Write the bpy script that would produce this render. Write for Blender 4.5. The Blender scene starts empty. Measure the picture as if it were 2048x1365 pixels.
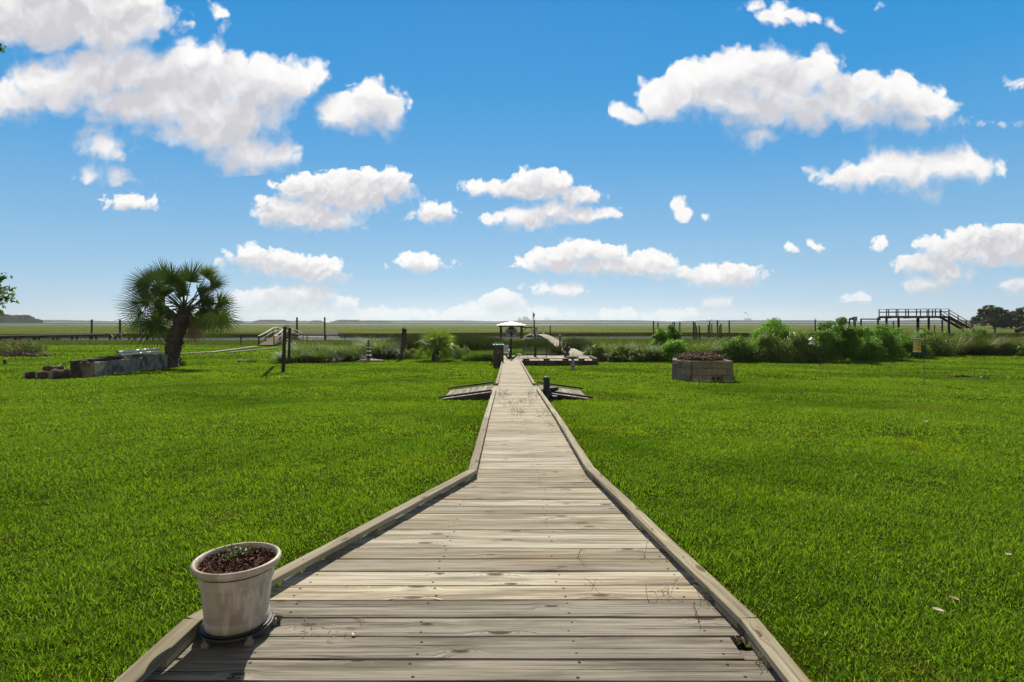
import bpy, bmesh, math, random
import numpy as np
from mathutils import Vector, Matrix

R = math.radians
random.seed(7)
rng = np.random.default_rng(11)
SC = bpy.context.scene
COL = SC.collection

# ------------------------------------------------------------------ camera
F = 1150.0            # focal length in pixels of the 2048-pixel-wide photograph
HZ = 644.0            # row of the horizon
CX = 1024.0
CAMH = 1.5
cam_data = bpy.data.cameras.new("camera")
cam = bpy.data.objects.new("camera", cam_data)
COL.objects.link(cam)
cam.location = (0, 0, CAMH)
cam.rotation_euler = (R(90), 0, 0)
cam_data.sensor_width = 36.0
cam_data.lens = 36.0 * F / 2048.0
cam_data.shift_y = (HZ - 682.5) / 2048.0
cam_data.clip_start = 0.05
cam_data.clip_end = 60000
SC.camera = cam

# ------------------------------------------------------------------ exposure
SC.view_settings.view_transform = 'Standard'
SC.view_settings.look = 'None'
SC.view_settings.exposure = 0.2
SC.view_settings.gamma = 1.0
SC.cycles.use_denoising = True
SC.cycles.max_bounces = 8
SC.cycles.diffuse_bounces = 3
SC.cycles.glossy_bounces = 3
SC.cycles.transmission_bounces = 6
SC.cycles.transparent_max_bounces = 8
SC.cycles.volume_bounces = 0
SC.cycles.sample_clamp_indirect = 4.0

# ------------------------------------------------------------------ sun
SUN_EL, SUN_AZ = 39.0, -2.0        # azimuth measured from straight ahead (+Y), positive to the right
sun_data = bpy.data.lights.new("sun", 'SUN')
sun = bpy.data.objects.new("sun", sun_data)
COL.objects.link(sun)
sun_data.energy = 5.0
sun_data.angle = R(0.5)
sun_data.color = (1.0, 0.90, 0.74)
_s = Vector((math.sin(R(SUN_AZ)) * math.cos(R(SUN_EL)), math.cos(R(SUN_AZ)) * math.cos(R(SUN_EL)), math.sin(R(SUN_EL))))
sun.rotation_euler = _s.to_track_quat('Z', 'Y').to_euler()
sun.location = (0, 0, 60)

# ------------------------------------------------------------------ sky
world = bpy.data.worlds.new("World")
SC.world = world
world.use_nodes = True
wt = world.node_tree
wt.nodes.clear()
WN, WL = wt.nodes, wt.links


class G:
    """small helper for node graphs"""
    def __init__(self, nt):
        self.nt = nt

    def n(self, t, **kw):
        o = self.nt.nodes.new(t)
        for k, v in kw.items():
            setattr(o, k, v)
        return o

    def put(self, sock, v):
        if v is None:
            return
        if isinstance(v, bpy.types.NodeSocket):
            self.nt.links.new(v, sock)
        else:
            sock.default_value = v

    def m(self, op, a, b=None, c=None, clamp=False):
        o = self.n('ShaderNodeMath', operation=op, use_clamp=clamp)
        for i, v in enumerate((a, b, c)):
            self.put(o.inputs[i], v)
        return o.outputs[0]

    def v(self, op, a, b=None, c=None):
        o = self.n('ShaderNodeVectorMath', operation=op)
        for i, v in enumerate((a, b, c)):
            self.put(o.inputs[i], v)
        return o.outputs['Value'] if op in ('LENGTH', 'DOT_PRODUCT', 'DISTANCE') else o.outputs['Vector']

    def sm(self, x, lo, hi, a=0.0, b=1.0, kind='SMOOTHSTEP'):
        o = self.n('ShaderNodeMapRange', interpolation_type=kind)
        self.put(o.inputs[0], x)
        for i, v in enumerate((lo, hi, a, b)):
            self.put(o.inputs[i + 1], v)
        return o.outputs[0]

    def xyz(self, v):
        o = self.n('ShaderNodeSeparateXYZ')
        self.put(o.inputs[0], v)
        return o.outputs

    def vec(self, x=0.0, y=0.0, z=0.0):
        o = self.n('ShaderNodeCombineXYZ')
        for i, v in enumerate((x, y, z)):
            self.put(o.inputs[i], v)
        return o.outputs[0]

    def mix(self, f, a, b, blend='MIX'):
        o = self.n('ShaderNodeMix', data_type='RGBA', blend_type=blend)
        self.put(o.inputs[0], f)
        for i, v in ((6, a), (7, b)):
            self.put(o.inputs[i], (tuple(v) + (1,) if isinstance(v, (tuple, list)) and len(v) == 3 else v))
        return o.outputs[2]

    def noise(self, vec, scale=5.0, detail=4.0, rough=0.55, lac=2.0, dist=0.0, color=False, typ=None, dims='3D'):
        o = self.n('ShaderNodeTexNoise', noise_dimensions=dims)
        if typ:
            o.noise_type = typ
        self.put(o.inputs['Vector'], vec)
        for k, v in (('Scale', scale), ('Detail', detail), ('Roughness', rough), ('Lacunarity', lac), ('Distortion', dist)):
            self.put(o.inputs[k], v)
        return o.outputs['Color' if color else 'Fac']

    def voro(self, vec, scale=5.0, feature='F1', out='Distance', detail=0.0, rnd=1.0, dims='3D', smooth=None):
        o = self.n('ShaderNodeTexVoronoi', feature=feature, voronoi_dimensions=dims)
        self.put(o.inputs['Vector'], vec)
        self.put(o.inputs['Scale'], scale)
        self.put(o.inputs['Randomness'], rnd)
        if detail:
            self.put(o.inputs['Detail'], detail)
        if smooth is not None:
            self.put(o.inputs['Smoothness'], smooth)
        return o.outputs[out]

    def ramp(self, f, stops, interp='LINEAR'):
        o = self.n('ShaderNodeValToRGB')
        cr = o.color_ramp
        cr.interpolation = interp
        while len(cr.elements) < len(stops):
            cr.elements.new(0.5)
        for e, (p, c) in zip(cr.elements, stops):
            e.position = p
            e.color = tuple(c) + (1,) if len(c) == 3 else c
        self.put(o.inputs[0], f)
        return o.outputs[0]


def lin(r, g, b):
    def f(c):
        c /= 255.0
        return c / 12.92 if c <= 0.04045 else ((c + 0.055) / 1.055) ** 2.4
    return (f(r), f(g), f(b))


g = G(wt)
# cloud puffs by direction: azimuth / height of each puff as (x, y, half-width, half-height), read at the photograph's scale
CLOUDS = """60,18,205,72 215,40,120,66 305,52,36,40 130,66,185,34
50,205,110,40 110,175,85,52 190,150,90,58 270,145,95,56 370,150,95,58 450,160,90,52 520,170,80,50 590,172,50,34 628,155,24,24 300,205,260,46 440,225,140,58 420,262,130,44 500,305,92,42 545,300,38,26
185,266,38,13 265,262,55,16 210,292,56,24 240,306,34,20 182,352,28,16 240,350,40,16 262,407,48,11
670,226,54,30 735,204,58,38 788,220,34,38 720,240,86,22 722,222,70,34
438,28,16,15 446,58,5,26
690,384,118,30 612,376,56,22 690,366,50,22 760,372,58,28 600,428,86,28 655,438,66,20 535,402,22,8 700,410,70,14
868,427,44,15 862,418,26,11
958,376,36,11 1080,372,66,25 1040,380,70,16 1150,392,48,15 1056,438,60,20 1110,420,60,18 1150,430,80,15 1195,431,36,11
975,436,12,7
500,515,54,18 545,522,46,18 590,535,58,20 640,546,46,23 690,552,14,5 560,538,90,13
842,527,50,14 832,518,26,9
1060,530,26,10 1110,520,48,22 1160,506,48,20 1205,512,44,18 1190,532,110,16 1260,530,58,20 1310,530,38,20 1345,545,70,12 1420,556,50,16 1476,552,48,20
1115,581,58,11
600,596,64,22 636,588,30,18 555,592,48,17 482,606,46,16 560,626,180,20 684,610,24,14 520,600,40,14 760,632,90,12
1008,606,40,18 965,626,70,14 1055,628,80,13 1235,633,46,10 1350,633,44,11 900,634,60,8
1440,603,28,12 1716,600,24,8
1900,505,48,24 1960,490,60,30 2000,484,64,30 2050,495,60,32 1860,528,58,20 1900,545,46,18 1852,572,44,16 1880,562,30,16 1870,485,32,8 1985,520,70,14
2036,572,24,16
1266,232,34,22 1300,222,40,30 1320,205,52,44 1372,182,56,46 1430,168,72,44 1500,150,66,48 1545,132,52,44 1590,150,48,36 1650,142,40,36 1656,175,60,38 1720,182,56,38 1780,195,60,40 1840,214,54,36 1885,225,40,28 1560,215,280,38 1590,236,290,26 1520,272,56,20 1840,250,66,22 1470,205,120,46 1640,208,150,44 1560,185,130,48 1740,222,110,36
1690,352,42,18 1720,335,46,20 1790,330,56,30 1850,326,50,27 1910,326,52,28 1958,342,38,22 1820,350,150,20 1820,342,110,32 1740,350,60,26 1890,342,60,28 1800,376,44,13 1870,392,24,9
1946,236,20,13 1994,248,30,15 2044,246,20,13 2042,175,26,11
1520,14,24,10 1556,32,42,17 1640,36,24,10 1668,44,34,14 1752,12,18,9
1356,414,15,10 1368,430,22,13 1408,436,12,7 1583,495,12,5 1633,491,14,6 1768,488,10,7 1756,496,10,6""".split()
tc = g.n('ShaderNodeTexCoord')
dx, dy, dz = g.xyz(tc.outputs['Generated'])
ysafe = g.m('MAXIMUM', dy, 0.05)
u = g.m('DIVIDE', dx, ysafe)
v = g.m('DIVIDE', dz, ysafe)
p0 = g.vec(u, v, 0.0)
# clear sky by elevation, with the Sky Texture's own light mixed in
el = g.m('DIVIDE', dz, g.m('SQRT', g.m('ADD', g.m('MULTIPLY', dx, dx), g.m('MULTIPLY', dy, dy))))
sky = g.ramp(g.m('MULTIPLY', el, 1.0, clamp=True), [
    (0.0, lin(196, 217, 231)), (0.03, lin(178, 209, 231)), (0.08, lin(151, 197, 229)), (0.16, lin(122, 181, 226)),
    (0.27, lin(82, 163, 222)), (0.40, lin(40, 149, 217)), (0.55, lin(5, 138, 212)), (0.68, lin(20, 84, 138)), (1.0, lin(40, 51, 64))])
nish = g.n('ShaderNodeTexSky', sky_type='NISHITA')
nish.sun_disc = False
nish.sun_elevation = R(SUN_EL)
nish.sun_rotation = R(SUN_AZ)
nish.air_density = 1.0
nish.dust_density = 0.3
nish.ozone_density = 3.0
STR = 0.10
skyc = g.v('SCALE', sky)
skyc.node.inputs['Scale'].default_value = 0.87 / STR
# unseen sky behind us: an even warm tone added as fill light
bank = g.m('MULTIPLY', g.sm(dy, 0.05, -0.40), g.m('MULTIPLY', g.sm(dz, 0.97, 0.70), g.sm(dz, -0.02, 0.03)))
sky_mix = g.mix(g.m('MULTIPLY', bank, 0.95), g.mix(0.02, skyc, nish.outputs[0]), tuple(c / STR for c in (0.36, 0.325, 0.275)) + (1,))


def background(col):
    b = g.n('ShaderNodeBackground')
    b.inputs['Strength'].default_value = STR
    WL.new(col, b.inputs['Color'])
    return b.outputs[0]


def choose(fac, a, b):
    o = g.n('ShaderNodeMixShader')
    WL.new(fac, o.inputs[0])
    WL.new(a, o.inputs[1])
    WL.new(b, o.inputs[2])
    return o.outputs[0]


PUFFS = []
for item in CLOUDS:
    cx, cy, rx, ry = (float(t) for t in item.split(','))
    cu, cv = (cx - CX) / F, (HZ - cy) / F
    low = cy > (395 - 0.086 * cx if cx < 1239 else 447)
    PUFFS.append((cu, cv, rx / F, ry / F, low))


def sector(px0, px1, low):
    """the clouds of one sector of the sky"""
    S = 0.20 if low else 0.42            # local cloud scale
    u0, u1 = (px0 - CX) / F - 0.10 * S, (px1 - CX) / F + 0.10 * S
    mine = [t for t in PUFFS if t[4] == low and t[0] + 1.3 * t[2] > u0 and t[0] - 1.3 * t[2] < u1]
    q = g.v('SCALE', p0)
    q.node.inputs['Scale'].default_value = 1.0 / S
    w1 = g.v('SUBTRACT', g.noise(q, 4.2, 3.0, 0.6, color=True), (0.5, 0.5, 0.5))
    p = g.v('MULTIPLY_ADD', w1, (0.11 * S, 0.085 * S, 0.0), p0)

    def field(pp):
        last = None
        for cu, cv, ru, rv, _ in mine:
            ru, rv = (ru + 6 / F) * 1.25, (rv + 6 / F) * 1.26
            a = g.v('MULTIPLY_ADD', pp, (1 / ru, 1 / rv, 0.0), (-cu / ru, -cv / rv, 0.0))
            s = min(ru, rv)
            d = g.m('MULTIPLY_ADD', g.v('LENGTH', a), -s, s)
            last = d if last is None else g.m('SMOOTH_MAX', last, d, 0.03 * S)
        return last

    D = field(p)
    D2 = field(g.v('ADD', p, (-0.02 * S, 0.095 * S, 0.0)))
    wq = g.v('MULTIPLY_ADD', w1, (0.25, 0.25, 0.0), q)
    bil = g.voro(wq, 7.0, detail=2.0, dims='2D')
    bil2 = g.voro(g.v('ADD', wq, (-0.015, 0.045, 0.0)), 7.0, detail=2.0, dims='2D')
    fin = g.noise(q, 13.0, 6.0, 0.62, dims='2D')
    wsp = g.noise(q, 4.0, 3.0, 0.6, dims='2D')
    edge = g.m('ADD', g.m('MULTIPLY', g.m('SUBTRACT', 0.47, bil), 0.062 * S), g.m('MULTIPLY', g.m('SUBTRACT', fin, 0.45), 0.062 * S))
    Dn = g.m('ADD', edge, D)
    soft = g.sm(D2, -0.03 * S, 0.09 * S, 0.026 * S, 0.095 * S)     # undersides fray, tops are crisp
    alpha = g.sm(Dn, -0.006 * S, soft)
    above = g.sm(D2, -0.06 * S, 0.11 * S)
    sh = g.m('MULTIPLY', above, g.sm(wsp, 0.25, 0.70, 0.76, 1.0))
    sh = g.m('ADD', sh, g.m('MULTIPLY', g.m('SUBTRACT', bil, bil2), -0.5))
    sh = g.m('ADD', sh, g.m('MULTIPLY', g.m('SUBTRACT', fin, 0.5), -0.2))
    ccol = g.ramp(sh, [(0.0, (1.0, 0.995, 0.985)), (0.3, lin(249, 247, 247)), (0.65, lin(229, 228, 231)), (1.0, lin(207, 206, 212))])
    cl = g.v('SCALE', ccol)
    cl.node.inputs['Scale'].default_value = 0.86 / STR
    if low:                                # low clouds pale into the air near the horizon
        alpha = g.m('MULTIPLY', alpha, g.sm(el, -0.002, 0.085, 0.55, 1.0))
    return background(g.mix(alpha, sky_mix, cl))


def below(x, limit):
    return g.m('LESS_THAN', x, limit)


uL, uR, uR2 = (845 - CX) / F, (1216 - CX) / F, (1246 - CX) / F
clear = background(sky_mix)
top = choose(below(u, uL), choose(below(u, uR), sector(1216, 2200, False), clear), sector(-200, 845, False))
lows = [(-200, 620), (620, 845), (845, 1170), (1170, 1640), (1640, 2200)]
sh_low = sector(*lows[-1], True)
for a_, b_ in reversed(lows[:-1]):
    sh_low = choose(below(u, (b_ - CX) / F), sh_low, sector(a_, b_, True))
# line of open sky between the high clouds and the low ones
line_l = g.m('MULTIPLY_ADD', u, 0.086, (HZ - 395 + 0.086 * CX) / F)
rgt = g.m('GREATER_THAN', u, uR2)
line_v = g.m('ADD', g.m('MULTIPLY', line_l, g.m('SUBTRACT', 1.0, rgt)), g.m('MULTIPLY', rgt, (HZ - 447) / F))
front = choose(g.m('LESS_THAN', v, line_v), top, sh_low)
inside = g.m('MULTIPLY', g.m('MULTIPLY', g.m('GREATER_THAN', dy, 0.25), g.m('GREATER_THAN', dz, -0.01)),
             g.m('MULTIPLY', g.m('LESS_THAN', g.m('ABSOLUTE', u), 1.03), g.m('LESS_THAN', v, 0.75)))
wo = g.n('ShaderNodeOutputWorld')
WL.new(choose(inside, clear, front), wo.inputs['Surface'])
world.cycles.sampling_method = 'MANUAL'
world.cycles.sample_map_resolution = 256

# ------------------------------------------------------------------ lie of the land
_DK = ([-8, 0, 3, 5.84, 9.57, 13, 16, 19.2, 25, 32, 40.6, 47, 200], [1.42, 1.5, 1.54, 1.583, 1.67, 1.80, 1.93, 2.085, 2.27, 2.48, 2.715, 2.75, 2.75])
_LW = ([-40, 0, 5, 10, 16, 25, 40, 46, 52, 60, 70, 90, 112, 122, 400], [1.2, 1.60, 1.68, 1.85, 2.18, 2.55, 3.06, 3.16, 3.22, 3.28, 3.34, 3.48, 3.75, 4.4, 4.6])
WATER_Z = CAMH - 4.0


def deck_z(d):
    return CAMH - float(np.interp(d, *_DK))


def lawn_z(d):
    return CAMH - np.interp(d, *_LW)


def W(px, py, d):
    return Vector(((px - CX) / F * d, d, CAMH - (py - HZ) / F * d))


def lawn_d(py):
    lo, hi = 1.5, 118.0
    for _ in range(50):
        m = 0.5 * (lo + hi)
        if (CAMH - float(lawn_z(m))) * F / m > py - HZ:
            lo = m
        else:
            hi = m
    return lo


def G_(px, py):
    d = lawn_d(py)
    return Vector(((px - CX) / F * d, d, float(lawn_z(d))))


def on_lawn(px, d):
    return Vector(((px - CX) / F * d, d, float(lawn_z(d))))


# ------------------------------------------------------------------ objects
ORG = {}


def thing(name, label, cat, loc=(0, 0, 0), group=None):
    o = bpy.data.objects.new(name, None)
    o.empty_display_size = 0.2
    COL.objects.link(o)
    o.location = loc
    ORG[o.name] = Vector(loc)
    o['label'] = label
    o['category'] = cat
    if group:
        o['group'] = group
    return o


def tag(o, label=None, cat=None, group=None, kind=None):
    for k, v_ in (('label', label), ('category', cat), ('group', group), ('kind', kind)):
        if v_:
            o[k] = v_
    return o


def link_mesh(name, me, mats, parent=None):
    o = bpy.data.objects.new(name, me)
    COL.objects.link(o)
    for m_ in (mats if isinstance(mats, (list, tuple)) else [mats]):
        me.materials.append(m_)
    if parent is not None:
        org = ORG[parent.name]
        me.transform(Matrix.Translation(-org))
        o.parent = parent
        ORG[o.name] = org
    else:
        ORG[o.name] = Vector((0, 0, 0))
    return o


def copy_thing(root, loc, rz=0.0, scale=1.0, label=None, group=None):
    r = root.copy()
    COL.objects.link(r)
    r.location = loc
    r.rotation_euler = (0, 0, rz)
    r.scale = (scale,) * 3
    if label:
        r['label'] = label
    if group:
        r['group'] = group
    for ch in list(root.children):
        c = ch.copy()
        COL.objects.link(c)
        c.parent = r
        for gch in list(ch.children):
            d = gch.copy()
            COL.objects.link(d)
            d.parent = c
    return r


def perp(t):
    t = t.normalized()
    a = Vector((0, 0, 1)) if abs(t.z) < 0.95 else Vector((1, 0, 0))
    s = t.cross(a).normalized()
    return s, s.cross(t).normalized()


class MB:
    """collects solids and builds them as ONE mesh object; 'gco' holds each piece's own along/across coordinates"""
    def __init__(self):
        self.v, self.f, self.gc, self.rn, self.sm, self.mi = [], [], [], [], [], []
        self.smooth = False
        self.mat = 0

    def add(self, verts, faces, gco=None, rnd=None, smooth=None):
        b = len(self.v)
        rnd = random.random() if rnd is None else rnd
        self.v += [tuple(q_) for q_ in verts]
        self.gc += [tuple(q_) for q_ in (gco if gco is not None else verts)]
        self.rn += [rnd] * len(verts)
        self.f += [tuple(b + i for i in fc) for fc in faces]
        self.sm += [self.smooth if smooth is None else smooth] * len(faces)
        self.mi += [self.mat] * len(faces)

    def board(self, p0, p1, w, t, up=(0, 0, 1), ch=0.004, seg=1, warp=0.0, rnd=None):
        p0, p1 = Vector(p0), Vector(p1)
        ax = (p1 - p0)
        L = ax.length
        ax.normalize()
        side = ax.cross(Vector(up)).normalized()
        upv = side.cross(ax).normalized()
        hw, ht = w / 2, t / 2
        ch = min(ch, hw * 0.4, ht * 0.4)
        prof = [(-hw + ch, -ht), (hw - ch, -ht), (hw, -ht + ch), (hw, ht - ch), (hw - ch, ht), (-hw + ch, ht), (-hw, ht - ch), (-hw, -ht + ch)]
        vs, gc, fs = [], [], []
        rs = random.random() if rnd is None else rnd
        for i in range(seg + 1):
            k = i / seg
            wob = warp * random.uniform(-1, 1)
            wob2 = warp * random.uniform(-1, 1)
            for a, b in prof:
                vs.append(p0 + ax * (L * k) + side * (a + wob2 * 0.4) + upv * (b + wob))
                gc.append((L * k + rs * 37.0, a + rs * 11.0, b))
        for i in range(seg):
            for j in range(8):
                a, b = i * 8 + j, i * 8 + (j + 1) % 8
                fs.append((a, b, b + 8, a + 8))
        fs.append(tuple(reversed(range(8))))
        fs.append(tuple(range(seg * 8, seg * 8 + 8)))
        self.add(vs, fs, gc, rs)

    def box(self, c, sx, sy, sz, rz=0.0, ch=0.006, rnd=None):
        c = Vector(c)
        a = Vector((math.cos(rz), math.sin(rz), 0)) * (sx / 2)
        self.board(c - a, c + a, sy, sz, ch=ch, rnd=rnd)

    def tube(self, pts, rad, n=8, cap=True, rnd=None, flat=1.0, smooth=True, wob=0.0):
        pts = [Vector(q_) for q_ in pts]
        rad = [rad] * len(pts) if isinstance(rad, (int, float)) else rad
        vs, gc, fs = [], [], []
        L = 0.0
        s_prev = None
        for i, q_ in enumerate(pts):
            t = (pts[min(i + 1, len(pts) - 1)] - pts[max(i - 1, 0)])
            if t.length < 1e-9:
                t = Vector((0, 0, 1))
            s, u_ = perp(t)
            if s_prev is not None:
                s2 = s_prev - t.normalized() * s_prev.dot(t.normalized())
                if s2.length > 1e-5:
                    s = s2.normalized()
                    u_ = s.cross(t.normalized()).normalized()
            s_prev = s
            if i:
                L += (q_ - pts[i - 1]).length
            for j in range(n):
                a = 2 * math.pi * j / n
                r_ = rad[i] * (1 + wob * random.uniform(-1, 1))
                vs.append(q_ + s * (math.cos(a) * r_) + u_ * (math.sin(a) * r_ * flat))
                gc.append((L, a * max(rad), 0))
        for i in range(len(pts) - 1):
            for j in range(n):
                a, b = i * n + j, i * n + (j + 1) % n
                fs.append((a, b, b + n, a + n))
        self.add(vs, fs, gc, rnd, smooth)
        if cap:
            k = len(self.v) - len(vs)
            for base, rev in ((0, True), ((len(pts) - 1) * n, False)):
                ring = list(range(base, base + n))
                if not rev:
                    ring.reverse()
                self.f.append(tuple(k + i for i in ring))
                self.sm.append(False)
                self.mi.append(self.mat)

    def lathe(self, c, prof, n=24, smooth=True, rnd=None, sq=None, wob=0.0):
        """prof: list of (radius, height)"""
        c = Vector(c)
        vs, fs, gc = [], [], []
        m_ = len(prof)
        for i, (r_, z) in enumerate(prof):
            for j in range(n):
                a = 2 * math.pi * j / n
                rr = r_ * (1 + wob * random.uniform(-1, 1))
                vs.append(c + Vector((math.cos(a) * rr, math.sin(a) * rr, z)))
                gc.append((z, a * 0.3, r_))
        for i in range(m_ - 1):
            for j in range(n):
                a, b = i * n + j, i * n + (j + 1) % n
                fs.append((a, b, b + n, a + n))
        self.add(vs, fs, gc, rnd, smooth)

    def blob(self, c, r_, sx=1, sy=1, sz=1, sub=2, wob=0.15, rnd=None, smooth=True, flat=None):
        bm = bmesh.new()
        bmesh.ops.create_icosphere(bm, subdivisions=sub, radius=1.0)
        bm.verts.ensure_lookup_table()
        ph = [random.uniform(0, 6.28) for _ in range(6)]
        vs = []
        for q_ in bm.verts:
            k = 1 + wob * (math.sin(3.1 * q_.co.x + ph[0]) * math.sin(2.7 * q_.co.y + ph[1]) + 0.6 * math.sin(5.3 * q_.co.z + ph[2] + 3 * q_.co.x) + 0.4 * math.sin(8.1 * q_.co.y + ph[3] + 4.0 * q_.co.z))
            z = q_.co.z
            if flat is not None:
                z = max(min(z, flat), -flat)
            vs.append(Vector(c) + Vector((q_.co.x * r_ * sx * k, q_.co.y * r_ * sy * k, z * r_ * sz * k)))
        fs = [tuple(q_.index for q_ in f_.verts) for f_ in bm.faces]
        bm.free()
        self.add(vs, fs, None, rnd, smooth)

    def build(self, name, mats, parent=None):
        me = bpy.data.meshes.new(name)
        me.from_pydata(self.v, [], self.f)
        at = me.attributes.new('gco', 'FLOAT_VECTOR', 'POINT')
        at.data.foreach_set('vector', np.array(self.gc, dtype=np.float32).ravel())
        at = me.attributes.new('rnd', 'FLOAT', 'POINT')
        at.data.foreach_set('value', np.array(self.rn, dtype=np.float32))
        me.polygons.foreach_set('use_smooth', np.array(self.sm, dtype=bool))
        me.polygons.foreach_set('material_index', np.array(self.mi, dtype=np.int32))
        me.update()
        return link_mesh(name, me, mats, parent)


def np_mesh(name, verts, quads=None, tris=None, rnd=None, mats=None, parent=None, smooth=False):
    """verts (n,3) float; quads (m,4), tris (k,3) int arrays; rnd per vertex"""
    me = bpy.data.meshes.new(name)
    me.vertices.add(len(verts))
    me.vertices.foreach_set('co', np.ascontiguousarray(verts, dtype=np.float32).ravel())
    nq = 0 if quads is None else len(quads)
    nt_ = 0 if tris is None else len(tris)
    loops = np.concatenate(([quads.ravel()] if nq else []) + ([tris.ravel()] if nt_ else []))
    starts = np.concatenate(([np.arange(nq) * 4] if nq else []) + ([nq * 4 + np.arange(nt_) * 3] if nt_ else []))
    me.loops.add(len(loops))
    me.loops.foreach_set('vertex_index', loops.astype(np.int32))
    me.polygons.add(nq + nt_)
    me.polygons.foreach_set('loop_start', starts.astype(np.int32))
    if smooth:
        me.polygons.foreach_set('use_smooth', np.ones(nq + nt_, dtype=bool))
    if rnd is not None:
        at = me.attributes.new('rnd', 'FLOAT', 'POINT')
        at.data.foreach_set('value', np.ascontiguousarray(rnd, dtype=np.float32))
    me.update(calc_edges=True)
    return link_mesh(name, me, mats, parent)


def blades_arrays(base, h, w, az, lean, bend, face=None, seg=2):
    """curved tapering blades. base (n,3); h,w,az,lean,bend (n,). seg quads + tip. returns verts, quads, tris"""
    n = len(base)
    dirv = np.stack([np.cos(az), np.sin(az), np.zeros(n)], 1)
    fa = az + np.pi / 2 if face is None else face
    side = np.stack([np.cos(fa), np.sin(fa), np.zeros(n)], 1)
    rows = seg + 1
    V = np.zeros((n, rows * 2 - 1 + 0, 3), dtype=np.float32)
    k = 0
    for i in range(rows):
        t = i / seg
        ang = lean + bend * t
        # integrate the curve roughly
        ts = np.linspace(0, t, 5)
        hx = np.zeros(n)
        hz = np.zeros(n)
        for a, b in zip(ts[:-1], ts[1:]):
            am = lean + bend * (a + b) / 2
            hx += np.sin(am) * (b - a)
            hz += np.cos(am) * (b - a)
        c = base + dirv * (hx * h)[:, None]
        c[:, 2] += hz * h
        if i < rows - 1:
            ww = (w * (0.8 if i == 0 else 1.0 - 0.45 * t) / 2)[:, None]
            V[:, k] = c - side * ww
            V[:, k + 1] = c + side * ww
            k += 2
        else:
            V[:, k] = c
    npv = rows * 2 - 1
    off = (np.arange(n) * npv)[:, None]
    q_ = []
    for i in range(seg - 1):
        q_.append(off + np.array([[2 * i, 2 * i + 1, 2 * i + 3, 2 * i + 2]]))
    quads = np.concatenate(q_) if q_ else None
    tris = off + np.array([[2 * seg - 2, 2 * seg - 1, 2 * seg]])
    return V.reshape(-1, 3), quads, tris, npv


def leaves_arrays(c, nrm, size, asp, az=None):
    """rhombus leaves: centre (n,3), normal (n,3), length (n,), aspect (n,)"""
    n = len(c)
    nrm = nrm / (np.linalg.norm(nrm, axis=1, keepdims=True) + 1e-9)
    a = rng.normal(size=(n, 3)) if az is None else az
    t = a - nrm * np.sum(a * nrm, 1, keepdims=True)
    t /= (np.linalg.norm(t, axis=1, keepdims=True) + 1e-9)
    b = np.cross(nrm, t)
    L = size[:, None] / 2
    Wd = L * asp[:, None]
    fold = nrm * (L * 0.25)
    V = np.stack([c - t * L, c + b * Wd - t * L * 0.1 + fold, c + t * L - fold * 0.6, c - b * Wd - t * L * 0.1 + fold], 1)
    quads = (np.arange(n) * 4)[:, None] + np.array([[0, 1, 2, 3]])
    return V.reshape(-1, 3), quads

# ------------------------------------------------------------------ materials
M = {}


def new_mat(name):
    m_ = bpy.data.materials.new(name)
    m_.use_nodes = True
    nt = m_.node_tree
    nt.nodes.clear()
    gg = G(nt)
    out = gg.n('ShaderNodeOutputMaterial')
    return m_, gg, out


def attr(gg, name, out='Vector'):
    a = gg.n('ShaderNodeAttribute', attribute_name=name)
    return a.outputs[out]


def princ(gg, out, col, rough=0.7, spec=0.3, metal=0.0, bump=None, bstr=0.3, bdist=0.01, **kw):
    p_ = gg.n('ShaderNodeBsdfPrincipled')
    gg.put(p_.inputs['Base Color'], col if not (isinstance(col, tuple) and len(col) == 3) else col + (1,))
    gg.put(p_.inputs['Roughness'], rough)
    gg.put(p_.inputs['Specular IOR Level'], spec)
    gg.put(p_.inputs['Metallic'], metal)
    for k, v_ in kw.items():
        gg.put(p_.inputs[k.replace('_', ' ')], v_)
    if bump is not None:
        b = gg.n('ShaderNodeBump')
        b.inputs['Strength'].default_value = bstr
        b.inputs['Distance'].default_value = bdist
        gg.put(b.inputs['Height'], bump)
        gg.nt.links.new(b.outputs[0], p_.inputs['Normal'])
    gg.nt.links.new(p_.outputs[0], out.inputs['Surface'])
    return p_


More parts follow.
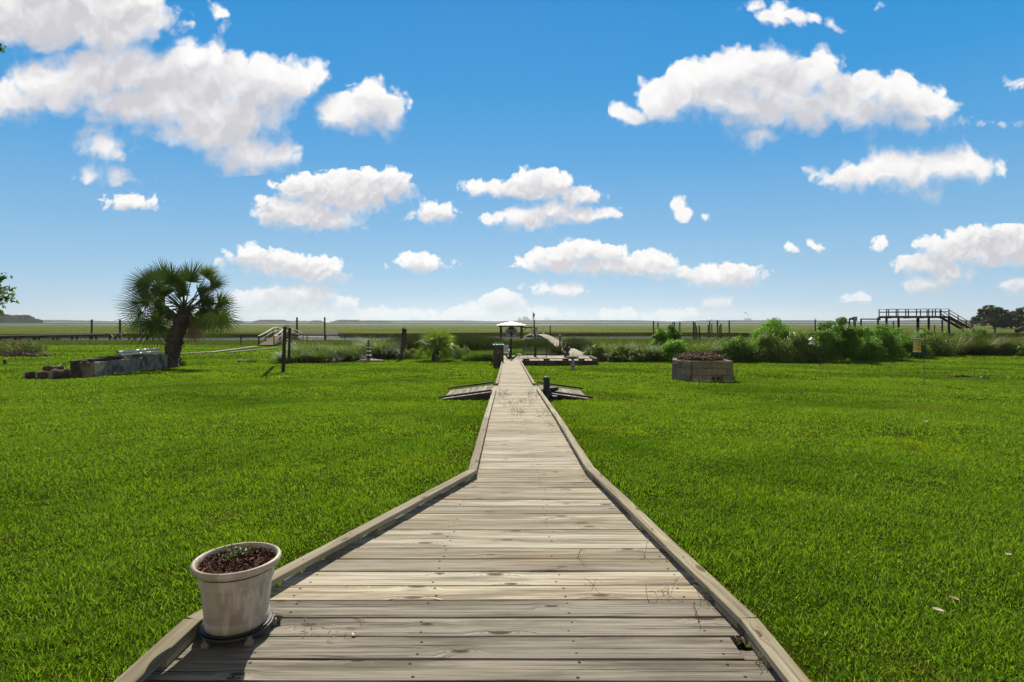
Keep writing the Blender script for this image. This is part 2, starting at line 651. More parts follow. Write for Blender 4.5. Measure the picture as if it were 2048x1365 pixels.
def wood(name, light, dark, grey, knots=True, stain=0.5, bstr=0.5, green=0.0, check=0.615):
    m_, gg, out = new_mat(name)
    gc = attr(gg, 'gco')
    rn = attr(gg, 'rnd', 'Fac')
    x, y, z = gg.xyz(gc)
    warp = gg.noise(gg.v('MULTIPLY', gc, (1.6, 7.0, 7.0)), 1.0, 3.0, 0.55)
    ky = y
    if knots:
        kv = gg.v('MULTIPLY', gg.vec(x, y, 0.0), (1.9, 5.6, 1.0))
        kd0 = gg.voro(kv, 1.0, dims='2D', rnd=0.95)
        kcol = gg.xyz(gg.voro(kv, 1.0, dims='2D', rnd=0.95, out='Color'))[0]
        kd = gg.m('ADD', kd0, gg.m('MULTIPLY', gg.m('LESS_THAN', kcol, 0.55), 2.0))     # only some cells hold a knot
        kd = gg.m('MULTIPLY', kd, gg.m('MULTIPLY_ADD', kcol, 1.6, 0.1))
        knot = gg.sm(kd, 0.13, 0.06)
        halo = gg.sm(kd, 0.40, 0.08)
        ky = gg.m('MULTIPLY_ADD', halo, gg.m('MULTIPLY', kd, 0.16), y)
    gv = gg.vec(gg.m('MULTIPLY', x, 1.1), gg.m('MULTIPLY_ADD', warp, 1.1, gg.m('MULTIPLY', ky, 58.0)), gg.m('MULTIPLY', z, 40.0))
    gr = gg.noise(gv, 1.0, 4.0, 0.6, dist=0.12)
    fine = gg.noise(gg.vec(gg.m('MULTIPLY', x, 5.0), gg.m('MULTIPLY', ky, 240.0), gg.m('MULTIPLY', z, 200.0)), 1.0, 2.0, 0.6)
    col = gg.mix(gg.sm(gr, 0.33, 0.68), dark, light)
    col = gg.mix(gg.m('MULTIPLY', gg.sm(fine, 0.48, 0.68), 0.35), col, tuple(c * 0.72 for c in dark))
    # whole boards differ: warm, grey, pale
    wn = gg.n('ShaderNodeTexWhiteNoise', noise_dimensions='1D')
    gg.put(wn.inputs['W'], gg.m('MULTIPLY', rn, 91.7))
    b1 = wn.outputs['Value']
    col = gg.mix(gg.m('MULTIPLY', b1, 0.72), col, gg.mix(gr, tuple(c * 0.8 for c in grey), grey))
    brt = gg.m('MULTIPLY_ADD', gg.m('FRACT', gg.m('MULTIPLY', rn, 17.3)), 0.52, 0.66)
    col = gg.mix(1.0, col, gg.vec(brt, brt, brt), 'MULTIPLY')
    # dirt in long streaks, and dark weather checks
    st = gg.noise(gg.vec(gg.m('MULTIPLY', x, 0.9), gg.m('MULTIPLY', y, 9.0), 0.0), 1.0, 4.0, 0.65)
    col = gg.mix(gg.m('MULTIPLY', gg.sm(st, 0.43, 0.65), stain), col, tuple(c * 0.55 for c in dark))
    ck = gg.noise(gg.vec(gg.m('MULTIPLY', x, 0.75), gg.m('MULTIPLY_ADD', warp, 2.0, gg.m('MULTIPLY', ky, 82.0)), 3.0), 1.0, 3.0, 0.55)
    crack = gg.sm(ck, check, check + 0.045)
    rs = gg.noise(gg.vec(gg.m('MULTIPLY', x, 0.45), gg.m('MULTIPLY_ADD', warp, 0.5, gg.m('MULTIPLY', ky, 17.0)), 7.0), 1.0, 2.0, 0.5)
    col = gg.mix(gg.m('MULTIPLY', gg.m('MULTIPLY', gg.sm(rs, 0.64, 0.68), gg.sm(rs, 0.76, 0.72)), 0.8), col, (dark[0] * 1.05, dark[1] * 0.85, dark[2] * 0.55))
    col = gg.mix(gg.m('MULTIPLY', crack, 0.8), col, tuple(c * 0.22 for c in dark))
    if knots:
        ring = gg.m('SINE', gg.m('MULTIPLY', kd, 80.0))
        col = gg.mix(gg.m('MULTIPLY', gg.m('MULTIPLY', gg.sm(kd, 0.34, 0.10), gg.sm(ring, 0.1, 0.9)), 0.45), col, tuple(c * 0.45 for c in dark))
        col = gg.mix(gg.m('MULTIPLY', knot, 0.9), col, (dark[0] * 0.34, dark[1] * 0.27, dark[2] * 0.2))
    if green:
        gn = gg.noise(attr(gg, 'gco'), 0.8, 4.0, 0.6)
        col = gg.mix(gg.m('MULTIPLY', gg.sm(gn, 0.5, 0.7), green), col, (0.10, 0.13, 0.05))
    hgt = gg.m('SUBTRACT', gg.m('ADD', gr, gg.m('MULTIPLY', fine, 0.4)), gg.m('MULTIPLY', crack, 1.2))
    princ(gg, out, col, 0.82, 0.2, bump=hgt, bstr=bstr, bdist=0.004)
    M[name] = m_
    return m_


wood('deck_wood', (0.68, 0.625, 0.485), (0.31, 0.255, 0.175), (0.61, 0.59, 0.50), stain=0.7)
wood('deck_grey', (0.52, 0.475, 0.385), (0.19, 0.165, 0.125), (0.44, 0.42, 0.36), stain=0.75, bstr=0.9, check=0.60)
wood('kerb_wood', (0.50, 0.455, 0.315), (0.30, 0.25, 0.165), (0.41, 0.385, 0.30), stain=0.5)
wood('dark_wood', (0.15, 0.125, 0.095), (0.055, 0.045, 0.035), (0.13, 0.125, 0.115), knots=False, stain=0.6)
wood('pile_wood', (0.13, 0.11, 0.085), (0.04, 0.034, 0.028), (0.12, 0.11, 0.10), knots=False, stain=0.6)
wood('brown_wood', (0.17, 0.12, 0.085), (0.07, 0.05, 0.036), (0.13, 0.10, 0.08), knots=False, stain=0.5)
wood('pale_wood', (0.56, 0.50, 0.40), (0.36, 0.31, 0.24), (0.50, 0.46, 0.40), knots=False, stain=0.25)
wood('twig_wood', (0.24, 0.19, 0.145), (0.10, 0.075, 0.055), (0.22, 0.19, 0.16), knots=False, stain=0.4)


def leafy(name, c1, c2, trans=0.35, c3=None, rough=0.45, spec=0.35, tcol=None, patch=None):
    """leaf stuff lit from both sides; 'rnd' picks each leaf's own shade"""
    m_, gg, out = new_mat(name)
    rn = attr(gg, 'rnd', 'Fac')
    col = gg.mix(rn, c1, c2)
    if c3:
        col = gg.mix(gg.sm(gg.m('FRACT', gg.m('MULTIPLY', rn, 7.31)), 0.82, 0.97), col, c3)
    if patch:
        tcn = gg.n('ShaderNodeTexCoord')
        for scale_, lo, hi, pc, amt in patch:
            nz = gg.noise(tcn.outputs['Object'], scale_, 3.0, 0.6)
            col = gg.mix(gg.m('MULTIPLY', gg.sm(nz, lo, hi), amt), col, pc)
    p_ = princ(gg, out, col, rough, spec)
    t_ = gg.n('ShaderNodeBsdfTranslucent')
    if tcol is None:
        tc_ = gg.mix(1.0, col, (1.35, 1.5, 0.55), 'MULTIPLY')
    else:
        tc_ = gg.mix(0.7, gg.mix(1.0, col, (1.35, 1.5, 0.55), 'MULTIPLY'), tcol)
    gg.put(t_.inputs['Color'], tc_)
    mx = gg.n('ShaderNodeMixShader')
    mx.inputs[0].default_value = trans
    gg.nt.links.new(p_.outputs[0], mx.inputs[1])
    gg.nt.links.new(t_.outputs[0], mx.inputs[2])
    gg.nt.links.new(mx.outputs[0], out.inputs['Surface'])
    M[name] = m_
    return m_


leafy('lawn_blades', (0.060, 0.140, 0.011), (0.225, 0.355, 0.026), 0.55, (0.30, 0.32, 0.09), rough=0.6, spec=0.1,
      patch=[(0.55, 0.52, 0.75, (0.30, 0.38, 0.012), 0.6), (0.16, 0.46, 0.62, (0.06, 0.14, 0.006), 0.7), (1.7, 0.58, 0.74, (0.20, 0.19, 0.05), 0.55), (0.33, 0.58, 0.72, (0.27, 0.24, 0.06), 0.55), (0.09, 0.50, 0.66, (0.24, 0.34, 0.010), 0.5)])
leafy('marsh_blades', (0.085, 0.12, 0.018), (0.135, 0.16, 0.032), 0.35, (0.20, 0.17, 0.07),
      patch=[(0.02, 0.45, 0.65, (0.12, 0.145, 0.03), 0.6)])
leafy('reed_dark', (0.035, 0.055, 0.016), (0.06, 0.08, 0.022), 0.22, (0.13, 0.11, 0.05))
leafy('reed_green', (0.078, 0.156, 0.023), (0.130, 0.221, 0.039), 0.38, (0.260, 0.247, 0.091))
leafy('cordgrass', (0.111, 0.176, 0.046), (0.195, 0.260, 0.098), 0.35, (0.351, 0.377, 0.221), rough=0.5, spec=0.2)
leafy('straw_grass', (0.14, 0.145, 0.045), (0.10, 0.13, 0.032), 0.4, (0.28, 0.24, 0.11))
leafy('shrub_leaf', (0.090, 0.187, 0.030), (0.164, 0.292, 0.048), 0.42, (0.209, 0.374, 0.060))
leafy('shrub_bright', (0.129, 0.286, 0.036), (0.215, 0.400, 0.057), 0.48, (0.257, 0.458, 0.072))
leafy('shrub_olive', (0.118, 0.187, 0.047), (0.187, 0.258, 0.066), 0.36, (0.265, 0.312, 0.125))
leafy('shrub_pale', (0.130, 0.208, 0.065), (0.208, 0.286, 0.104), 0.36, (0.338, 0.390, 0.208), rough=0.4, spec=0.4)
leafy('palm_leaf', (0.040, 0.071, 0.019), (0.075, 0.122, 0.029), 0.26, (0.129, 0.173, 0.057), rough=0.5, spec=0.25)
leafy('palm_young', (0.12, 0.19, 0.03), (0.19, 0.28, 0.045), 0.45, (0.26, 0.32, 0.10), rough=0.38, spec=0.45)
leafy('palm_dead', (0.17, 0.12, 0.07), (0.25, 0.19, 0.11), 0.25)
leafy('oak_leaf', (0.045, 0.077, 0.026), (0.080, 0.112, 0.035), 0.25)
leafy('bough_leaf', (0.068, 0.135, 0.027), (0.121, 0.203, 0.041), 0.4, (0.189, 0.270, 0.081))
leafy('litter', (0.34, 0.26, 0.14), (0.24, 0.16, 0.08), 0.15)
leafy('pale_leaf', (0.62, 0.60, 0.50), (0.50, 0.46, 0.36), 0.2)
leafy('straw', (0.42, 0.33, 0.18), (0.30, 0.22, 0.11), 0.1)
leafy('weed', (0.06, 0.12, 0.03), (0.10, 0.16, 0.05), 0.3)


def rocky(name, c1, c2, scale=6.0, rough=0.9, bstr=0.5, c3=None, amt3=0.6, coord='Object', spec=0.2, bdist=0.02):
    m_, gg, out = new_mat(name)
    tcn = gg.n('ShaderNodeTexCoord')
    co = tcn.outputs[coord]
    n1 = gg.noise(co, scale, 6.0, 0.65)
    n2 = gg.noise(co, scale * 6.3, 4.0, 0.6)
    col = gg.mix(gg.sm(n1, 0.3, 0.7), c1, c2)
    col = gg.mix(gg.m('MULTIPLY', gg.sm(n2, 0.5, 0.8), 0.4), col, tuple(c * 0.55 for c in c1))
    vr = gg.m('MULTIPLY_ADD', gg.m('FRACT', gg.m('MULTIPLY', attr(gg, 'rnd', 'Fac'), 13.7)), 0.35, 0.80)
    col = gg.mix(1.0, col, gg.vec(vr, vr, vr), 'MULTIPLY')
    if c3:
        n3 = gg.noise(co, scale * 0.45, 4.0, 0.6)
        col = gg.mix(gg.m('MULTIPLY', gg.sm(n3, 0.5, 0.66), amt3), col, c3)
    princ(gg, out, col, rough, spec, bump=gg.m('ADD', n1, gg.m('MULTIPLY', n2, 0.5)), bstr=bstr, bdist=bdist)
    M[name] = m_
    return m_


rocky('concrete', (0.15, 0.13, 0.10), (0.34, 0.30, 0.235), 2.6, c3=(0.05, 0.05, 0.04), amt3=0.85, bstr=0.8)
rocky('block', (0.25, 0.225, 0.17), (0.35, 0.315, 0.245), 5.0, c3=(0.20, 0.18, 0.13), amt3=0.5)
rocky('stone', (0.26, 0.24, 0.21), (0.40, 0.37, 0.32), 7.0)
rocky('pale_stone', (0.70, 0.68, 0.62), (0.82, 0.80, 0.75), 8.0, c3=(0.35, 0.33, 0.28), amt3=0.3)
rocky('soil', (0.07, 0.055, 0.035), (0.12, 0.095, 0.06), 5.0)
rocky('bark', (0.09, 0.075, 0.06), (0.17, 0.145, 0.115), 9.0, bstr=0.9)
rocky('palm_bark', (0.06, 0.05, 0.04), (0.13, 0.11, 0.085), 8.0, bstr=1.0, c3=(0.17, 0.15, 0.12), amt3=0.5)
rocky('log_bark', (0.06, 0.05, 0.04), (0.15, 0.13, 0.10), 9.0, bstr=0.9)
rocky('mulch', (0.045, 0.020, 0.014), (0.10, 0.045, 0.03), 30.0, bstr=0.9, bdist=0.01)
rocky('black_iron', (0.022, 0.026, 0.032), (0.045, 0.05, 0.058), 12.0, rough=0.6, bstr=0.2, spec=0.4)
rocky('rust_iron', (0.035, 0.028, 0.024), (0.075, 0.055, 0.042), 12.0, rough=0.8, bstr=0.4)
rocky('grey_metal', (0.26, 0.27, 0.28), (0.36, 0.37, 0.38), 9.0, rough=0.5, bstr=0.1)
rocky('far_wall', (0.42, 0.42, 0.42), (0.55, 0.55, 0.54), 0.02, bstr=0.0)
rocky('far_dark', (0.16, 0.16, 0.17), (0.22, 0.22, 0.23), 0.02, bstr=0.0)
rocky('far_red', (0.40, 0.14, 0.10), (0.48, 0.18, 0.13), 0.02, bstr=0.0)
rocky('treeline', (0.030, 0.042, 0.022), (0.05, 0.062, 0.03), 0.03, bstr=0.0)


def paint(name, col, rough=0.45, spec=0.4, dirt=0.25, metal=0.0, dcol=(0.25, 0.22, 0.17), scale=3.0):
    m_, gg, out = new_mat(name)
    tcn = gg.n('ShaderNodeTexCoord')
    n1 = gg.noise(tcn.outputs['Object'], scale, 5.0, 0.65)
    c = gg.mix(gg.m('MULTIPLY', gg.sm(n1, 0.45, 0.75), dirt), col, dcol)
    princ(gg, out, c, rough, spec, metal, bump=n1, bstr=0.08)
    M[name] = m_
    return m_


paint('white_paint', (0.78, 0.78, 0.76))
paint('tin_roof', (0.80, 0.81, 0.80), rough=0.5, metal=0.0, dirt=0.12)
paint('yellow_paint', (0.62, 0.52, 0.10), dirt=0.2)
paint('grey_paint', (0.30, 0.30, 0.30), dirt=0.3)
paint('boat_hull', (0.22, 0.22, 0.21), dirt=0.3)
paint('dark_green_plastic', (0.02, 0.06, 0.045), rough=0.35, dirt=0.1)
paint('mint_paint', (0.33, 0.55, 0.47), dirt=0.2)
paint('pale_blue_plastic', (0.45, 0.58, 0.66), dirt=0.2)
paint('red_cloth', (0.36, 0.045, 0.04), rough=0.9, dirt=0.1)
paint('pvc', (0.80, 0.79, 0.76), rough=0.35, dirt=0.15)
paint('black_plastic', (0.02, 0.021, 0.022), rough=0.5, dirt=0.2, dcol=(0.10, 0.09, 0.08))
paint('caster_grey', (0.20, 0.18, 0.16), rough=0.6, dirt=0.4)
paint('tan_top', (0.55, 0.45, 0.33), dirt=0.2)

# bottle glass
m_, gg, out = new_mat('bottle_glass')
princ(gg, out, (0.10, 0.50, 0.36), 0.12, 0.5, Transmission_Weight=0.5)
M['bottle_glass'] = m_

# planter plastic: cream, chalky streaks and grime
m_, gg, out = new_mat('planter_plastic')
tcn = gg.n('ShaderNodeTexCoord')
co = tcn.outputs['Object']
x, y, z = gg.xyz(co)
col = (0.52, 0.45, 0.37, 1)
n1 = gg.noise(gg.vec(gg.m('MULTIPLY', x, 14.0), gg.m('MULTIPLY', y, 14.0), gg.m('MULTIPLY', z, 3.0)), 1.0, 5.0, 0.6)
n2 = gg.noise(co, 5.0, 4.0, 0.6)
n3 = gg.noise(gg.vec(gg.m('MULTIPLY', x, 60.0), gg.m('MULTIPLY', y, 60.0), gg.m('MULTIPLY', z, 2.5)), 1.0, 4.0, 0.6)
c = gg.mix(gg.m('MULTIPLY', gg.sm(n2, 0.38, 0.62), 0.75), col, (0.33, 0.27, 0.19))
c = gg.mix(gg.m('MULTIPLY', gg.sm(n1, 0.50, 0.60), 0.45), c, (0.78, 0.70, 0.62))
c = gg.mix(gg.m('MULTIPLY', gg.sm(n3, 0.55, 0.7), 0.22), c, (0.65, 0.60, 0.55))
princ(gg, out, c, 0.5, 0.35, bump=n1, bstr=0.05)
M['planter_plastic'] = m_

# lawn soil and thatch under the blades
m_, gg, out = new_mat('lawn_ground')
tcn = gg.n('ShaderNodeTexCoord')
co = tcn.outputs['Object']
n1 = gg.noise(co, 0.55, 3.0, 0.6)
n2 = gg.noise(co, 9.0, 6.0, 0.7)
n3 = gg.noise(co, 0.16, 3.0, 0.6)
c = gg.mix(gg.sm(n2, 0.3, 0.7), (0.018, 0.028, 0.004), (0.045, 0.070, 0.006))
c = gg.mix(gg.m('MULTIPLY', gg.sm(n1, 0.52, 0.75), 0.5), c, (0.10, 0.135, 0.02))
princ(gg, out, c, 0.9, 0.0, bump=n2, bstr=0.6, bdist=0.05)
M['lawn_ground'] = m_

# marsh seen far off: bands of green, olive and straw
m_, gg, out = new_mat('marsh_top')
tcn = gg.n('ShaderNodeTexCoord')
co = tcn.outputs['Object']
n1 = gg.noise(gg.v('MULTIPLY', co, (0.006, 0.016, 0.0)), 1.0, 5.0, 0.6)
n2 = gg.noise(gg.v('MULTIPLY', co, (0.05, 0.11, 0.0)), 1.0, 5.0, 0.65)
n3 = gg.noise(gg.v('MULTIPLY', co, (1.6, 1.6, 1.6)), 1.0, 4.0, 0.7)
c = gg.mix(gg.sm(n1, 0.35, 0.65), (0.100, 0.140, 0.016), (0.158, 0.188, 0.029))
c = gg.mix(gg.m('MULTIPLY', gg.sm(n2, 0.5, 0.72), 0.6), c, (0.055, 0.075, 0.016))
c = gg.mix(gg.m('MULTIPLY', gg.sm(n3, 0.4, 0.75), 0.5), c, (0.14, 0.14, 0.04))
princ(gg, out, c, 0.95, 0.05, bump=n3, bstr=0.9, bdist=0.4)
M['marsh_top'] = m_

m_, gg, out = new_mat('mud')
tcn = gg.n('ShaderNodeTexCoord')
n1 = gg.noise(tcn.outputs['Object'], 0.8, 5.0, 0.6)
princ(gg, out, gg.mix(n1, (0.035, 0.03, 0.022), (0.07, 0.06, 0.045)), 0.6, 0.4, bump=n1, bstr=0.5)
M['mud'] = m_

m_, gg, out = new_mat('water')
tcn = gg.n('ShaderNodeTexCoord')
n1 = gg.noise(gg.v('MULTIPLY', tcn.outputs['Object'], (0.9, 1.8, 1.0)), 1.0, 4.0, 0.6)
princ(gg, out, (0.055, 0.06, 0.055), 0.12, 0.5, bump=n1, bstr=0.35, bdist=0.05, IOR=1.33)
M['water'] = m_

# ------------------------------------------------------------------ the setting
def grid_sheet(name, xs, ys, zf, mat, kind='structure', label=None, cat=None):
    X, Y = np.meshgrid(xs, ys)
    Z = zf(X, Y)
    V = np.stack([X.ravel(), Y.ravel(), Z.ravel()], 1)
    nx, ny = len(xs), len(ys)
    i = np.arange(nx - 1)[None, :] + (np.arange(ny - 1) * nx)[:, None]
    i = i.ravel()
    q = np.stack([i, i + 1, i + 1 + nx, i + nx], 1)
    o = np_mesh(name, V, quads=q, mats=M[mat] if isinstance(mat, str) else mat, smooth=True)
    tag(o, label, cat, kind=kind)
    return o


def swell(X, Y):
    """gentle undulation of the lawn; flat near the boardwalk"""
    k = np.clip((np.abs(X - 0.1) - 0.9) / 4.0, 0, 1) * np.clip((48 - Y) / 10.0, 0, 1)
    return k * (0.035 * np.sin(0.55 * X + 0.8) * np.sin(0.42 * Y) + 0.02 * np.sin(1.3 * X + 0.5 * Y))


def ground_z(x, y):
    x, y = np.asarray(x, float), np.asarray(y, float)
    return lawn_z(y) + swell(x, y)


xs = np.unique(np.concatenate([np.linspace(-420, -60, 40), np.linspace(-60, -12, 70), np.linspace(-12, 12, 90), np.linspace(12, 60, 70), np.linspace(60, 420, 40)]))
ys = np.unique(np.concatenate([np.linspace(-12, 12, 60), np.linspace(12, 50, 90), np.linspace(50, 124, 60)]))
grid_sheet('lawn_ground', xs, ys, ground_z, 'lawn_ground', label='green lawn sloping gently down from the house to the marsh', cat='lawn')
water = grid_sheet('water', np.linspace(-9000, 9000, 19), np.linspace(108, 9500, 20), lambda X, Y: X * 0 + WATER_Z, 'water', label='pale tidal creek and bay water', cat='water')


# deck outline (shared by grass clearing and boards): left and right edges at distance d
def deck_edges(d):
    xl = np.interp(d, [-3, 2.85, 5.9, 16.07, 19.2, 40.6], [-1.60, -1.60, -0.45, -0.525, -0.54, -0.70])
    xr = np.interp(d, [-3, 2.83, 6.03, 16.07, 19.2, 40.6], [1.21, 1.21, 0.85, 0.77, 0.755, 0.60])
    return xl, xr


# ---- lawn blades, denser and finer near the camera
def lawn_blades():
    parts = []
    for d0, d1, rho, w, hh in ((1.35, 3.2, 11000, 0.0058, 0.054), (3.2, 5.5, 7500, 0.0070, 0.053), (5.5, 9, 4200, 0.0090, 0.052), (9, 15, 1900, 0.0135, 0.052), (15, 26, 700, 0.022, 0.054), (26, 49, 180, 0.048, 0.060), (49, 86, 42, 0.13, 0.075)):
        half = 1.03
        area = half * (d1 ** 2 - d0 ** 2) + 3.6 * (d1 - d0)
        n = int(area * rho)
        y = np.sqrt(rng.uniform(d0 ** 2, d1 ** 2, n))
        x = rng.uniform(-1, 1, n) * (half * y + 1.8)
        xl, xr = deck_edges(y)
        ok = (x < xl + 0.02) | (x > xr - 0.02)
        ok &= ~((y > 15.9) & (y < 18.8) & (x > -1.95) & (x < 2.2))
        ok &= ~((y > 39.5) & (y < 49) & (x > -1.6) & (x < 6.2))
        ok &= ~((y > 27.5) & (y < 36.2) & (x > -21.3 - 0.15 * (y - 27.6)) & (x < -20.0 - 0.15 * (y - 27.6)))
        # thin, worn patches beside the boards
        edge = np.minimum(np.abs(x - xl), np.abs(x - xr))
        ok &= (rng.uniform(0, 1, n) < np.clip(0.35 + edge * 1.1, 0, 1))
        x, y = x[ok], y[ok]
        n = len(x)
        base = np.stack([x, y, ground_z(x, y) - 0.004], 1)
        tuft = 0.82 + 0.28 * np.sin(x * 3.1 + np.sin(y * 2.3)) * np.sin(y * 2.7 + np.sin(x * 1.9)) + 0.26 * np.sin(x * 9.7 + 2 * np.sin(y * 5.3)) * np.sin(y * 8.3 + 2 * np.sin(x * 4.7))
        h = hh * tuft * rng.uniform(0.55, 1.45, n)
        V, Q, T, k = blades_arrays(base, h, w * rng.uniform(0.6, 1.25, n), rng.uniform(0, 2 * np.pi, n), rng.uniform(0.05, 0.75, n), rng.uniform(0.2, 1.2, n), face=rng.uniform(0, 2 * np.pi, n))
        rnd = np.repeat(rng.uniform(0, 1, n), k)
        parts.append((V, Q, T, rnd))
    off = 0
    Vs, Qs, Ts, Rs = [], [], [], []
    for V, Q, T, r_ in parts:
        Vs.append(V); Qs.append(Q + off); Ts.append(T + off); Rs.append(r_)
        off += len(V)
    o = np_mesh('lawn_grass', np.concatenate(Vs), np.concatenate(Qs), np.concatenate(Ts), np.concatenate(Rs), M['lawn_blades'])
    tag(o, 'short bright green mown grass covering the whole lawn', 'grass', kind='stuff')


lawn_blades()


def merge_blades(name, chunks, mat, parent=None):
    off = 0
    Vs, Qs, Ts, Rs = [], [], [], []
    for V, Q, T, r_ in chunks:
        Vs.append(V); Ts.append(T + off); Rs.append(r_)
        if Q is not None:
            Qs.append(Q + off)
        off += len(V)
    return np_mesh(name, np.concatenate(Vs), np.concatenate(Qs) if Qs else None, np.concatenate(Ts), np.concatenate(Rs), M[mat], parent)


def scatter_blades(x, y, z, h, w, lean=(0.02, 0.3), bend=(0.1, 0.9), seg=2, az=None, face=None):
    n = len(x)
    base = np.stack([x, y, z], 1)
    V, Q, T, k = blades_arrays(base, h, w, rng.uniform(0, 2 * np.pi, n) if az is None else az, rng.uniform(*lean, n), rng.uniform(*bend, n), face=rng.uniform(0, 2 * np.pi, n) if face is None else face, seg=seg)
    return V, Q, T, np.repeat(rng.uniform(0, 1, n), k)


# ---- the far marsh: sheets of cordgrass with creeks between, raised above the water
MZ = CAMH - 3.05


def marsh_edge(x):
    return 152 + 7 * np.sin(x * 0.021 + 1.0) + 4 * np.sin(x * 0.057) + 3 * np.sin(x * 0.13 + 2)


def marsh_sheet(name, d0, d1, label, wavy=0.0, ex=None):
    xs_ = np.linspace(-1.3 * d1, 1.3 * d1, 220)
    t = np.linspace(0, 1, 40) ** 1.5
    X = np.repeat(xs_[None, :], len(t) + 1, 0)
    near = d0 + (wavy * (np.sin(X[0] * 0.011) + 0.6 * np.sin(X[0] * 0.027 + 1)) if wavy else 0)
    if ex is not None:
        near = ex(X[0])
    Y = np.concatenate([near[None, :], near[None, :] + (d1 - near[None, :]) * t[:, None]], 0)
    Z = np.full_like(Y, MZ)
    Z += 0.10 * np.sin(X * 0.07 + Y * 0.02) * np.sin(Y * 0.05) * (Y < 600)
    Z[0] = WATER_Z - 0.3
    V = np.stack([X.ravel(), Y.ravel(), Z.ravel()], 1)
    nx, ny = X.shape[1], X.shape[0]
    i = (np.arange(nx - 1)[None, :] + (np.arange(ny - 1) * nx)[:, None]).ravel()
    q = np.stack([i, i + 1, i + 1 + nx, i + nx], 1)
    o = np_mesh(name, V, quads=q, mats=M['marsh_top'])
    tag(o, label, 'marsh', kind='structure')
    return o


marsh_sheet('marsh', 152, 585, 'wide flat green marsh beyond the creek', ex=marsh_edge)
marsh_sheet('marsh', 925, 2300, 'distant strip of marsh beyond the far channel', wavy=14)

# blades standing along the marsh edge and over the nearer marsh top
n = 60000
x = rng.uniform(-175, 175, n)
e = marsh_edge(x)
y = e + np.abs(rng.normal(0, 1.4, n))
c1 = scatter_blades(x, y, np.full(n, WATER_Z + 0.1), rng.uniform(0.75, 1.25, n), rng.uniform(0.03, 0.07, n), bend=(0.05, 0.5))
n = 90000
y = 152 + 170 * rng.uniform(0, 1, n) ** 1.6
x = rng.uniform(-1.05, 1.05, n) * y
ok = y > marsh_edge(x)
x, y = x[ok], y[ok]
n = len(x)
patch = 0.5 + 0.5 * np.sin(x * 0.06 + np.sin(y * 0.05)) * np.sin(y * 0.09)
c2 = scatter_blades(x, y, np.full(n, MZ - 0.25), rng.uniform(0.25, 0.45, n) + 0.15 * patch, rng.uniform(0.06, 0.16, n), bend=(0.05, 0.6))
o = merge_blades('marsh_grass', [c1, c2], 'marsh_blades')
tag(o, 'cordgrass standing along the far edge of the creek', 'marsh grass', kind='stuff')

# rank grass on the near bank, between the garden and the creek
n = 120000
y = 60 + 58 * rng.uniform(0, 1, n) ** 0.9
x = rng.uniform(-1.0, 1.0, n) * y
ok = np.ones(n, bool)
left = x < -17
ok &= ~(left & (y < 84 + 4 * np.sin(x * 0.2)))                   # the left side of the lawn runs on further
ok &= ~((x > 2.2) & (x < 5.5 + 0.02 * y) & (y < 108))                # under the pier
hgt = np.where(left, 0.5, np.where(x > 8, 0.95, 0.85))
x, y, hgt = x[ok], y[ok], hgt[ok]
n = len(x)
c3 = scatter_blades(x, y, lawn_z(y) - 0.03, hgt * rng.uniform(0.6, 1.25, n), rng.uniform(0.03, 0.07, n), bend=(0.1, 0.8))
o = merge_blades('bank_grass', [c3], 'marsh_blades')
tag(o, 'rough tall grass on the near bank of the creek', 'marsh grass', kind='stuff')


# ---- dark reeds behind the garden and bright grass behind the landing
def reed_bed(name, label, px0, px1, d0, d1, top_px, n, mat, w=(0.02, 0.04), bend=(0.05, 0.6), low=0.55, lean=(0.02, 0.22)):
    px = rng.uniform(px0, px1, n)
    d = rng.uniform(d0, d1, n)
    x = (px - CX) / F * d
    z = lawn_z(d) - 0.05
    ty = np.interp(px, *zip(*top_px)) + rng.normal(0, 1.3, n)
    topz = CAMH - (ty - HZ) / F * d
    h = np.clip((topz - z) * rng.uniform(low, 1.12, n), 0.15, 4)
    ch = scatter_blades(x, d, z, h, rng.uniform(*w, n), bend=bend, lean=lean, seg=3)
    o = merge_blades(name, [ch], mat)
    tag(o, label, 'reeds', kind='stuff')
    return o


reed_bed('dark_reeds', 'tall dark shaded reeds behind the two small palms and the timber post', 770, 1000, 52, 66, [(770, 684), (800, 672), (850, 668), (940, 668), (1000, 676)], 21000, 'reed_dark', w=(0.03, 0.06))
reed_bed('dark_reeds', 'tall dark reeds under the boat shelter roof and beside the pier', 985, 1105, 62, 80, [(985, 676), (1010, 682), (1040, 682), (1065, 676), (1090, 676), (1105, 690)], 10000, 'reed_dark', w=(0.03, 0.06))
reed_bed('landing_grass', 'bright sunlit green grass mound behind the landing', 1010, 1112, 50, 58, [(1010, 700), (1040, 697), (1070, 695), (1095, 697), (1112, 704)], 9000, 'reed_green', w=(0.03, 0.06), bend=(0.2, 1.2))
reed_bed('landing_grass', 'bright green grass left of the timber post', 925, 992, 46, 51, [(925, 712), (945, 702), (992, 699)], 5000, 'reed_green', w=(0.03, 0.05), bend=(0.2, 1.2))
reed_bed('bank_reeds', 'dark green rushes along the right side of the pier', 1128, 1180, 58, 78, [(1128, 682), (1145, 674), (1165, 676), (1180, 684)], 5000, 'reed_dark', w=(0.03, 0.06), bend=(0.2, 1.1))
reed_bed('bank_reeds', 'olive rushes over the long grass at the far left bank', -40, 90, 62, 72, [(-40, 682), (0, 681), (60, 680), (90, 690)], 8000, 'straw_grass', w=(0.03, 0.06), bend=(0.3, 1.2))


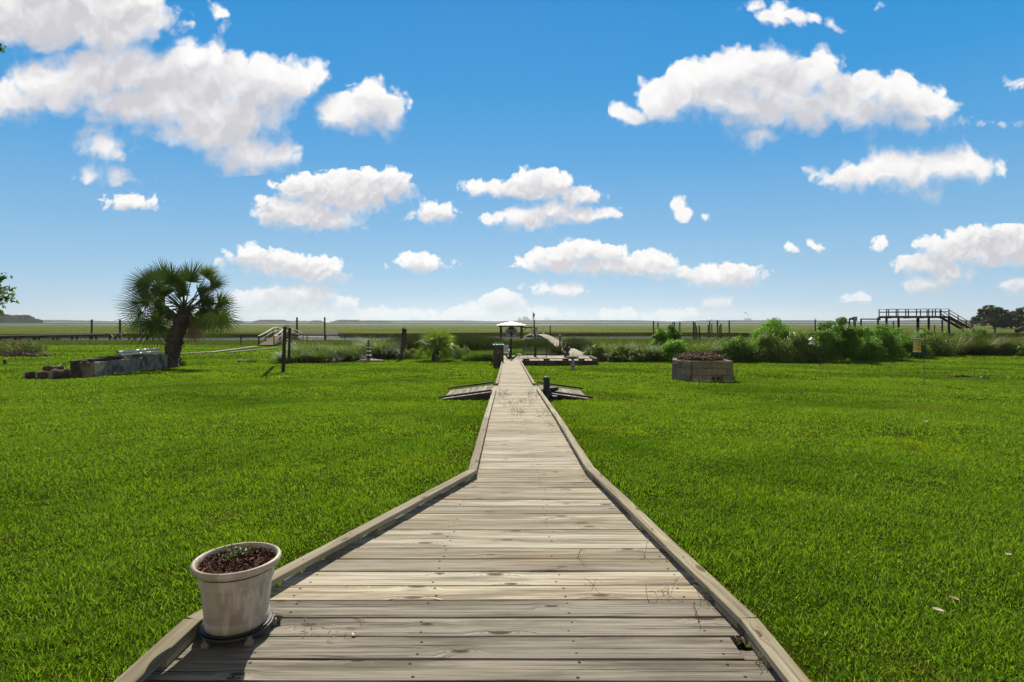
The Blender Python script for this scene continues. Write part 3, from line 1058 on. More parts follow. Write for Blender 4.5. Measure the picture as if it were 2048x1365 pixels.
# ------------------------------------------------------------------ far woods and works
def woods(name, label, segs, cat='woods', kind='stuff', step=1.0):
    """segs: (px0, px1, top_row, distance); a bank of overlapping crowns with real depth"""
    mb = MB()
    mb.smooth = True
    for px0, px1, ty, d in segs:
        hgt = (HZ + 3050 / d - ty) / F * d
        x0, x1 = (px0 - CX) / F * d, (px1 - CX) / F * d
        r_ = hgt * 0.55
        nn = max(3, int((x1 - x0) / (r_ * 0.8 * step)))
        for k in range(nn + 1):
            for row in (0, 1):
                t = (k + random.uniform(-0.3, 0.3)) / nn
                taper = min(1.0, 0.35 + 3.0 * min(t, 1 - t)) if nn > 4 else 1.0
                rr = r_ * random.uniform(0.75, 1.15) * taper
                zz = MZ + max(hgt * taper - rr * random.uniform(0.85, 1.05), rr * 0.3)
                mb.blob((x0 + (x1 - x0) * t, d + row * r_ * 1.4 + random.uniform(-1, 1) * r_ * 0.5, zz), rr, sx=1.3, sub=2, wob=0.22)
            mb.blob((x0 + (x1 - x0) * (k + 0.5) / nn, d, MZ + hgt * 0.12), r_ * 0.55, sx=1.8, sub=1, wob=0.2)
    o = mb.build(name, M['treeline'])
    tag(o, label, cat, kind=kind)
    return o


woods('wooded_island', 'dark wooded island at the far left of the marsh', [(-150, 30, 627, 1500), (10, 62, 631, 1500), (50, 78, 638, 1500)], cat='island', kind=None)
far = []
woods('treeline', 'low distant blue line of trees along the horizon', [(-300, 240, 640.5, 4200), (240, 500, 641.0, 4200), (500, 640, 642, 4200), (660, 1000, 641.3, 4300), (980, 1350, 641.0, 4300), (1340, 1700, 641.0, 4300), (1690, 2350, 640.5, 4200)], cat='treeline')
woods('wooded_island', 'low wooded hummock on the horizon left of the tall twin pilings', [(505, 580, 640.0, 3200)], cat='island', kind=None)
woods('wooded_island', 'small low wooded hummock between the twin pilings on the horizon', [(618, 646, 641.3, 3200)], cat='island', kind=None)
woods('wooded_island', 'long low wooded hummock on the horizon right of the twin pilings', [(664, 730, 640.3, 3200), (700, 780, 641.5, 3200)], cat='island', kind=None)
woods('wooded_island', 'low wooded hummock peeping out right of the leaning palm', [(452, 488, 641.3, 3200)], cat='island', kind=None)

DF = 7600.0


def fz(py):
    return CAMH - (py - HZ) / F * DF


def fx(px):
    return (px - CX) / F * DF


def fbox(mb, px0, px1, top, depth=40, dd=0, bottom=None):
    z0 = MZ if bottom is None else fz(bottom)
    z1 = fz(top)
    mb.box(((fx(px0) + fx(px1)) / 2, DF + dd, (z0 + z1) / 2), fx(px1) - fx(px0), depth, z1 - z0, ch=0.5)


def fpipe(mb, px, top, w, bottom=None, dd=0):
    z0 = MZ if bottom is None else fz(bottom)
    mb.tube([(fx(px), DF + dd, z0), (fx(px), DF + dd, fz(top))], [w / F * DF / 2, w / F * DF / 2 * 0.8], n=10)


def mill(name, label, cat):
    return thing(name, label, cat, (0, 0, 0))


t = mill('paper_mill', 'pale hazy paper mill with boxy towers and stacks behind the boat shelter', 'factory')
for a in ((1036, 1042, 636), (1046, 1055.5, 634), (1053, 1060, 637.5), (1042, 1047, 640)):
    mb = MB(); fbox(mb, *a, depth=60 + a[0] % 7 * 9); mb.build('mill_building', M['far_wall'], t)
mb = MB(); fbox(mb, 1046.3, 1050.5, 633.2, depth=30, dd=4); mb.build('mill_tower', M['far_wall'], t)
mb = MB(); mb.tube([(fx(1040), DF - 45, fz(637)), (fx(1047.5), DF - 45, fz(640))], 3.0, n=6); mb.build('conveyor', M['far_wall'], t)
for px, tp in ((1055.3, 632.7), (1058.5, 636)):
    mb = MB(); fpipe(mb, px, tp, 0.8, dd=-30); mb.build('chimney', M['far_dark'], t)
t = mill('red_chimney', 'tall reddish factory chimney just left of the flag', 'chimney')
mb = MB(); fpipe(mb, 1063.6, 630.5, 0.9); mb.build('stack', M['far_red'], t)
mb = MB(); fpipe(mb, 1063.6, 629.9, 1.15, bottom=630.6); mb.build('rim', M['far_wall'], t)
t = mill('crane', 'hazy container crane with two raised booms on the horizon', 'crane')
for px, lean in ((1092, -2.2), (1096.8, -1.2)):
    mb = MB()
    for s in (-1.4, 1.4):
        mb.tube([(fx(px + s), DF, MZ), (fx(px + s * 0.6), DF, fz(637.3))], 2.0, n=6)
    mb.tube([(fx(px - 3.0), DF, fz(638.6)), (fx(px + 4.2), DF, fz(638.6))], 2.4, n=6)
    mb.tube([(fx(px), DF, fz(638.6)), (fx(px + lean), DF, fz(633.4))], 2.0, n=6)
    mb.build('gantry', M['far_dark'], t)
t = mill('warehouse', 'long low pale warehouse on the horizon right of the crane', 'warehouse')
mb = MB(); fbox(mb, 1108, 1126, 641.2, depth=80); mb.build('hall', M['far_wall'], t)
mb = MB(); fbox(mb, 1122, 1126, 639.6, depth=40, dd=5); mb.build('tower', M['far_wall'], t)
t = mill('radio_mast', 'thin mast on the horizon right of the long warehouse', 'mast')
mb = MB(); fpipe(mb, 1142.5, 640, 0.35); mb.build('mast', M['far_dark'], t)
t = mill('water_tower', 'tiny water tower on the horizon beyond the right pilings', 'water tower')
mb = MB(); fpipe(mb, 1239, 639.5, 0.35); mb.build('stem', M['far_dark'], t)
mb = MB(); mb.blob((fx(1239), DF, fz(639.2)), 5.5, sz=0.55, sub=2, wob=0); mb.build('tank', M['far_wall'], t)
t = mill('chimney', 'slim chimney with a thin smoke trail above the old pilings', 'chimney')
mb = MB(); fpipe(mb, 1413, 634, 0.5); mb.build('stack', M['far_dark'], t)
t = mill('mill_block', 'small pale block on the horizon above the old pilings', 'factory')
mb = MB(); fbox(mb, 1421, 1425, 639.2, depth=40); mb.build('block', M['far_wall'], t)
t = mill('refinery', 'low spread of hazy works right of the old pilings', 'factory')
for a in ((1448, 1456, 641.2), (1456, 1469, 640.6), (1440, 1448, 642)):
    mb = MB(); fbox(mb, *a, depth=50); mb.build('shed', M['far_wall'], t)
for px, tp in ((1443, 636.5), (1462, 637.5), (1466, 639)):
    mb = MB(); fpipe(mb, px, tp, 0.5, dd=-20); mb.build('chimney', M['far_dark'], t)
t = mill('power_station', 'grey power station block with a smoking chimney on the horizon', 'power station')
mb = MB(); fbox(mb, 1490.5, 1500.8, 637, depth=70); mb.build('boiler_house', M['far_wall'], t)
mb = MB(); fpipe(mb, 1496, 630.2, 0.8); mb.build('chimney', M['far_dark'], t)
t = mill('water_tower', 'tiny water tower on the horizon right of the power station', 'water tower')
mb = MB(); fpipe(mb, 1549, 640, 0.35); mb.build('stem', M['far_dark'], t)
mb = MB(); mb.blob((fx(1549), DF, fz(639.6)), 5.0, sz=0.55, sub=2, wob=0); mb.build('tank', M['far_wall'], t)
# smoke of the power station and of the slim chimney
m_, gg, out = new_mat('smoke')
vol = gg.n('ShaderNodeVolumePrincipled')
vol.inputs['Color'].default_value = (0.95, 0.95, 0.95, 1)
vol.inputs['Density'].default_value = 0.05
vol.inputs['Anisotropy'].default_value = 0.7
gg.nt.links.new(vol.outputs[0], out.inputs['Volume'])
M['smoke'] = m_
for pts, lab in (([(1496, 629.6, 0.8), (1494.5, 628.2, 1.3), (1492, 626.6, 1.6), (1489, 625.6, 1.8), (1487, 625.4, 1.2)], 'white smoke blowing left from the power station chimney'),):
    mb = MB()
    mb.tube([(fx(a), DF, fz(b)) for a, b, _ in pts], [c / F * DF / 2 for _, _, c in pts], n=10)
    tag(mb.build('smoke', M['smoke']), lab, 'smoke', kind='stuff')

# air between here and the horizon
m_, gg, out = new_mat('haze')
vol = gg.n('ShaderNodeVolumePrincipled')
vol.inputs['Color'].default_value = (0.86, 0.94, 1.0, 1)
vol.inputs['Density'].default_value = 0.000085
vol.inputs['Anisotropy'].default_value = 0.45
gg.nt.links.new(vol.outputs[0], out.inputs['Volume'])
bm = bmesh.new()
bmesh.ops.create_cube(bm, size=1.0)
me = bpy.data.meshes.new('haze')
bm.to_mesh(me)
bm.free()
hz = link_mesh('haze', me, m_)
hz.location = (0, 4700, 64.85)
hz.scale = (19000, 9700, 138.3)
tag(hz, 'thin pale blue haze over the marsh and horizon', 'haze', kind='stuff')


# ------------------------------------------------------------------ boardwalk
bw = thing('boardwalk', 'long weathered plank boardwalk running straight down the lawn to the landing', 'boardwalk', (0.2, 3.0, 0))
PITCH = 0.19
# board edges near the camera were read off the photograph; further on the pitch is even
edges_py = [1520, 1437, 1364, 1319.5, 1273.4, 1235.8, 1201, 1170.9, 1142.9, 1119.3, 1097, 1077.9, 1059.5, 1041.7, 1026.7, 1012.3]


def deck_d(py):
    lo, hi = 1.0, 60
    for _ in range(50):
        m = 0.5 * (lo + hi)
        if (CAMH - deck_z(m)) * F / m > py - HZ:
            lo = m
        else:
            hi = m
    return lo


eds = [-0.4, 0.1, 0.55, 1.0, 1.35, 1.72] + [deck_d(q_) for q_ in edges_py[1:]]
while eds[-1] < 40.5:
    eds.append(eds[-1] + PITCH + random.uniform(-0.004, 0.004))
new_b, old_b = MB(), MB()
for i, (a, b) in enumerate(zip(eds[:-1], eds[1:])):
    mid = (a + b) / 2
    xl, xr = (float(q_) for q_ in deck_edges(mid))
    grey = mid < 3.1
    mb = old_b if grey else new_b
    gap = (0.014 if grey else random.choice([0.009, 0.013, 0.017, 0.008])) if mid < 12 else 0.008
    z = deck_z(mid) - 0.019 + random.uniform(-0.003, 0.003)
    if 16.2 < mid < 18.4:
        xl, xr = xl - 0.06, xr + 0.06
    sk = random.uniform(-0.004, 0.004)
    seg = 6 if mid < 6 else 2
    rnd_ = random.random()
    if abs(mid - (deck_d(1273.4) + deck_d(1319.5)) / 2) < 0.05:      # the board with the broken right corner
        xq = 1.06
        mb.board((xl, mid - sk, z), (xq, mid, z), b - a - gap, 0.038, seg=seg, warp=0.0012, ch=0.004, rnd=rnd_)
        mb.board((xq + 0.002, mid - 0.055, z - 0.001), (xr - 0.06, mid - 0.058, z - 0.002), (b - a) * 0.40, 0.036, seg=2, warp=0.002, rnd=rnd_)
    else:
        mb.board((xl, mid - sk, z), (xr, mid + sk, z), b - a - gap, 0.038, seg=seg, warp=0.0011, ch=0.004, rnd=rnd_)
    if mid < 9:
        for xq in ((xl + 0.10, 0.29 - 0.006 * mid, xr - 0.10) if mid > 5.9 else (-1.2, -0.45, 0.29, 0.98)):
            if xl + 0.08 < xq < xr - 0.06:
                for dy in (-0.045, 0.05):
                    if random.random() < 0.85:
                        mb.mat = 1
                        mb.lathe((xq + random.uniform(-0.03, 0.03), mid + dy + random.uniform(-0.01, 0.01), z + 0.019), [(0.0, 0.0012), (0.0066, 0.0010), (0.0078, 0.0003)], n=8)
                        mb.mat = 0
new_b.build('decking', [M['deck_wood'], M['rust_iron']], bw)
tag(old_b.build('decking', [M['deck_grey'], M['rust_iron']], bw), 'greyer rougher boards nearest the house')
# beams below
for dx_ in (0.06, 0.5, 0.94):
    pts = [3.4, 5.9, 9.6, 13, 16, 19.2, 25, 32, 40.4]
    for a, b in zip(pts[:-1], pts[1:]):
        xa = deck_edges(a)[0] * (1 - dx_) + deck_edges(a)[1] * dx_
        xb = deck_edges(b)[0] * (1 - dx_) + deck_edges(b)[1] * dx_
        mb = MB()
        mb.board((xa, a, deck_z(a) - 0.115), (xb, b - 0.01, deck_z(b) - 0.115), 0.04, 0.14)
        mb.build('joist', M['dark_wood'], bw)
for x_ in (-1.5, -0.7, 0.3, 1.1):
    mb = MB()
    mb.board((x_, -0.4, deck_z(-0.4) - 0.115), (x_ * (0.75 if x_ < -1 else 1), 3.3, deck_z(3.3) - 0.115), 0.04, 0.14)
    mb.build('joist', M['dark_wood'], bw)

# bare soil beneath
xs_ = np.linspace(-0.5, 0.5, 2)


def kerb(pts, label=None, blocks=True):
    """a flat rail on short blocks along the deck edge, following points (x, d)"""
    rails = []
    for (xa, da), (xb, db) in pts:
        mb = MB()
        nseg = max(1, int((db - da) / 2.5))
        za, zb = deck_z(da) + 0.038 + 0.019, deck_z(db) + 0.038 + 0.019
        mb.board((xa, da, za), (xb, db, zb), 0.089, 0.038, seg=max(3, int((db - da) / 0.45)), warp=0.0028, ch=0.004)
        mb.mat = 1
        Lr = math.hypot(xb - xa, db - da)
        for j in range(int(Lr / 0.55) if da < 12 else 0):
            t = (j + 0.35 + random.uniform(-0.1, 0.1)) * 0.55 / Lr
            mb.lathe((xa + (xb - xa) * t + random.uniform(-.02, .02), da + (db - da) * t, za + (zb - za) * t + 0.0195), [(0.0, 0.001), (0.006, 0.0008), (0.007, -0.002)], n=7)
        mb.mat = 0
        k = mb.build('kerb_rail', [M['kerb_wood'], M['rust_iron']], bw)
        if blocks:
            L = math.hypot(xb - xa, db - da)
            nb = max(1, int(L / 1.1))
            for j in range(nb + 1):
                t = 0.05 + 0.9 * j / nb
                hw = 0.12 / L
                p_, q_ = t - hw, t + hw
                bb = MB()
                bb.board((xa + (xb - xa) * p_, da + (db - da) * p_, deck_z(da + (db - da) * p_) + 0.0185), (xa + (xb - xa) * q_, da + (db - da) * q_, deck_z(da + (db - da) * q_) + 0.0185), 0.082, 0.036)
                bb.build('spacer_block', M['kerb_wood'], k)
        rails.append(k)
    return rails


def le(d):
    return float(deck_edges(d)[0]) + 0.045


def re(d):
    return float(deck_edges(d)[1]) - 0.045


kerb([((-1.558, -0.4), (-1.575, 2.83)),
      ((-1.575, 2.837), (le(5.9) + 0.012, 5.88)),
      ((le(5.9), 5.885), (le(9.6), 9.6)), ((le(9.6), 9.606), (le(16.1), 16.1)),
      ((le(18.5), 18.5), (le(24), 24)), ((le(24), 24.006), (le(32), 32)), ((le(32), 32.006), (le(40.3), 40.3))])
kerb([((1.168, -0.4), (1.170, 2.83)),
      ((1.168, 2.837), (re(6.0), 5.99)),
      ((re(6.0), 5.997), (re(9.2), 9.2)), ((re(9.2), 9.206), (re(16.1), 16.1)),
      ((re(18.5), 18.5), (re(25), 25)), ((re(25), 25.006), (re(33), 33)), ((re(33), 33.006), (re(40.3), 40.3))])


# side ramps at the crossing
def ramp(side):
    e = 1 if side > 0 else -1
    x0 = (0.82 if e > 0 else -0.585)
    x1 = (2.18 if e > 0 else -1.97)
    zt = deck_z(17.3) - 0.02
    zb = float(lawn_z(17.0)) + 0.02
    mb = MB()
    nb = 8
    for i in range(nb):
        t0, t1 = i / nb, (i + 1) / nb
        a = Vector((x0 + (x1 - x0) * (t0 + t1) / 2, 16.35, zt + (zb - zt) * (t0 + t1) / 2))
        b = a + Vector((0, 2.05, 0))
        nrm = Vector(((zt - zb) * e, 0, abs(x1 - x0)))
        mb.board(a, b, abs(x1 - x0) / nb - 0.008, 0.03, up=nrm)
    r_ = mb.build('ramp', M['deck_grey'], bw)
    for dd in (16.28, 18.46):
        rm = MB()
        rm.board((x0, dd, zt + 0.075), (x1 + 0.1 * e, dd - 0.02 if dd < 17 else dd, zb + 0.065), 0.09, 0.05)
        rm.build('ramp_rim', M['dark_wood'], r_)
        # wedge-shaped skirt below the rim
        w_ = MB()
        y0, y1 = dd - 0.02, dd + 0.02
        A = [(x0, zt + 0.02), (x1, zb + 0.01), (x0, zb - 0.12)]
        vs = [(p_, y0, q_) for p_, q_ in A] + [(p_, y1, q_) for p_, q_ in A]
        w_.add(vs, [(0, 1, 2), (5, 4, 3), (0, 3, 4, 1), (1, 4, 5, 2), (2, 5, 3, 0)])
        w_.build('ramp_skirt', M['dark_wood'], r_)


ramp(-1)
ramp(1)

# ------------------------------------------------------------------ landing at the end of the walk, and the pier
ld = thing('landing', 'wide low plank landing across the end of the boardwalk with dark fascia', 'landing', (2.7, 43, 0))
LZ = CAMH - 2.735
mb = MB()
x_ = -1.0
while x_ < 6.0:
    mb.board((x_ + 0.07, 40.62, LZ - 0.019), (x_ + 0.07, 46.6, LZ - 0.019), 0.136, 0.038)
    x_ += 0.142
mb.build('decking', M['deck_wood'], ld)
for p_, q_ in (((0.62, 40.58), (6.06, 40.58)), ((6.06, 40.62), (6.06, 46.6)), ((-1.03, 40.62), (-1.03, 46.6))):
    mb = MB()
    mb.board((*p_, LZ - 0.20), (*q_, LZ - 0.20), 0.045, 0.36)
    mb.build('fascia', M['dark_wood'], ld)
for (a, b) in (((0.68, 40.68), (6.04, 40.68)), ((5.98, 40.76), (5.98, 44.2))):
    mb = MB()
    mb.board((a[0], a[1], LZ + 0.125), (b[0], b[1], LZ + 0.125), 0.10, 0.05)
    k = mb.build('kerb_rail', M['kerb_wood'], ld)
    L = math.hypot(b[0] - a[0], b[1] - a[1])
    for j in range(5):
        t = (j + 0.5) / 5 if j < 5 else 1
        t = [0.06, 0.33, 0.58, 0.79, 0.97][j]
        px_, py_ = a[0] + (b[0] - a[0]) * t, a[1] + (b[1] - a[1]) * t
        dx_, dy_ = (b[0] - a[0]) / L * 0.22, (b[1] - a[1]) / L * 0.22
        bb = MB()
        bb.board((px_ - dx_, py_ - dy_, LZ + 0.052), (px_ + dx_, py_ + dy_, LZ + 0.052), 0.09, 0.095)
        bb.build('spacer_block', M['dark_wood'], k)

pr = thing('pier', 'long pale plank pier curving from the landing out over the creek', 'pier', (4.5, 70, 0))
# centre line: (left px, right px, row, distance)
PL = [(1148, 1186, 717, 43.5), (1138, 1170, 709, 47.5), (1128, 1154, 702, 53), (1115, 1140, 695, 61), (1100, 1129, 686, 72), (1086, 1117, 677.5, 86), (1076, 1105, 671.5, 100), (1070, 1095, 669.3, 112), (1066, 1088, 669.0, 122)]
PLd = [t[3] for t in PL]


def pier_at(d):
    l_ = np.interp(d, PLd, [t[0] for t in PL]); r_ = np.interp(d, PLd, [t[1] for t in PL]); y_ = np.interp(d, PLd, [t[2] for t in PL])
    return W(l_, y_, d), W(r_, y_, d)


mb = MB()
d = 43.5
while d < 122:
    a, b = pier_at(d)
    wdt = 1.55
    c = (a + b) / 2
    hw = Vector((wdt / 2, 0, 0))
    mb.board(c - hw, c + hw, 0.137, 0.038)
    d += 0.145
mb.build('decking', M['deck_wood'], pr)
for k in range(12):
    d0, d1 = 43.5 + k * 6.5, 43.5 + (k + 1) * 6.5 - 0.02
    for s in (-0.72, 0.0, 0.72):
        a = sum(pier_at(d0), Vector()) / 2 + Vector((s, 0, -0.13))
        b = sum(pier_at(min(d1, 122)), Vector()) / 2 + Vector((s, 0, -0.13))
        mb = MB()
        mb.board(a, b, 0.05, 0.2)
        mb.build('stringer', M['dark_wood'], pr)
for k in range(10):
    d = 50 + k * 7.6
    c = sum(pier_at(d), Vector()) / 2
    for s in (-0.86, 0.86):
        mb = MB()
        mb.tube([(c.x + s, d, WATER_Z - 0.4), (c.x + s, d, c.z - 0.04)], 0.10, n=10)
        mb.build('pile', M['pile_wood'], pr)
# white rail posts at the far end
for px, d in ((1075, 118), (1086, 118), (1087.5, 104), (1074, 106)):
    mb = MB()
    b = W(px, 669, d)
    mb.tube([(b.x, d, b.z - 0.3), (b.x, d, b.z + 1.25)], 0.07, n=8)
    mb.lathe((b.x, d, b.z + 1.25), [(0.09, 0), (0.10, 0.05), (0.0, 0.14)], n=8)
    mb.build('rail_post', M['white_paint'], pr)

# ------------------------------------------------------------------ planter, its caddy and what lies about
PB = Vector(((474 - CX) / F * 2.84, 2.84, deck_z(2.84)))
cad = thing('plant_caddy', 'dark round plant caddy on casters under the cream planter', 'plant caddy', PB)
mb = MB()
N = 40
cz = PB.z + 0.046
for rad_, th in ((0.162, 0.010), (0.090, 0.008)):
    mb.tube([(PB.x + rad_ * math.cos(2 * math.pi * i / N), PB.y + rad_ * math.sin(2 * math.pi * i / N), cz) for i in range(N + 1)], th, n=8, cap=False)
for i in range(6):
    a = 2 * math.pi * (i + 0.3) / 6
    mb.board((PB.x + 0.09 * math.cos(a), PB.y + 0.09 * math.sin(a), cz), (PB.x + 0.160 * math.cos(a), PB.y + 0.160 * math.sin(a), cz), 0.028, 0.010)
mb.lathe((PB.x, PB.y, cz + 0.010), [(0.0, 0), (0.155, 0), (0.163, 0.008), (0.158, 0.009), (0.0, 0.004)], n=40)
mb.build('tray', M['black_plastic'], cad)
for i in range(5):
    a = 2 * math.pi * (i + 0.12) / 5 + 0.3
    cx_, cy_ = PB.x + 0.165 * math.cos(a), PB.y + 0.165 * math.sin(a)
    mb = MB()
    mb.tube([(cx_ - 0.016, cy_, PB.z + 0.019), (cx_ - 0.012, cy_, PB.z + 0.019), (cx_ + 0.012, cy_, PB.z + 0.019), (cx_ + 0.016, cy_, PB.z + 0.019)], [0.015, 0.019, 0.019, 0.015], n=16)
    mb.tube([(cx_, cy_, PB.z + 0.036), (cx_, cy_, cz + 0.006)], 0.012, n=8)
    mb.build('caster', M['caster_grey'], cad)

pz = PB.z + 0.056
pot = thing('planter', 'large cream plastic planter with grimy chalky streaks and a rolled rim', 'planter', (PB.x, PB.y, pz))
H = 0.318
mb = MB()
prof = [(0.0, 0.0), (0.136, 0.0), (0.145, 0.005), (0.148, 0.025), (0.1495, 0.045), (0.144, 0.049), (0.146, 0.056), (0.153, 0.12), (0.161, 0.20), (0.169, H - 0.048), (0.174, H - 0.036)]
mb.lathe((PB.x, PB.y, pz), prof, n=72)
mb.build('pot_wall', M['planter_plastic'], pot)
mb = MB()
mb.lathe((PB.x, PB.y, pz), [(0.1735, H - 0.040), (0.190, H - 0.036), (0.200, H - 0.026), (0.2045, H - 0.012), (0.201, H - 0.002), (0.193, H + 0.003), (0.186, H), (0.180, H - 0.010), (0.175, H - 0.04), (0.170, H - 0.10)], n=72)
mb.build('rim', M['planter_plastic'], pot)
mb = MB()
mb.lathe((PB.x, PB.y, pz + H - 0.036), [(0.178, -0.01), (0.170, 0.004), (0.13, 0.016), (0.06, 0.012), (0.0, 0.018)], n=40, wob=0.01)
mul = mb.build('mulch', M['mulch'], pot)
n = 2600
a = rng.uniform(0, 2 * np.pi, n)
rr = 0.172 * np.sqrt(rng.uniform(0, 1, n))
c = np.stack([PB.x + rr * np.cos(a), PB.y + rr * np.sin(a), pz + H - 0.030 + rng.uniform(-0.004, 0.016, n)], 1)
nr = rng.normal(size=(n, 3)) * 0.7
nr[:, 2] += 0.9
V, Q = leaves_arrays(c, nr, rng.uniform(0.010, 0.034, n), rng.uniform(0.2, 0.5, n))
m_, gg, out = new_mat('mulch_chips')
rn = attr(gg, 'rnd', 'Fac')
princ(gg, out, gg.ramp(rn, [(0.0, (0.03, 0.012, 0.009)), (0.6, (0.10, 0.038, 0.026)), (0.9, (0.16, 0.07, 0.045)), (1.0, (0.34, 0.24, 0.15))]), 0.8, 0.25)
M['mulch_chips'] = m_
ch = np_mesh('bark_chips', V, quads=Q, rnd=np.repeat(rng.uniform(0, 1, n), 4), mats=M['mulch_chips'], parent=mul)
ch['kind'] = 'stuff'

pc = Vector((PB.x - 0.03, PB.y + 0.05, pz + H - 0.035))
tw = thing('potted_seedling', 'small dry twiggy plant with a few green leaves in the planter', 'plant', pc)
mb = MB()
tips = []
for i in range(13):
    a = random.uniform(0, 6.28)
    r_ = random.uniform(0.03, 0.09)
    h_ = random.uniform(0.025, 0.07)
    e = pc + Vector((math.cos(a) * r_, math.sin(a) * r_, h_))
    mid = pc.lerp(e, 0.5) + Vector((random.uniform(-0.01, 0.01), random.uniform(-0.01, 0.01), 0.018))
    mb.tube([pc + Vector((random.uniform(-0.012, 0.012), random.uniform(-0.012, 0.012), -0.01)), mid, e], [0.0035, 0.0028, 0.0012], n=5)
    tips.append(e)
    tips.append(mid)
mb.build('stems', M['twig_wood'], tw)
n = 90
idx = rng.integers(0, len(tips), n)
c = np.array([tuple(tips[i]) for i in idx]) + rng.normal(0, 0.014, (n, 3))
V, Q = leaves_arrays(c, rng.normal(size=(n, 3)) + np.array([0, 0, 0.6]), rng.uniform(0.014, 0.032, n), rng.uniform(0.25, 0.45, n))
np_mesh('leaves', V, quads=Q, rnd=np.repeat(rng.uniform(0, 1, n), 4), mats=M['weed'], parent=tw)

# pebble by the caddy, leaves and needles on the boards
def on_deck(px, py):
    d = deck_d(py)
    return Vector(((px - CX) / F * d, d, deck_z(d)))


mb = MB()
p_ = on_deck(551, 1244)
mb.blob(p_ + Vector((0, 0, 0.022)), 0.030, sx=1.0, sy=0.8, sz=0.75, sub=3, wob=0.2)
tag(mb.build('pebble', M['twig_wood']), 'small brown rough lump on the deck beside the planter', 'pebble')


def dead_leaf(px, py, size, label, mat='litter', ground=False):
    p_ = on_deck(px, py) if not ground else G_(px, py) + Vector((0, 0, 0.05))
    if ground:
        p_.z = float(ground_z(p_.x, p_.y)) + 0.06
    mb = MB()
    rows, L = 7, size
    a0 = random.uniform(0, 6.28)
    ca, sa = math.cos(a0), math.sin(a0)
    vs, fs = [], []
    for i in range(rows):
        t = i / (rows - 1)
        wd = L * 0.32 * math.sin(math.pi * min(1, t * 0.94 + 0.03)) ** 0.8 + 0.001
        for s in (-1, 0, 1):
            lx, ly = (t - 0.5) * L, s * wd
            lz = 0.006 + abs(s) * 0.35 * wd + 0.25 * L * (t - 0.5) ** 2
            vs.append((p_.x + lx * ca - ly * sa, p_.y + lx * sa + ly * ca, p_.z + lz))
    for i in range(rows - 1):
        for j in range(2):
            k = i * 3 + j
            fs.append((k, k + 1, k + 4, k + 3))
    b0 = len(vs)
    vs2 = vs + [(x__, y__, z__ - 0.0012) for x__, y__, z__ in vs]
    fs2 = fs + [tuple(b0 + i for i in reversed(f_)) for f_ in fs]
    mb.add(vs2, fs2, smooth=True)
    return tag(mb.build('dead_leaf', M[mat]), label, 'leaf')


dead_leaf(708, 1272, 0.035, 'curled tan leaf on the deck right of the planter', 'litter')
dead_leaf(1908, 1222, 0.055, 'dry brown leaf on the grass right of the boardwalk', 'litter', True)
dead_leaf(1876, 1246, 0.055, 'white-edged pale leaf on the grass near the dry brown leaf', 'pale_leaf', True)
dead_leaf(2017, 1132, 0.05, 'pale leaf on the grass at the far right edge', 'pale_leaf', True)
dead_leaf(1852, 857, 0.11, 'small pale scrap on the mid lawn, right side', 'pale_leaf', True)

# pine needles and dry grass wisps on the boards
strands = MB()


def wisp(px, py, n, sp, L, up=0.25):
    for _ in range(n):
        p_ = on_deck(px + random.gauss(0, sp), py + random.gauss(0, sp * 0.35))
        a = random.uniform(0, 6.28)
        l_ = L * random.uniform(0.5, 1.3)
        k = random.uniform(0.0, up) * l_
        e = p_ + Vector((math.cos(a) * l_, math.sin(a) * l_, 0.004 + k))
        m_ = p_.lerp(e, 0.5) + Vector((random.uniform(-1, 1) * l_ * 0.15, random.uniform(-1, 1) * l_ * 0.15, 0.004 + k * 0.5))
        strands.tube([p_ + Vector((0, 0, 0.003)), m_, e], 0.0011 + 0.00012 * p_.y, n=4, cap=False)


wisp(620, 1262, 11, 24, 0.034, 0.1)
wisp(672, 1270, 10, 28, 0.034, 0.1)
wisp(715, 1240, 5, 14, 0.036, 0.1)
wisp(1330, 1190, 8, 16, 0.07, 1.0)
wisp(1290, 1115, 3, 3, 0.06, 1.5)
wisp(1158, 1118, 3, 3, 0.06, 1.5)
wisp(1186, 1170, 3, 4, 0.06, 1.2)
wisp(1392, 1232, 4, 4, 0.06, 1.5)
wisp(1408, 1200, 6, 6, 0.08, 1.2)
wisp(1490, 1290, 14, 12, 0.06, 0.8)
wisp(1520, 1325, 8, 6, 0.06, 0.8)
for cx_, cy_, n_ in ((1010, 791, 34), (1040, 805, 16), (1064, 789, 26), (1064, 804, 22), (1040, 825, 26), (1012, 812, 14), (1088, 832, 18), (1050, 845, 4), (1105, 858, 6)):
    wisp(cx_, cy_, n_, 9, 0.16, 0.9)
tag(strands.build('dry_wisps', M['straw']), 'scattered pine needles and dry grass wisps on the boards', 'debris', kind='stuff')


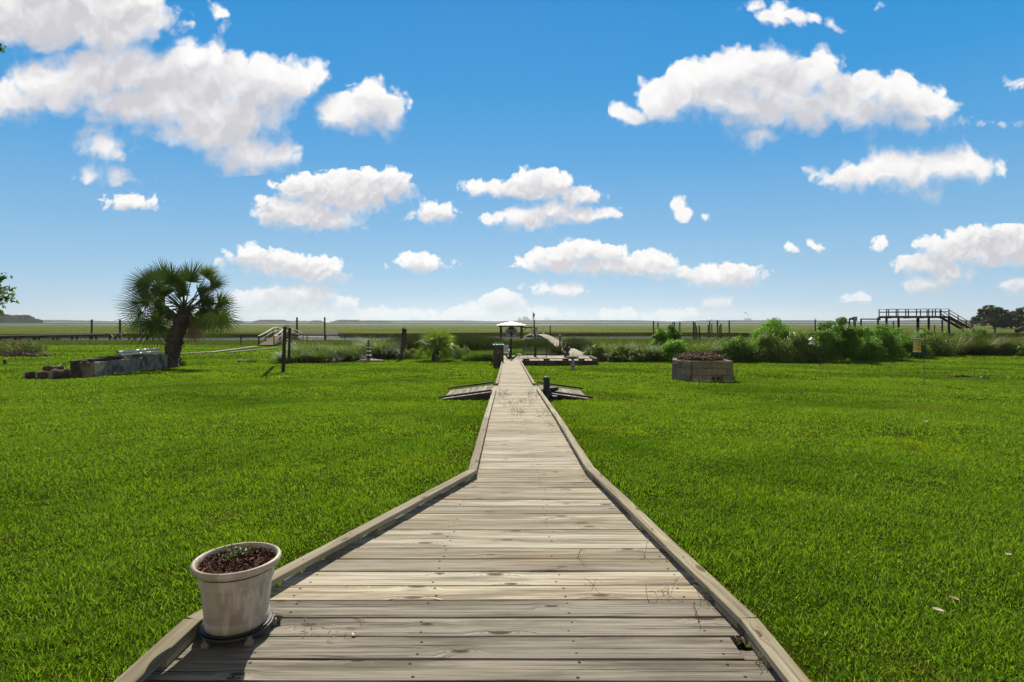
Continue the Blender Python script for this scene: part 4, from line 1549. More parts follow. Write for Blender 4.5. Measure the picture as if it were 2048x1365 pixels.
# ------------------------------------------------------------------ palms
def fan_arrays(hub, out_dir, up_dir, rad, nleaf=34, spread=2.3, droop=0.5, wleaf=0.05):
    """a costapalmate fan: folded leaflets radiating round hub; returns verts, tris (3 segments per leaflet)"""
    o, u_ = Vector(out_dir).normalized(), Vector(up_dir)
    u_ = (u_ - o * u_.dot(o)).normalized()
    s = o.cross(u_).normalized()
    V, T = [], []
    for i in range(nleaf):
        a = (i / (nleaf - 1) - 0.5) * 2 * spread
        a += random.uniform(-0.03, 0.03)
        L = rad * (0.72 + 0.28 * math.cos(a * 0.75)) * random.uniform(0.88, 1.08)
        base = hub + o * (0.12 * rad * (1 - abs(a) / spread))
        dr = (o * math.cos(a) + s * math.sin(a)).normalized()
        fold = u_ * (0.22 * abs(math.sin(a)))
        dr = (dr + fold).normalized()
        sd = dr.cross(u_).normalized()
        pts = []
        for t in (0.0, 0.35, 0.7, 1.0):
            q_ = base + dr * (L * t) + Vector((0, 0, -1)) * (droop * L * max(0, t - 0.25) ** 2 * random.uniform(0.8, 1.25))
            pts.append(q_)
        wd = [0.35 * wleaf, 1.0 * wleaf, 0.62 * wleaf, 0.04 * wleaf]
        b = len(V)
        up2 = sd.cross(dr).normalized()
        for q_, w_ in zip(pts, wd):
            V += [q_ - sd * w_ + up2 * w_ * 0.35, q_, q_ + sd * w_ + up2 * w_ * 0.35]
        for k in range(3):
            c0, c1 = b + 3 * k, b + 3 * (k + 1)
            T += [(c0, c0 + 1, c1 + 1), (c0, c1 + 1, c1), (c0 + 1, c0 + 2, c1 + 2), (c0 + 1, c1 + 2, c1 + 1)]
    return V, T


def fronds(root, mat, crown, dirs, rad, pet, wleaf, nleaf, droop, name='frond'):
    for (az, el, k) in dirs:
        h = Vector((math.cos(az) * math.cos(el), math.sin(az) * math.cos(el), math.sin(el)))
        L = pet * k
        mb = MB()
        p0 = crown + h * 0.12 + Vector((0, 0, random.uniform(-0.25, 0.15)))
        sag = 0.22 * L * math.cos(el)
        p1 = p0 + h * (L * 0.5) + Vector((0, 0, 0.05 * L))
        p2 = p0 + h * L + Vector((0, 0, -sag))
        mb.tube([p0, p1, p2], [0.045 * rad / 1.6, 0.032 * rad / 1.6, 0.022 * rad / 1.6], n=5)
        od = (p2 - p1).normalized()
        od = (od + Vector((0, 0, -0.18 - 0.25 * random.random()))).normalized()
        V, T = fan_arrays(p2, od, Vector((0, 0, 1)) + h * 0.1 + Vector((random.uniform(-.9, .9), random.uniform(-.9, .9), 0)), rad * random.uniform(0.88, 1.1), nleaf, random.uniform(1.35, 1.9), droop * random.uniform(0.7, 1.4), wleaf)
        mb.add(V, T, rnd=random.random(), smooth=False)
        mb.build(name, M[mat], root)


def big_palm():
    b = on_lawn(339, 36.8)
    root = thing('palm_tree', 'tall dark fan palm leaning over the end of the concrete trough', 'palm tree', b)
    crown = W(371, 618, 36.2)
    mb = MB()
    pts, rad = [], []
    for i in range(13):
        t = i / 12
        q_ = b.lerp(crown, t) + Vector((-0.30 * math.sin(math.pi * t * 0.9), 0, 0))
        q_ = Vector((b.x + (crown.x - b.x) * t ** 1.25, q_.y, b.z - 0.1 + (crown.z - b.z + 0.1) * t))
        pts.append(q_)
        rad.append(0.66 if i == 0 else 0.47 - 0.10 * t + 0.05 * math.sin(i * 1.9))
    mb.tube(pts, rad, n=16, wob=0.10)
    # old leaf bases sticking out of the trunk
    for i in range(110):
        t = random.uniform(0.05, 0.98)
        k = t * 12
        i0 = min(11, int(k))
        c = pts[i0].lerp(pts[i0 + 1], k - i0)
        a = random.uniform(0, 6.28)
        o = Vector((math.cos(a), math.sin(a), 0))
        r_ = rad[i0]
        mb.board(c + o * (r_ * 0.85), c + o * (r_ + random.uniform(0.08, 0.24)) + Vector((0, 0, random.uniform(0.12, 0.32))), 0.11, 0.035, up=o + Vector((0.01, 0, 0.2)))
    mb.build('trunk', M['palm_bark'], root)
    # fans: hub and pointing direction (in the plane facing the house), radius, all read at the tree's real size
    px_ = 36.2 / F
    fans = [(329, 557, -0.25, 1.0, 42, 0.2), (381, 565, 0.2, 1.0, 46, -0.3), (352, 575, -0.05, 1.0, 36, 0.9), (421, 573, 1.0, 0.25, 38, 0.3), (301, 571, -1.0, 0.15, 48, 0.2),
            (296, 605, -1.0, 0.05, 58, -0.3), (284, 624, -0.7, -0.9, 62, 0.4), (305, 642, -0.35, -1.0, 62, -0.6), (436, 606, 1.0, 0.1, 36, 0.2), (428, 620, 0.75, -0.8, 56, -0.2),
            (412, 632, 0.25, -1.0, 56, 0.5), (337, 590, -0.6, 0.5, 34, -1.0), (398, 588, 0.7, 0.45, 36, -1.0), (366, 583, 0.1, 0.8, 32, -1.3), (325, 652, -0.5, -0.9, 36, 0.9), (400, 600, 0.9, -0.1, 38, 0.9),
            (330, 607, -0.9, 0.0, 38, 1.1), (371, 562, 0.0, 1.0, 38, 1.3), (410, 555, 0.7, 0.75, 36, 1.2), (310, 560, -0.7, 0.7, 36, 1.2), (300, 590, -1.0, -0.3, 44, 1.4), (440, 632, 0.6, -1.0, 44, 0.8),
            (388, 640, 0.2, -1.0, 30, 1.3)]
    for k in range(12):
        a = random.uniform(0, 6.28)
        q_ = random.uniform(0.25, 0.9)
        fans.append((367 + 66 * q_ * math.cos(a), 606 - 50 * q_ * math.sin(a), math.cos(a) + random.uniform(-.4, .4), math.sin(a) + random.uniform(-.5, .3), random.uniform(30, 42), random.uniform(-1.5, 1.6) if math.sin(a) > 0 else random.uniform(0.5, 1.6)))
    for (hx, hy, ox, oz, rad_, dy) in fans:
        hub = W(hx, hy, 36.2 + dy)
        mb = MB()
        p0 = crown + Vector((random.uniform(-.15, .15), random.uniform(-.2, .2), random.uniform(-.3, .2)))
        mid = p0.lerp(hub, 0.55) + Vector((0, 0, 0.22 if oz < 0.3 else 0.05))
        mb.tube([p0, mid, hub], [0.05, 0.036, 0.024], n=5)
        V, T = fan_arrays(hub, Vector((ox, random.uniform(-0.35, 0.35), oz)), Vector((random.uniform(-.7, .7), -1, random.uniform(-0.2, 1.0))), rad_ * px_ * random.uniform(0.92, 1.08), 32, random.uniform(1.35, 2.0), 0.16 if oz > 0.3 else 0.10, 0.034)
        mb.add(V, T, rnd=random.random(), smooth=False)
        mb.build('frond', M['palm_leaf'], root)
    for (hx, hy, ox, oz, rad_, dy) in ((384, 655, 0.15, -1.0, 34, -0.2), (392, 640, 0.3, -1.0, 36, 0.5), (345, 655, -0.3, -1.0, 32, 0.3)):
        hub = W(hx, hy, 36.2 + dy)
        mb = MB()
        mb.tube([crown + Vector((0, 0, -0.4)), crown.lerp(hub, 0.5) + Vector((0.05, 0, 0.1)), hub], [0.045, 0.034, 0.022], n=5)
        V, T = fan_arrays(hub, Vector((ox, 0.1, oz)), Vector((random.uniform(-.7, .7), -1, 0.2)), rad_ * px_, 22, 0.8, 0.05, 0.030)
        mb.add(V, T, rnd=random.random(), smooth=False)
        mb.build('dead_frond', M['palm_dead'], root)


big_palm()


def small_palm():
    b = on_lawn(872, 46.5)
    root = thing('palm_tree', 'small bushy bright green palm beside the boardwalk end', 'palm tree', b)
    crown = b + Vector((0.15, 0, 0.95))
    mb = MB()
    mb.tube([b + Vector((0, 0, -0.1)), b + Vector((0, 0, 0.5)), crown], [0.36, 0.30, 0.22], n=12, wob=0.12)
    mb.build('trunk', M['palm_bark'], root)
    dirs = []
    for i in range(46):
        t = i / 45
        dirs.append((i * 2.39996 + random.uniform(-0.3, 0.3), 1.40 - 1.45 * t + random.uniform(-0.1, 0.1), random.uniform(0.75, 1.1)))
    fronds(root, 'palm_young', crown, dirs, 1.12, 1.02, 0.022, 22, 0.42)


small_palm()


# ------------------------------------------------------------------ shrubs and tall grasses
def shrub(name, label, cat, px, by, ty, hw, mat, n=3000, size=0.12, shoots=8, depth=0.9, group=None, d=None, asp=(0.3, 0.55), dens=26):
    d = lawn_d(by) if d is None else d
    b = on_lawn(px, d)
    z0 = float(ground_z(b.x, d))
    top = CAMH - (ty - HZ) / F * d
    Hh = top - z0
    wx = hw / F * d
    b = Vector((b.x, d, z0))
    root = thing(name, label, cat, b, group)
    st = MB()
    C, Rr = [], []
    for i in range(dens):
        a = random.uniform(0, 6.28)
        r_ = math.sqrt(random.random())
        env = 1.0 - 0.55 * r_ ** 2 * random.uniform(0.6, 1.3)
        zc = random.uniform(0.06, 0.90) * Hh * max(env, 0.45)
        C.append((b.x + math.cos(a) * r_ * wx * 0.86, b.y + math.sin(a) * r_ * wx * depth * 0.86, z0 + zc))
        Rr.append(random.uniform(0.20, 0.36) * min(Hh, 1.5 * wx))
        if i % 3 == 0:
            e = Vector(C[-1])
            st.tube([b + Vector((random.uniform(-.2, .2) * wx, random.uniform(-.2, .2) * wx, 0)), b.lerp(e, 0.5) + Vector((0, 0, 0.1 * Hh)), e], [0.03, 0.022, 0.008], n=5)
    C, Rr = np.array(C), np.array(Rr)
    k = rng.integers(0, dens, n)
    v_ = rng.normal(size=(n, 3))
    v_ /= np.linalg.norm(v_, axis=1, keepdims=True)
    rr = Rr[k] * rng.uniform(0.55, 1.08, n)
    c = C[k] + v_ * rr[:, None] * np.array([1.1, 1.0, 0.85])
    nr = v_ * 0.7 + rng.normal(size=(n, 3)) * 0.6 + np.array([0, 0, 0.25])
    chunks = [(c, nr)]
    # upright leafy shoots break the outline
    for i in range(shoots):
        j = random.randrange(dens)
        p0 = Vector(C[j])
        e = p0 + Vector((random.uniform(-.25, .25), random.uniform(-.25, .25), 1)).normalized() * (Rr[j] * random.uniform(1.1, 2.1))
        e.z = min(e.z, top + 0.05 * Hh)
        st.tube([p0, p0.lerp(e, 0.5), e], [0.012, 0.009, 0.004], n=4)
        m_ = 34
        t = rng.uniform(0.2, 1.02, m_)
        cc = np.array(p0)[None, :] + (np.array(e) - np.array(p0))[None, :] * t[:, None] + rng.normal(0, 0.07, (m_, 3)) * (1.15 - t)[:, None] * 1.3
        chunks.append((cc, rng.normal(size=(m_, 3)) + np.array([0, 0, 0.4])))
    c = np.concatenate([q_[0] for q_ in chunks])
    nr = np.concatenate([q_[1] for q_ in chunks])
    ok = c[:, 2] > z0 + 0.03
    c, nr = c[ok], nr[ok]
    m_ = len(c)
    V, Q = leaves_arrays(c, nr, size * rng.uniform(0.6, 1.4, m_), rng.uniform(*asp, m_))
    st.build('stems', M['twig_wood'], root)
    cl = np.repeat(rng.uniform(0, 1, m_), 4)
    np_mesh('foliage', V, quads=Q, rnd=cl, mats=M[mat], parent=root)
    return root


def grass_clump(name, label, px, by, ty, hw, mat, n=900, group=None, d=None, w=(0.018, 0.035), bend=(0.7, 2.1), depth=0.8, az=None, lean=(0.05, 0.6)):
    d = lawn_d(by) if d is None else d
    b = on_lawn(px, d)
    z0 = float(ground_z(b.x, d))
    b.z = z0
    top = CAMH - (ty - HZ) / F * d
    Hh, wx = top - z0, hw / F * d
    root = thing(name, label, 'ornamental grass', b, group)
    a = rng.uniform(0, 2 * np.pi, n)
    r_ = np.sqrt(rng.uniform(0, 1, n)) * 0.62
    x = b.x + np.cos(a) * r_ * wx
    y = b.y + np.sin(a) * r_ * wx * depth
    L = Hh * rng.uniform(0.75, 1.45, n)
    az_ = a + rng.normal(0, 0.6, n) if az is None else rng.normal(az, 0.7, n)
    V, Q, T, k = blades_arrays(np.stack([x, y, np.full(n, z0 - 0.03)], 1), L, rng.uniform(*w, n), az_, rng.uniform(*lean, n), rng.uniform(*bend, n), seg=5)
    np_mesh('foliage', V, Q, T, np.repeat(rng.uniform(0, 1, n), k), M[mat], root)
    return root


GL = 'grasses bedded left of the boardwalk'
for a in (
    ('low dark green grass mound at the left end of the bed by the leaning posts', 585, 726, 700, 40, 'reed_green', 1500),
    ('pale drooping grass tuft behind the leaning clothesline posts', 612, 722, 676, 38, 'cordgrass', 1000),
    ('soft green grass mound right of the leaning clothesline posts', 640, 725, 697, 36, 'reed_green', 1400),
    ('pale streaky drooping grass in the middle of the left bed', 668, 721, 684, 42, 'cordgrass', 1200),
    ('dark green grass filling the gap left of the stone ornament', 700, 722, 690, 32, 'reed_green', 1200),
    ('tallest pale arching grass clump behind the stone ornament', 752, 718, 672, 36, 'cordgrass', 1700),
    ('pale arching grass between the stone ornament and the single clothesline post', 768, 716, 680, 22, 'cordgrass', 1000),
):
    lab, px, by, ty, hw, mat, n = a
    grass_clump('grass_clump', lab, px, by, ty, hw, mat, n, GL)
GR = 'pale silvery grasses right of the pier'
for a in (
    ('silvery drooping grass clump next to the green bin', 1205, 718, 684, 30, 1100),
    ('silvery drooping grass clump second from the green bin', 1238, 721, 682, 34, 1300),
    ('silvery drooping grass clump in front of the twin marsh bushes', 1278, 722, 685, 34, 1300),
    ('silvery grass clump just left of the block fire ring', 1312, 722, 684, 30, 1000),
):
    lab, px, by, ty, hw, n = a
    grass_clump('grass_clump', lab, px, by, ty, hw, 'cordgrass', n, GR)
GM = 'wild grasses among the right hand shrubs'
for a in (
    ('pale bending grass over the left rim of the block fire ring', 1400, 722, 678, 40, 'cordgrass', 1300),
    ('olive bending grass over the right rim of the block fire ring', 1446, 722, 678, 34, 'cordgrass', 1100),
    ('straw coloured grass plume left of the yellow bird house', 1795, 712, 660, 30, 'straw_grass', 900),
    ('olive grass plume leaning right of the bird house hook', 1898, 710, 668, 40, 'straw_grass', 1100),
    ('low olive grass mass near the right edge of the bed', 1965, 710, 668, 38, 'straw_grass', 1100),
    ('broad olive grass mass at the right edge of the picture', 2030, 709, 664, 44, 'straw_grass', 1200),
):
    lab, px, by, ty, hw, mat, n = a
    grass_clump('grass_clump', lab, px, by, ty, hw, mat, n, GM)

SR = 'shrubs along the right side of the lawn'
for a in (
    ('low dark leafy bush beside the green bin', 1192, 722, 690, 24, 'shrub_olive', 1900),
    ('low shaded bush under the silvery grasses', 1255, 724, 694, 46, 'shrub_olive', 2600),
    ('bright green feathery bush behind the left rim of the fire ring', 1348, 724, 680, 26, 'shrub_bright', 2000),
    ('dark low bush behind the fire ring', 1390, 720, 688, 42, 'shrub_olive', 2400),
    ('leafy bush with pale streaks right of the fire ring', 1482, 724, 670, 36, 'shrub_leaf', 3000),
    ('bushy olive shrub below the bright round bush', 1545, 725, 672, 44, 'shrub_olive', 3600),
    ('pale leaved bush left of the white bird feeder', 1592, 724, 667, 34, 'shrub_pale', 2800),
    ('dense green bush just behind the white bird feeder', 1640, 724, 655, 36, 'shrub_leaf', 3800),
    ('tall pointed dark green shrub, highest of the bed, right of the white bird feeder', 1686, 724, 628, 26, 'shrub_leaf', 3400),
    ('dark rounded bush right of the pointed shrub', 1722, 722, 648, 36, 'shrub_leaf', 3800),
    ('broad dark bush below the two boat lifts', 1766, 720, 654, 38, 'shrub_leaf', 3600),
    ('green bush behind the yellow bird house', 1822, 716, 658, 34, 'shrub_leaf', 3000),
    ('dark bush right of the yellow bird house', 1872, 712, 664, 30, 'shrub_olive', 2400),
    ('bright green bush at the foot of the marsh stairs', 1938, 709, 660, 30, 'shrub_leaf', 2600),
    ('small dark bush at the far right edge of the bed', 2000, 710, 682, 30, 'shrub_olive', 2000),
    ('dark green bush cut by the right picture edge', 2050, 712, 688, 28, 'shrub_leaf', 1800),
):
    lab, px, by, ty, hw, mat, n = a
    shrub('shrub', lab, 'shrub', px, by, ty, hw, mat, int(n * 3.4), 0.15, group=SR)
SB = 'bushes behind the right hand bed'
for a in (
    ('left one of two close bushes in the marsh by the old pilings', 1324, 652, 20, 54, 'shrub_bright', 2600),
    ('taller right one of two close bushes in the marsh by the old pilings', 1343, 646.5, 17, 54.5, 'shrub_leaf', 2400),
    ('bright round green bush standing above the bed', 1548, 642, 42, 53, 'shrub_bright', 5200),
    ('light green bush at the right shoulder of the bright round bush', 1582, 660, 30, 52, 'shrub_bright', 2600),
    ('green bush behind the pointed shrub on its left', 1652, 641, 26, 53, 'shrub_leaf', 3000),
    ('bright leafy bush right of the pointed shrub, set back', 1716, 646, 26, 54, 'shrub_bright', 2600),
    ('light green bush under the boat lifts, set back', 1752, 652, 30, 54, 'shrub_bright', 2600),
    ('light green bush at the left leg of the high stair platform', 1800, 656, 26, 58, 'shrub_bright', 2400),
    ('light green bush below the middle of the high stair platform', 1845, 658, 28, 58, 'shrub_bright', 2400),
    ('leafy bush beneath the top of the marsh stairs', 1905, 660, 28, 60, 'shrub_leaf', 2400),
    ('upright leafy bush at the bottom of the marsh stairs', 1968, 652, 16, 62, 'shrub_leaf', 1900),
):
    lab, px, ty, hw, d, mat, n = a
    shrub('shrub', lab, 'shrub', px, 0, ty - 2, hw, mat, int(n * 3.2), 0.155, group=SB, d=d)
grass_clump('grass_clump', 'dark spiky yucca-like tuft left of the pelican statue', 1112, 714, 692, 14, 'reed_dark', 260, d=48.2, w=(0.04, 0.07), bend=(0.1, 0.6))
shrub('shrub', 'dark shaded bush right of the small bright palm', 'shrub', 925, 713, 692, 22, 'shrub_olive', 2200, 0.11, d=50)
shrub('shrub', 'low dark undergrowth around the foot of the small palm', 'shrub', 835, 716, 696, 30, 'shrub_olive', 2200, 0.11, d=50)
shrub('shrub', 'grey green spreading bush over the mulch heap at the far left', 'shrub', 20, 700, 681, 44, 'straw_grass', 2200, 0.14, d=57)
shrub('shrub', 'dark round bush right of the mulch heap at the far left', 'shrub', 66, 700, 680, 18, 'shrub_olive', 1800, 0.11, d=58)


# ------------------------------------------------------------------ broadleaf trees
def tree(name, label, px, d, ty, hw, mat, nclump=60, per=120, size=0.5, trunk=0.5, z0=None, seed=0, group=None, base_frac=0.25):
    rs = random.Random(seed)
    b = Vector(((px - CX) / F * d, d, float(lawn_z(d)) if z0 is None else z0))
    top = CAMH - (ty - HZ) / F * d
    Hh, wx = top - b.z, hw / F * d
    root = thing(name, label, 'tree', b, group)
    mb = MB()
    fork = b + Vector((0, 0, Hh * 0.28))
    mb.tube([b - Vector((0, 0, 0.3)), b + Vector((0.02 * Hh, 0, Hh * 0.14)), fork], [trunk, trunk * 0.8, trunk * 0.7], n=10, wob=0.06)
    C, Rr = [], []
    for i in range(nclump):
        a, r_ = rs.uniform(0, 6.28), math.sqrt(rs.random())
        zt = math.sqrt(max(0.02, 1 - r_ ** 2))
        zz = base_frac * Hh + (Hh * (1 - base_frac)) * (0.08 + 0.86 * zt * rs.uniform(0.05, 1.0))
        c = Vector((b.x + math.cos(a) * r_ * wx * 0.9, b.y + math.sin(a) * r_ * wx * 0.9, b.z + zz))
        C.append(tuple(c)); Rr.append(rs.uniform(0.12, 0.22) * min(wx, Hh))
        if i % 4 == 0:
            mid = fork.lerp(c, 0.5) + Vector((0, 0, 0.05 * Hh))
            mb.tube([fork, mid, c], [trunk * 0.4, trunk * 0.22, trunk * 0.06], n=6)
    mb.build('trunk', M['bark'], root)
    C, Rr = np.array(C), np.array(Rr)
    n = nclump * per
    k = rng.integers(0, nclump, n)
    v_ = rng.normal(size=(n, 3))
    v_ /= np.linalg.norm(v_, axis=1, keepdims=True)
    c = C[k] + v_ * (Rr[k] * rng.uniform(0.4, 1.05, n))[:, None] * np.array([1.2, 1.2, 0.7])
    V, Q = leaves_arrays(c, v_ + rng.normal(size=(n, 3)) * 0.8, size * rng.uniform(0.6, 1.4, n), rng.uniform(0.35, 0.6, n))
    np_mesh('crown', V, quads=Q, rnd=np.repeat(rng.uniform(0, 1, n), 4), mats=M[mat], parent=root)
    return root


TR = 'live oaks on the far shore at the right edge'
tree('oak_tree', 'dark spreading oak on the far shore, left one of the pair at the right edge', 1988, 250, 606, 36, 'oak_leaf', 80, 170, 0.75, 0.55, z0=MZ - 0.5, seed=3, group=TR, base_frac=0.10)
tree('oak_tree', 'lower oak filling the gap between the far shore oaks', 2022, 262, 618, 26, 'oak_leaf', 70, 170, 0.75, 0.5, z0=MZ - 0.5, seed=8, group=TR, base_frac=0.05)
tree('oak_tree', 'dark oak on the far shore cut by the right picture edge', 2062, 248, 609, 34, 'oak_leaf', 80, 170, 0.75, 0.55, z0=MZ - 0.5, seed=5, group=TR, base_frac=0.08)

# garden tree standing left of the picture; only one low bough and a sprig reach into view
b = Vector((-16.6, 14.0, float(lawn_z(14))))
root = thing('shade_tree', 'leafy garden tree at the left edge with one low bough reaching into view', 'tree', b)
mb = MB()
mb.tube([b - Vector((0, 0, 0.2)), b + Vector((0.1, 0, 1.6)), b + Vector((0, 0.2, 3.4)), b + Vector((0.3, 0.2, 6.0))], [0.34, 0.27, 0.22, 0.10], n=12, wob=0.05)
tip = W(4, 585, 14)
BR = [[b + Vector((0, 0, 2.2)), b + Vector((1.8, 0.1, 3.1)), b + Vector((3.2, 0.1, 3.3)), W(-14, 570, 14)], [b + Vector((1.8, 0.1, 3.1)), W(-60, 600, 14.2), W(2, 600, 14)],
      [b + Vector((0.3, 0.2, 5.0)), W(-120, 160, 13.8), W(-8, 98, 13.8)]]
for pts in BR:
    mb.tube(pts, [0.09 * (1 - 0.8 * i / len(pts)) for i in range(len(pts))], n=7)
tw_ = []
for (sx, sy, ex, ey, d) in ((-20, 572, 12, 550, 14), (-14, 575, 26, 580, 14), (-20, 580, 20, 592, 14.1), (-10, 590, 32, 604, 14), (-30, 585, 8, 612, 14), (-20, 560, 8, 556, 13.9), (-16, 620, 4, 628, 14.2), (-12, 99, 3, 96, 13.8), (-40, 590, -6, 570, 14)):
    a, e = W(sx, sy, d), W(ex, ey, d)
    mb.tube([a, a.lerp(e, 0.5) + Vector((0, 0, 0.02)), e], [0.014, 0.010, 0.004], n=5)
    tw_.append((a, e))
limbs = []
for k in range(22):
    a_, r_ = random.uniform(0, 6.28), math.sqrt(random.random()) * 2.6
    e = b + Vector((math.cos(a_) * r_ * 0.8 - 0.7, math.sin(a_) * r_, random.uniform(3.6, 8.0)))
    f_ = b + Vector((0.15, 0.2, random.uniform(2.6, 5.5)))
    mb.tube([f_, f_.lerp(e, 0.5) + Vector((0, 0, 0.25)), e], [0.06, 0.04, 0.012], n=6)
    limbs.append(e)
mb.build('trunk', M['bark'], root)
C = []
for a, e in tw_:
    m_ = 70 if abs(a.z - e.z) < 3 else 20
    t = rng.uniform(0.1, 1.05, m_)
    C.append(np.array(a)[None] + (np.array(e) - np.array(a))[None] * t[:, None] + rng.normal(0, 0.038, (m_, 3)))
for k in range(70):      # the rest of the crown, outside the picture
    a_, r_ = random.uniform(0, 6.28), math.sqrt(random.random()) * 3.0
    cc = limbs[k % 22] + Vector((random.uniform(-.5, .5), random.uniform(-.5, .5), random.uniform(-.4, .5)))
    C.append(np.array(cc)[None] + rng.normal(0, 0.33, (220, 3)))
c = np.concatenate(C)
n = len(c)
V, Q = leaves_arrays(c, rng.normal(size=(n, 3)) + np.array([0, 0, 0.5]), 0.085 * rng.uniform(0.6, 1.4, n), rng.uniform(0.4, 0.6, n))
np_mesh('crown', V, quads=Q, rnd=np.repeat(rng.uniform(0, 1, n), 4), mats=M['bough_leaf'], parent=root)


# small weeds and tufts in the lawn
def weed(label, px, by, hgt, wid, n=60, mat='weed'):
    b = G_(px, by)
    b.z = float(ground_z(b.x, b.y))
    root = thing('weed', label, 'weed', b, 'weeds standing in the lawn')
    a = rng.uniform(0, 6.28, n)
    V, Q, T, k = blades_arrays(np.stack([b.x + rng.normal(0, wid * 0.3, n), b.y + rng.normal(0, wid * 0.3, n), np.full(n, b.z)], 1), hgt * rng.uniform(0.5, 1.2, n), np.full(n, 0.05), a, rng.uniform(0.1, 0.7, n), rng.uniform(0.2, 1.0, n), seg=3)
    np_mesh('foliage', V, Q, T, np.repeat(rng.uniform(0, 1, n), k), M[mat], root)


weed('small upright weed at the left corner of the concrete trough', 127, 737, 0.40, 0.22)
weed('leafy weed at the right foot of the leaning palm', 362, 732, 0.6, 0.4, 90)
weed('dark weed tuft on the left lawn beside the low stump', 503, 725, 0.25, 0.7, 140)
weed('small dark weed on the lawn below the bird house hook', 1780, 737, 0.16, 0.4)
weed('low weed with pale flecks in the far right lawn', 1970, 759, 0.16, 0.35)


# ------------------------------------------------------------------ left garden
# concrete trough: two lengths of old wall running away from us
tr = thing('concrete_trough', 'long mossy old concrete trough beside the leaning palm', 'trough', (-21.7, 30, float(lawn_z(30))))
for (d0, d1) in ((27.6, 31.6), (31.64, 35.4)):
    z0, z1 = float(lawn_z(d0)) - 0.15, float(lawn_z(d1)) - 0.15
    top = CAMH - 1.93 if d0 < 30 else CAMH - 1.97
    mb = MB()
    tz = top - 0.02

    def slab(p0, p1, w_):
        lo = min(p0[2], p1[2])
        n_ = 6
        for i in range(n_):
            a = [p0[j] + (p1[j] - p0[j]) * i / n_ for j in range(2)]
            b2 = [p0[j] + (p1[j] - p0[j]) * (i + 1) / n_ for j in range(2)]
        zc = (lo + tz) / 2
        mb.board((p0[0], p0[1], zc), (p1[0], p1[1], zc), w_, tz - lo, seg=10, warp=0.022, ch=0.03)
    xa, xb = -20.04 - 0.15 * (d0 - 27.6), -20.04 - 0.15 * (d1 - 27.6)
    slab((xa - 0.09, d0, z1 - 0.2), (xb - 0.09, d1, z1 - 0.2), 0.18)
    slab((xa - 1.07, d0, z1 - 0.2), (xb - 1.07, d1, z1 - 0.2), 0.18)
    slab((xa - 0.19, d0 + 0.09, z1 - 0.2), (xa - 0.97, d0 + 0.09, z1 - 0.2), 0.18)
    slab((xb - 0.19, d1 - 0.09, z1 - 0.2), (xb - 0.97, d1 - 0.09, z1 - 0.2), 0.18)
    mb.build('trough_wall', M['concrete'], tr)
top = CAMH - 1.93
mb = MB()
mb.board((-20.75, 28, top - 0.5), (-21.7, 35, top - 0.55), 0.8, 0.2, seg=8, warp=0.03)
mb.build('soil_fill', M['soil'], tr)
PL_ = 'dark planks lying along the trough'
for i, (xa, da, xb, db, th, lab) in enumerate(((-20.20, 27.5, -20.95, 32.6, 0.07, 'long dark plank along the near edge of the trough'), (-20.55, 27.4, -21.2, 31.9, 0.06, 'dark plank in the middle of the trough top'), (-20.95, 27.35, -21.6, 31.6, 0.06, 'dark plank along the far edge of the trough'))):
    mb = MB()
    mb.board((xa, da, top + 0.02 + th / 2 + (0.05 if i == 0 else 0)), (xb, db, top + 0.04 + th / 2), 0.2, th, seg=5, warp=0.01)
    tag(mb.build('plank', M['dark_wood']), lab, 'plank', PL_)
for i, (pa, pb, lab) in enumerate((((239, 704.5, 31.0), (310, 699.5, 35.2), 'long white pipe resting on the trough, upper one'), ((246, 706.6, 30.8), (317, 703.8, 34.8), 'long white pipe resting on the trough, lower one'))):
    a, b2 = Vector((-21.0 - 0.28 * (1 - i), pa[2], top + 0.12 + 0.16 * (1 - i))), Vector((-21.35 - 0.28 * (1 - i), pb[2], top + 0.13 + 0.16 * (1 - i)))
    mb = MB()
    s, u_ = perp(b2 - a)
    mb.tube([a, b2], 0.075, n=14, cap=False)
    mb.tube([b2 + (a - b2).normalized() * 0.01, a - (a - b2).normalized() * 0.01], 0.066, n=14, cap=False)
    tag(mb.build('pvc_pipe', M['pvc']), lab, 'pipe', 'white pipes on the trough')
mb = MB()
mb.board((-21.0, 34.3, top + 0.06), (-21.9, 35.2, top + 0.07), 0.3, 0.05, seg=2)
tag(mb.build('board', M['pale_wood']), 'short pale board lying across the trough end by the palm', 'board')

LG = 'cut logs heaped left of the trough'
for i, (xa, da, xb, db, r_, zz, lab) in enumerate((
        (-22.55, 26.6, -21.9, 27.3, 0.17, 0.15, 'cut log with a pale sawn end, leftmost of the heap'),
        (-22.0, 26.6, -21.5, 27.3, 0.19, 0.17, 'thick dark log in the middle of the log heap'),
        (-22.1, 27.1, -21.4, 27.5, 0.15, 0.42, 'dark log lying on top of the heap'),
        (-21.5, 26.75, -21.2, 27.45, 0.22, 0.20, 'short thick mossy log against the trough corner'))):
    z = float(ground_z((xa + xb) / 2, (da + db) / 2))
    r0 = thing('log', lab, 'log', ((xa + xb) / 2, (da + db) / 2, z), LG)
    mb = MB()
    pts = [Vector((xa + (xb - xa) * t, da + (db - da) * t, z + zz + 0.02 * math.sin(7 * t))) for t in (0, 0.25, 0.5, 0.75, 1)]
    mb.tube(pts, [r_, r_ * 1.15, r_ * 0.95, r_ * 1.1, r_ * 0.96], n=14, wob=0.14, cap=False)
    mb.build('bark', M['log_bark'], r0)
    ax = (pts[-1] - pts[0]).normalized()
    for p_, sgn in ((pts[0], -1), (pts[-1], 1)):
        mb = MB()
        mb.tube([p_ - ax * 0.02 * sgn, p_ + ax * 0.006 * sgn], r_ * 0.94, n=14)
        mb.build('sawn_end', M['pale_wood'], r0)

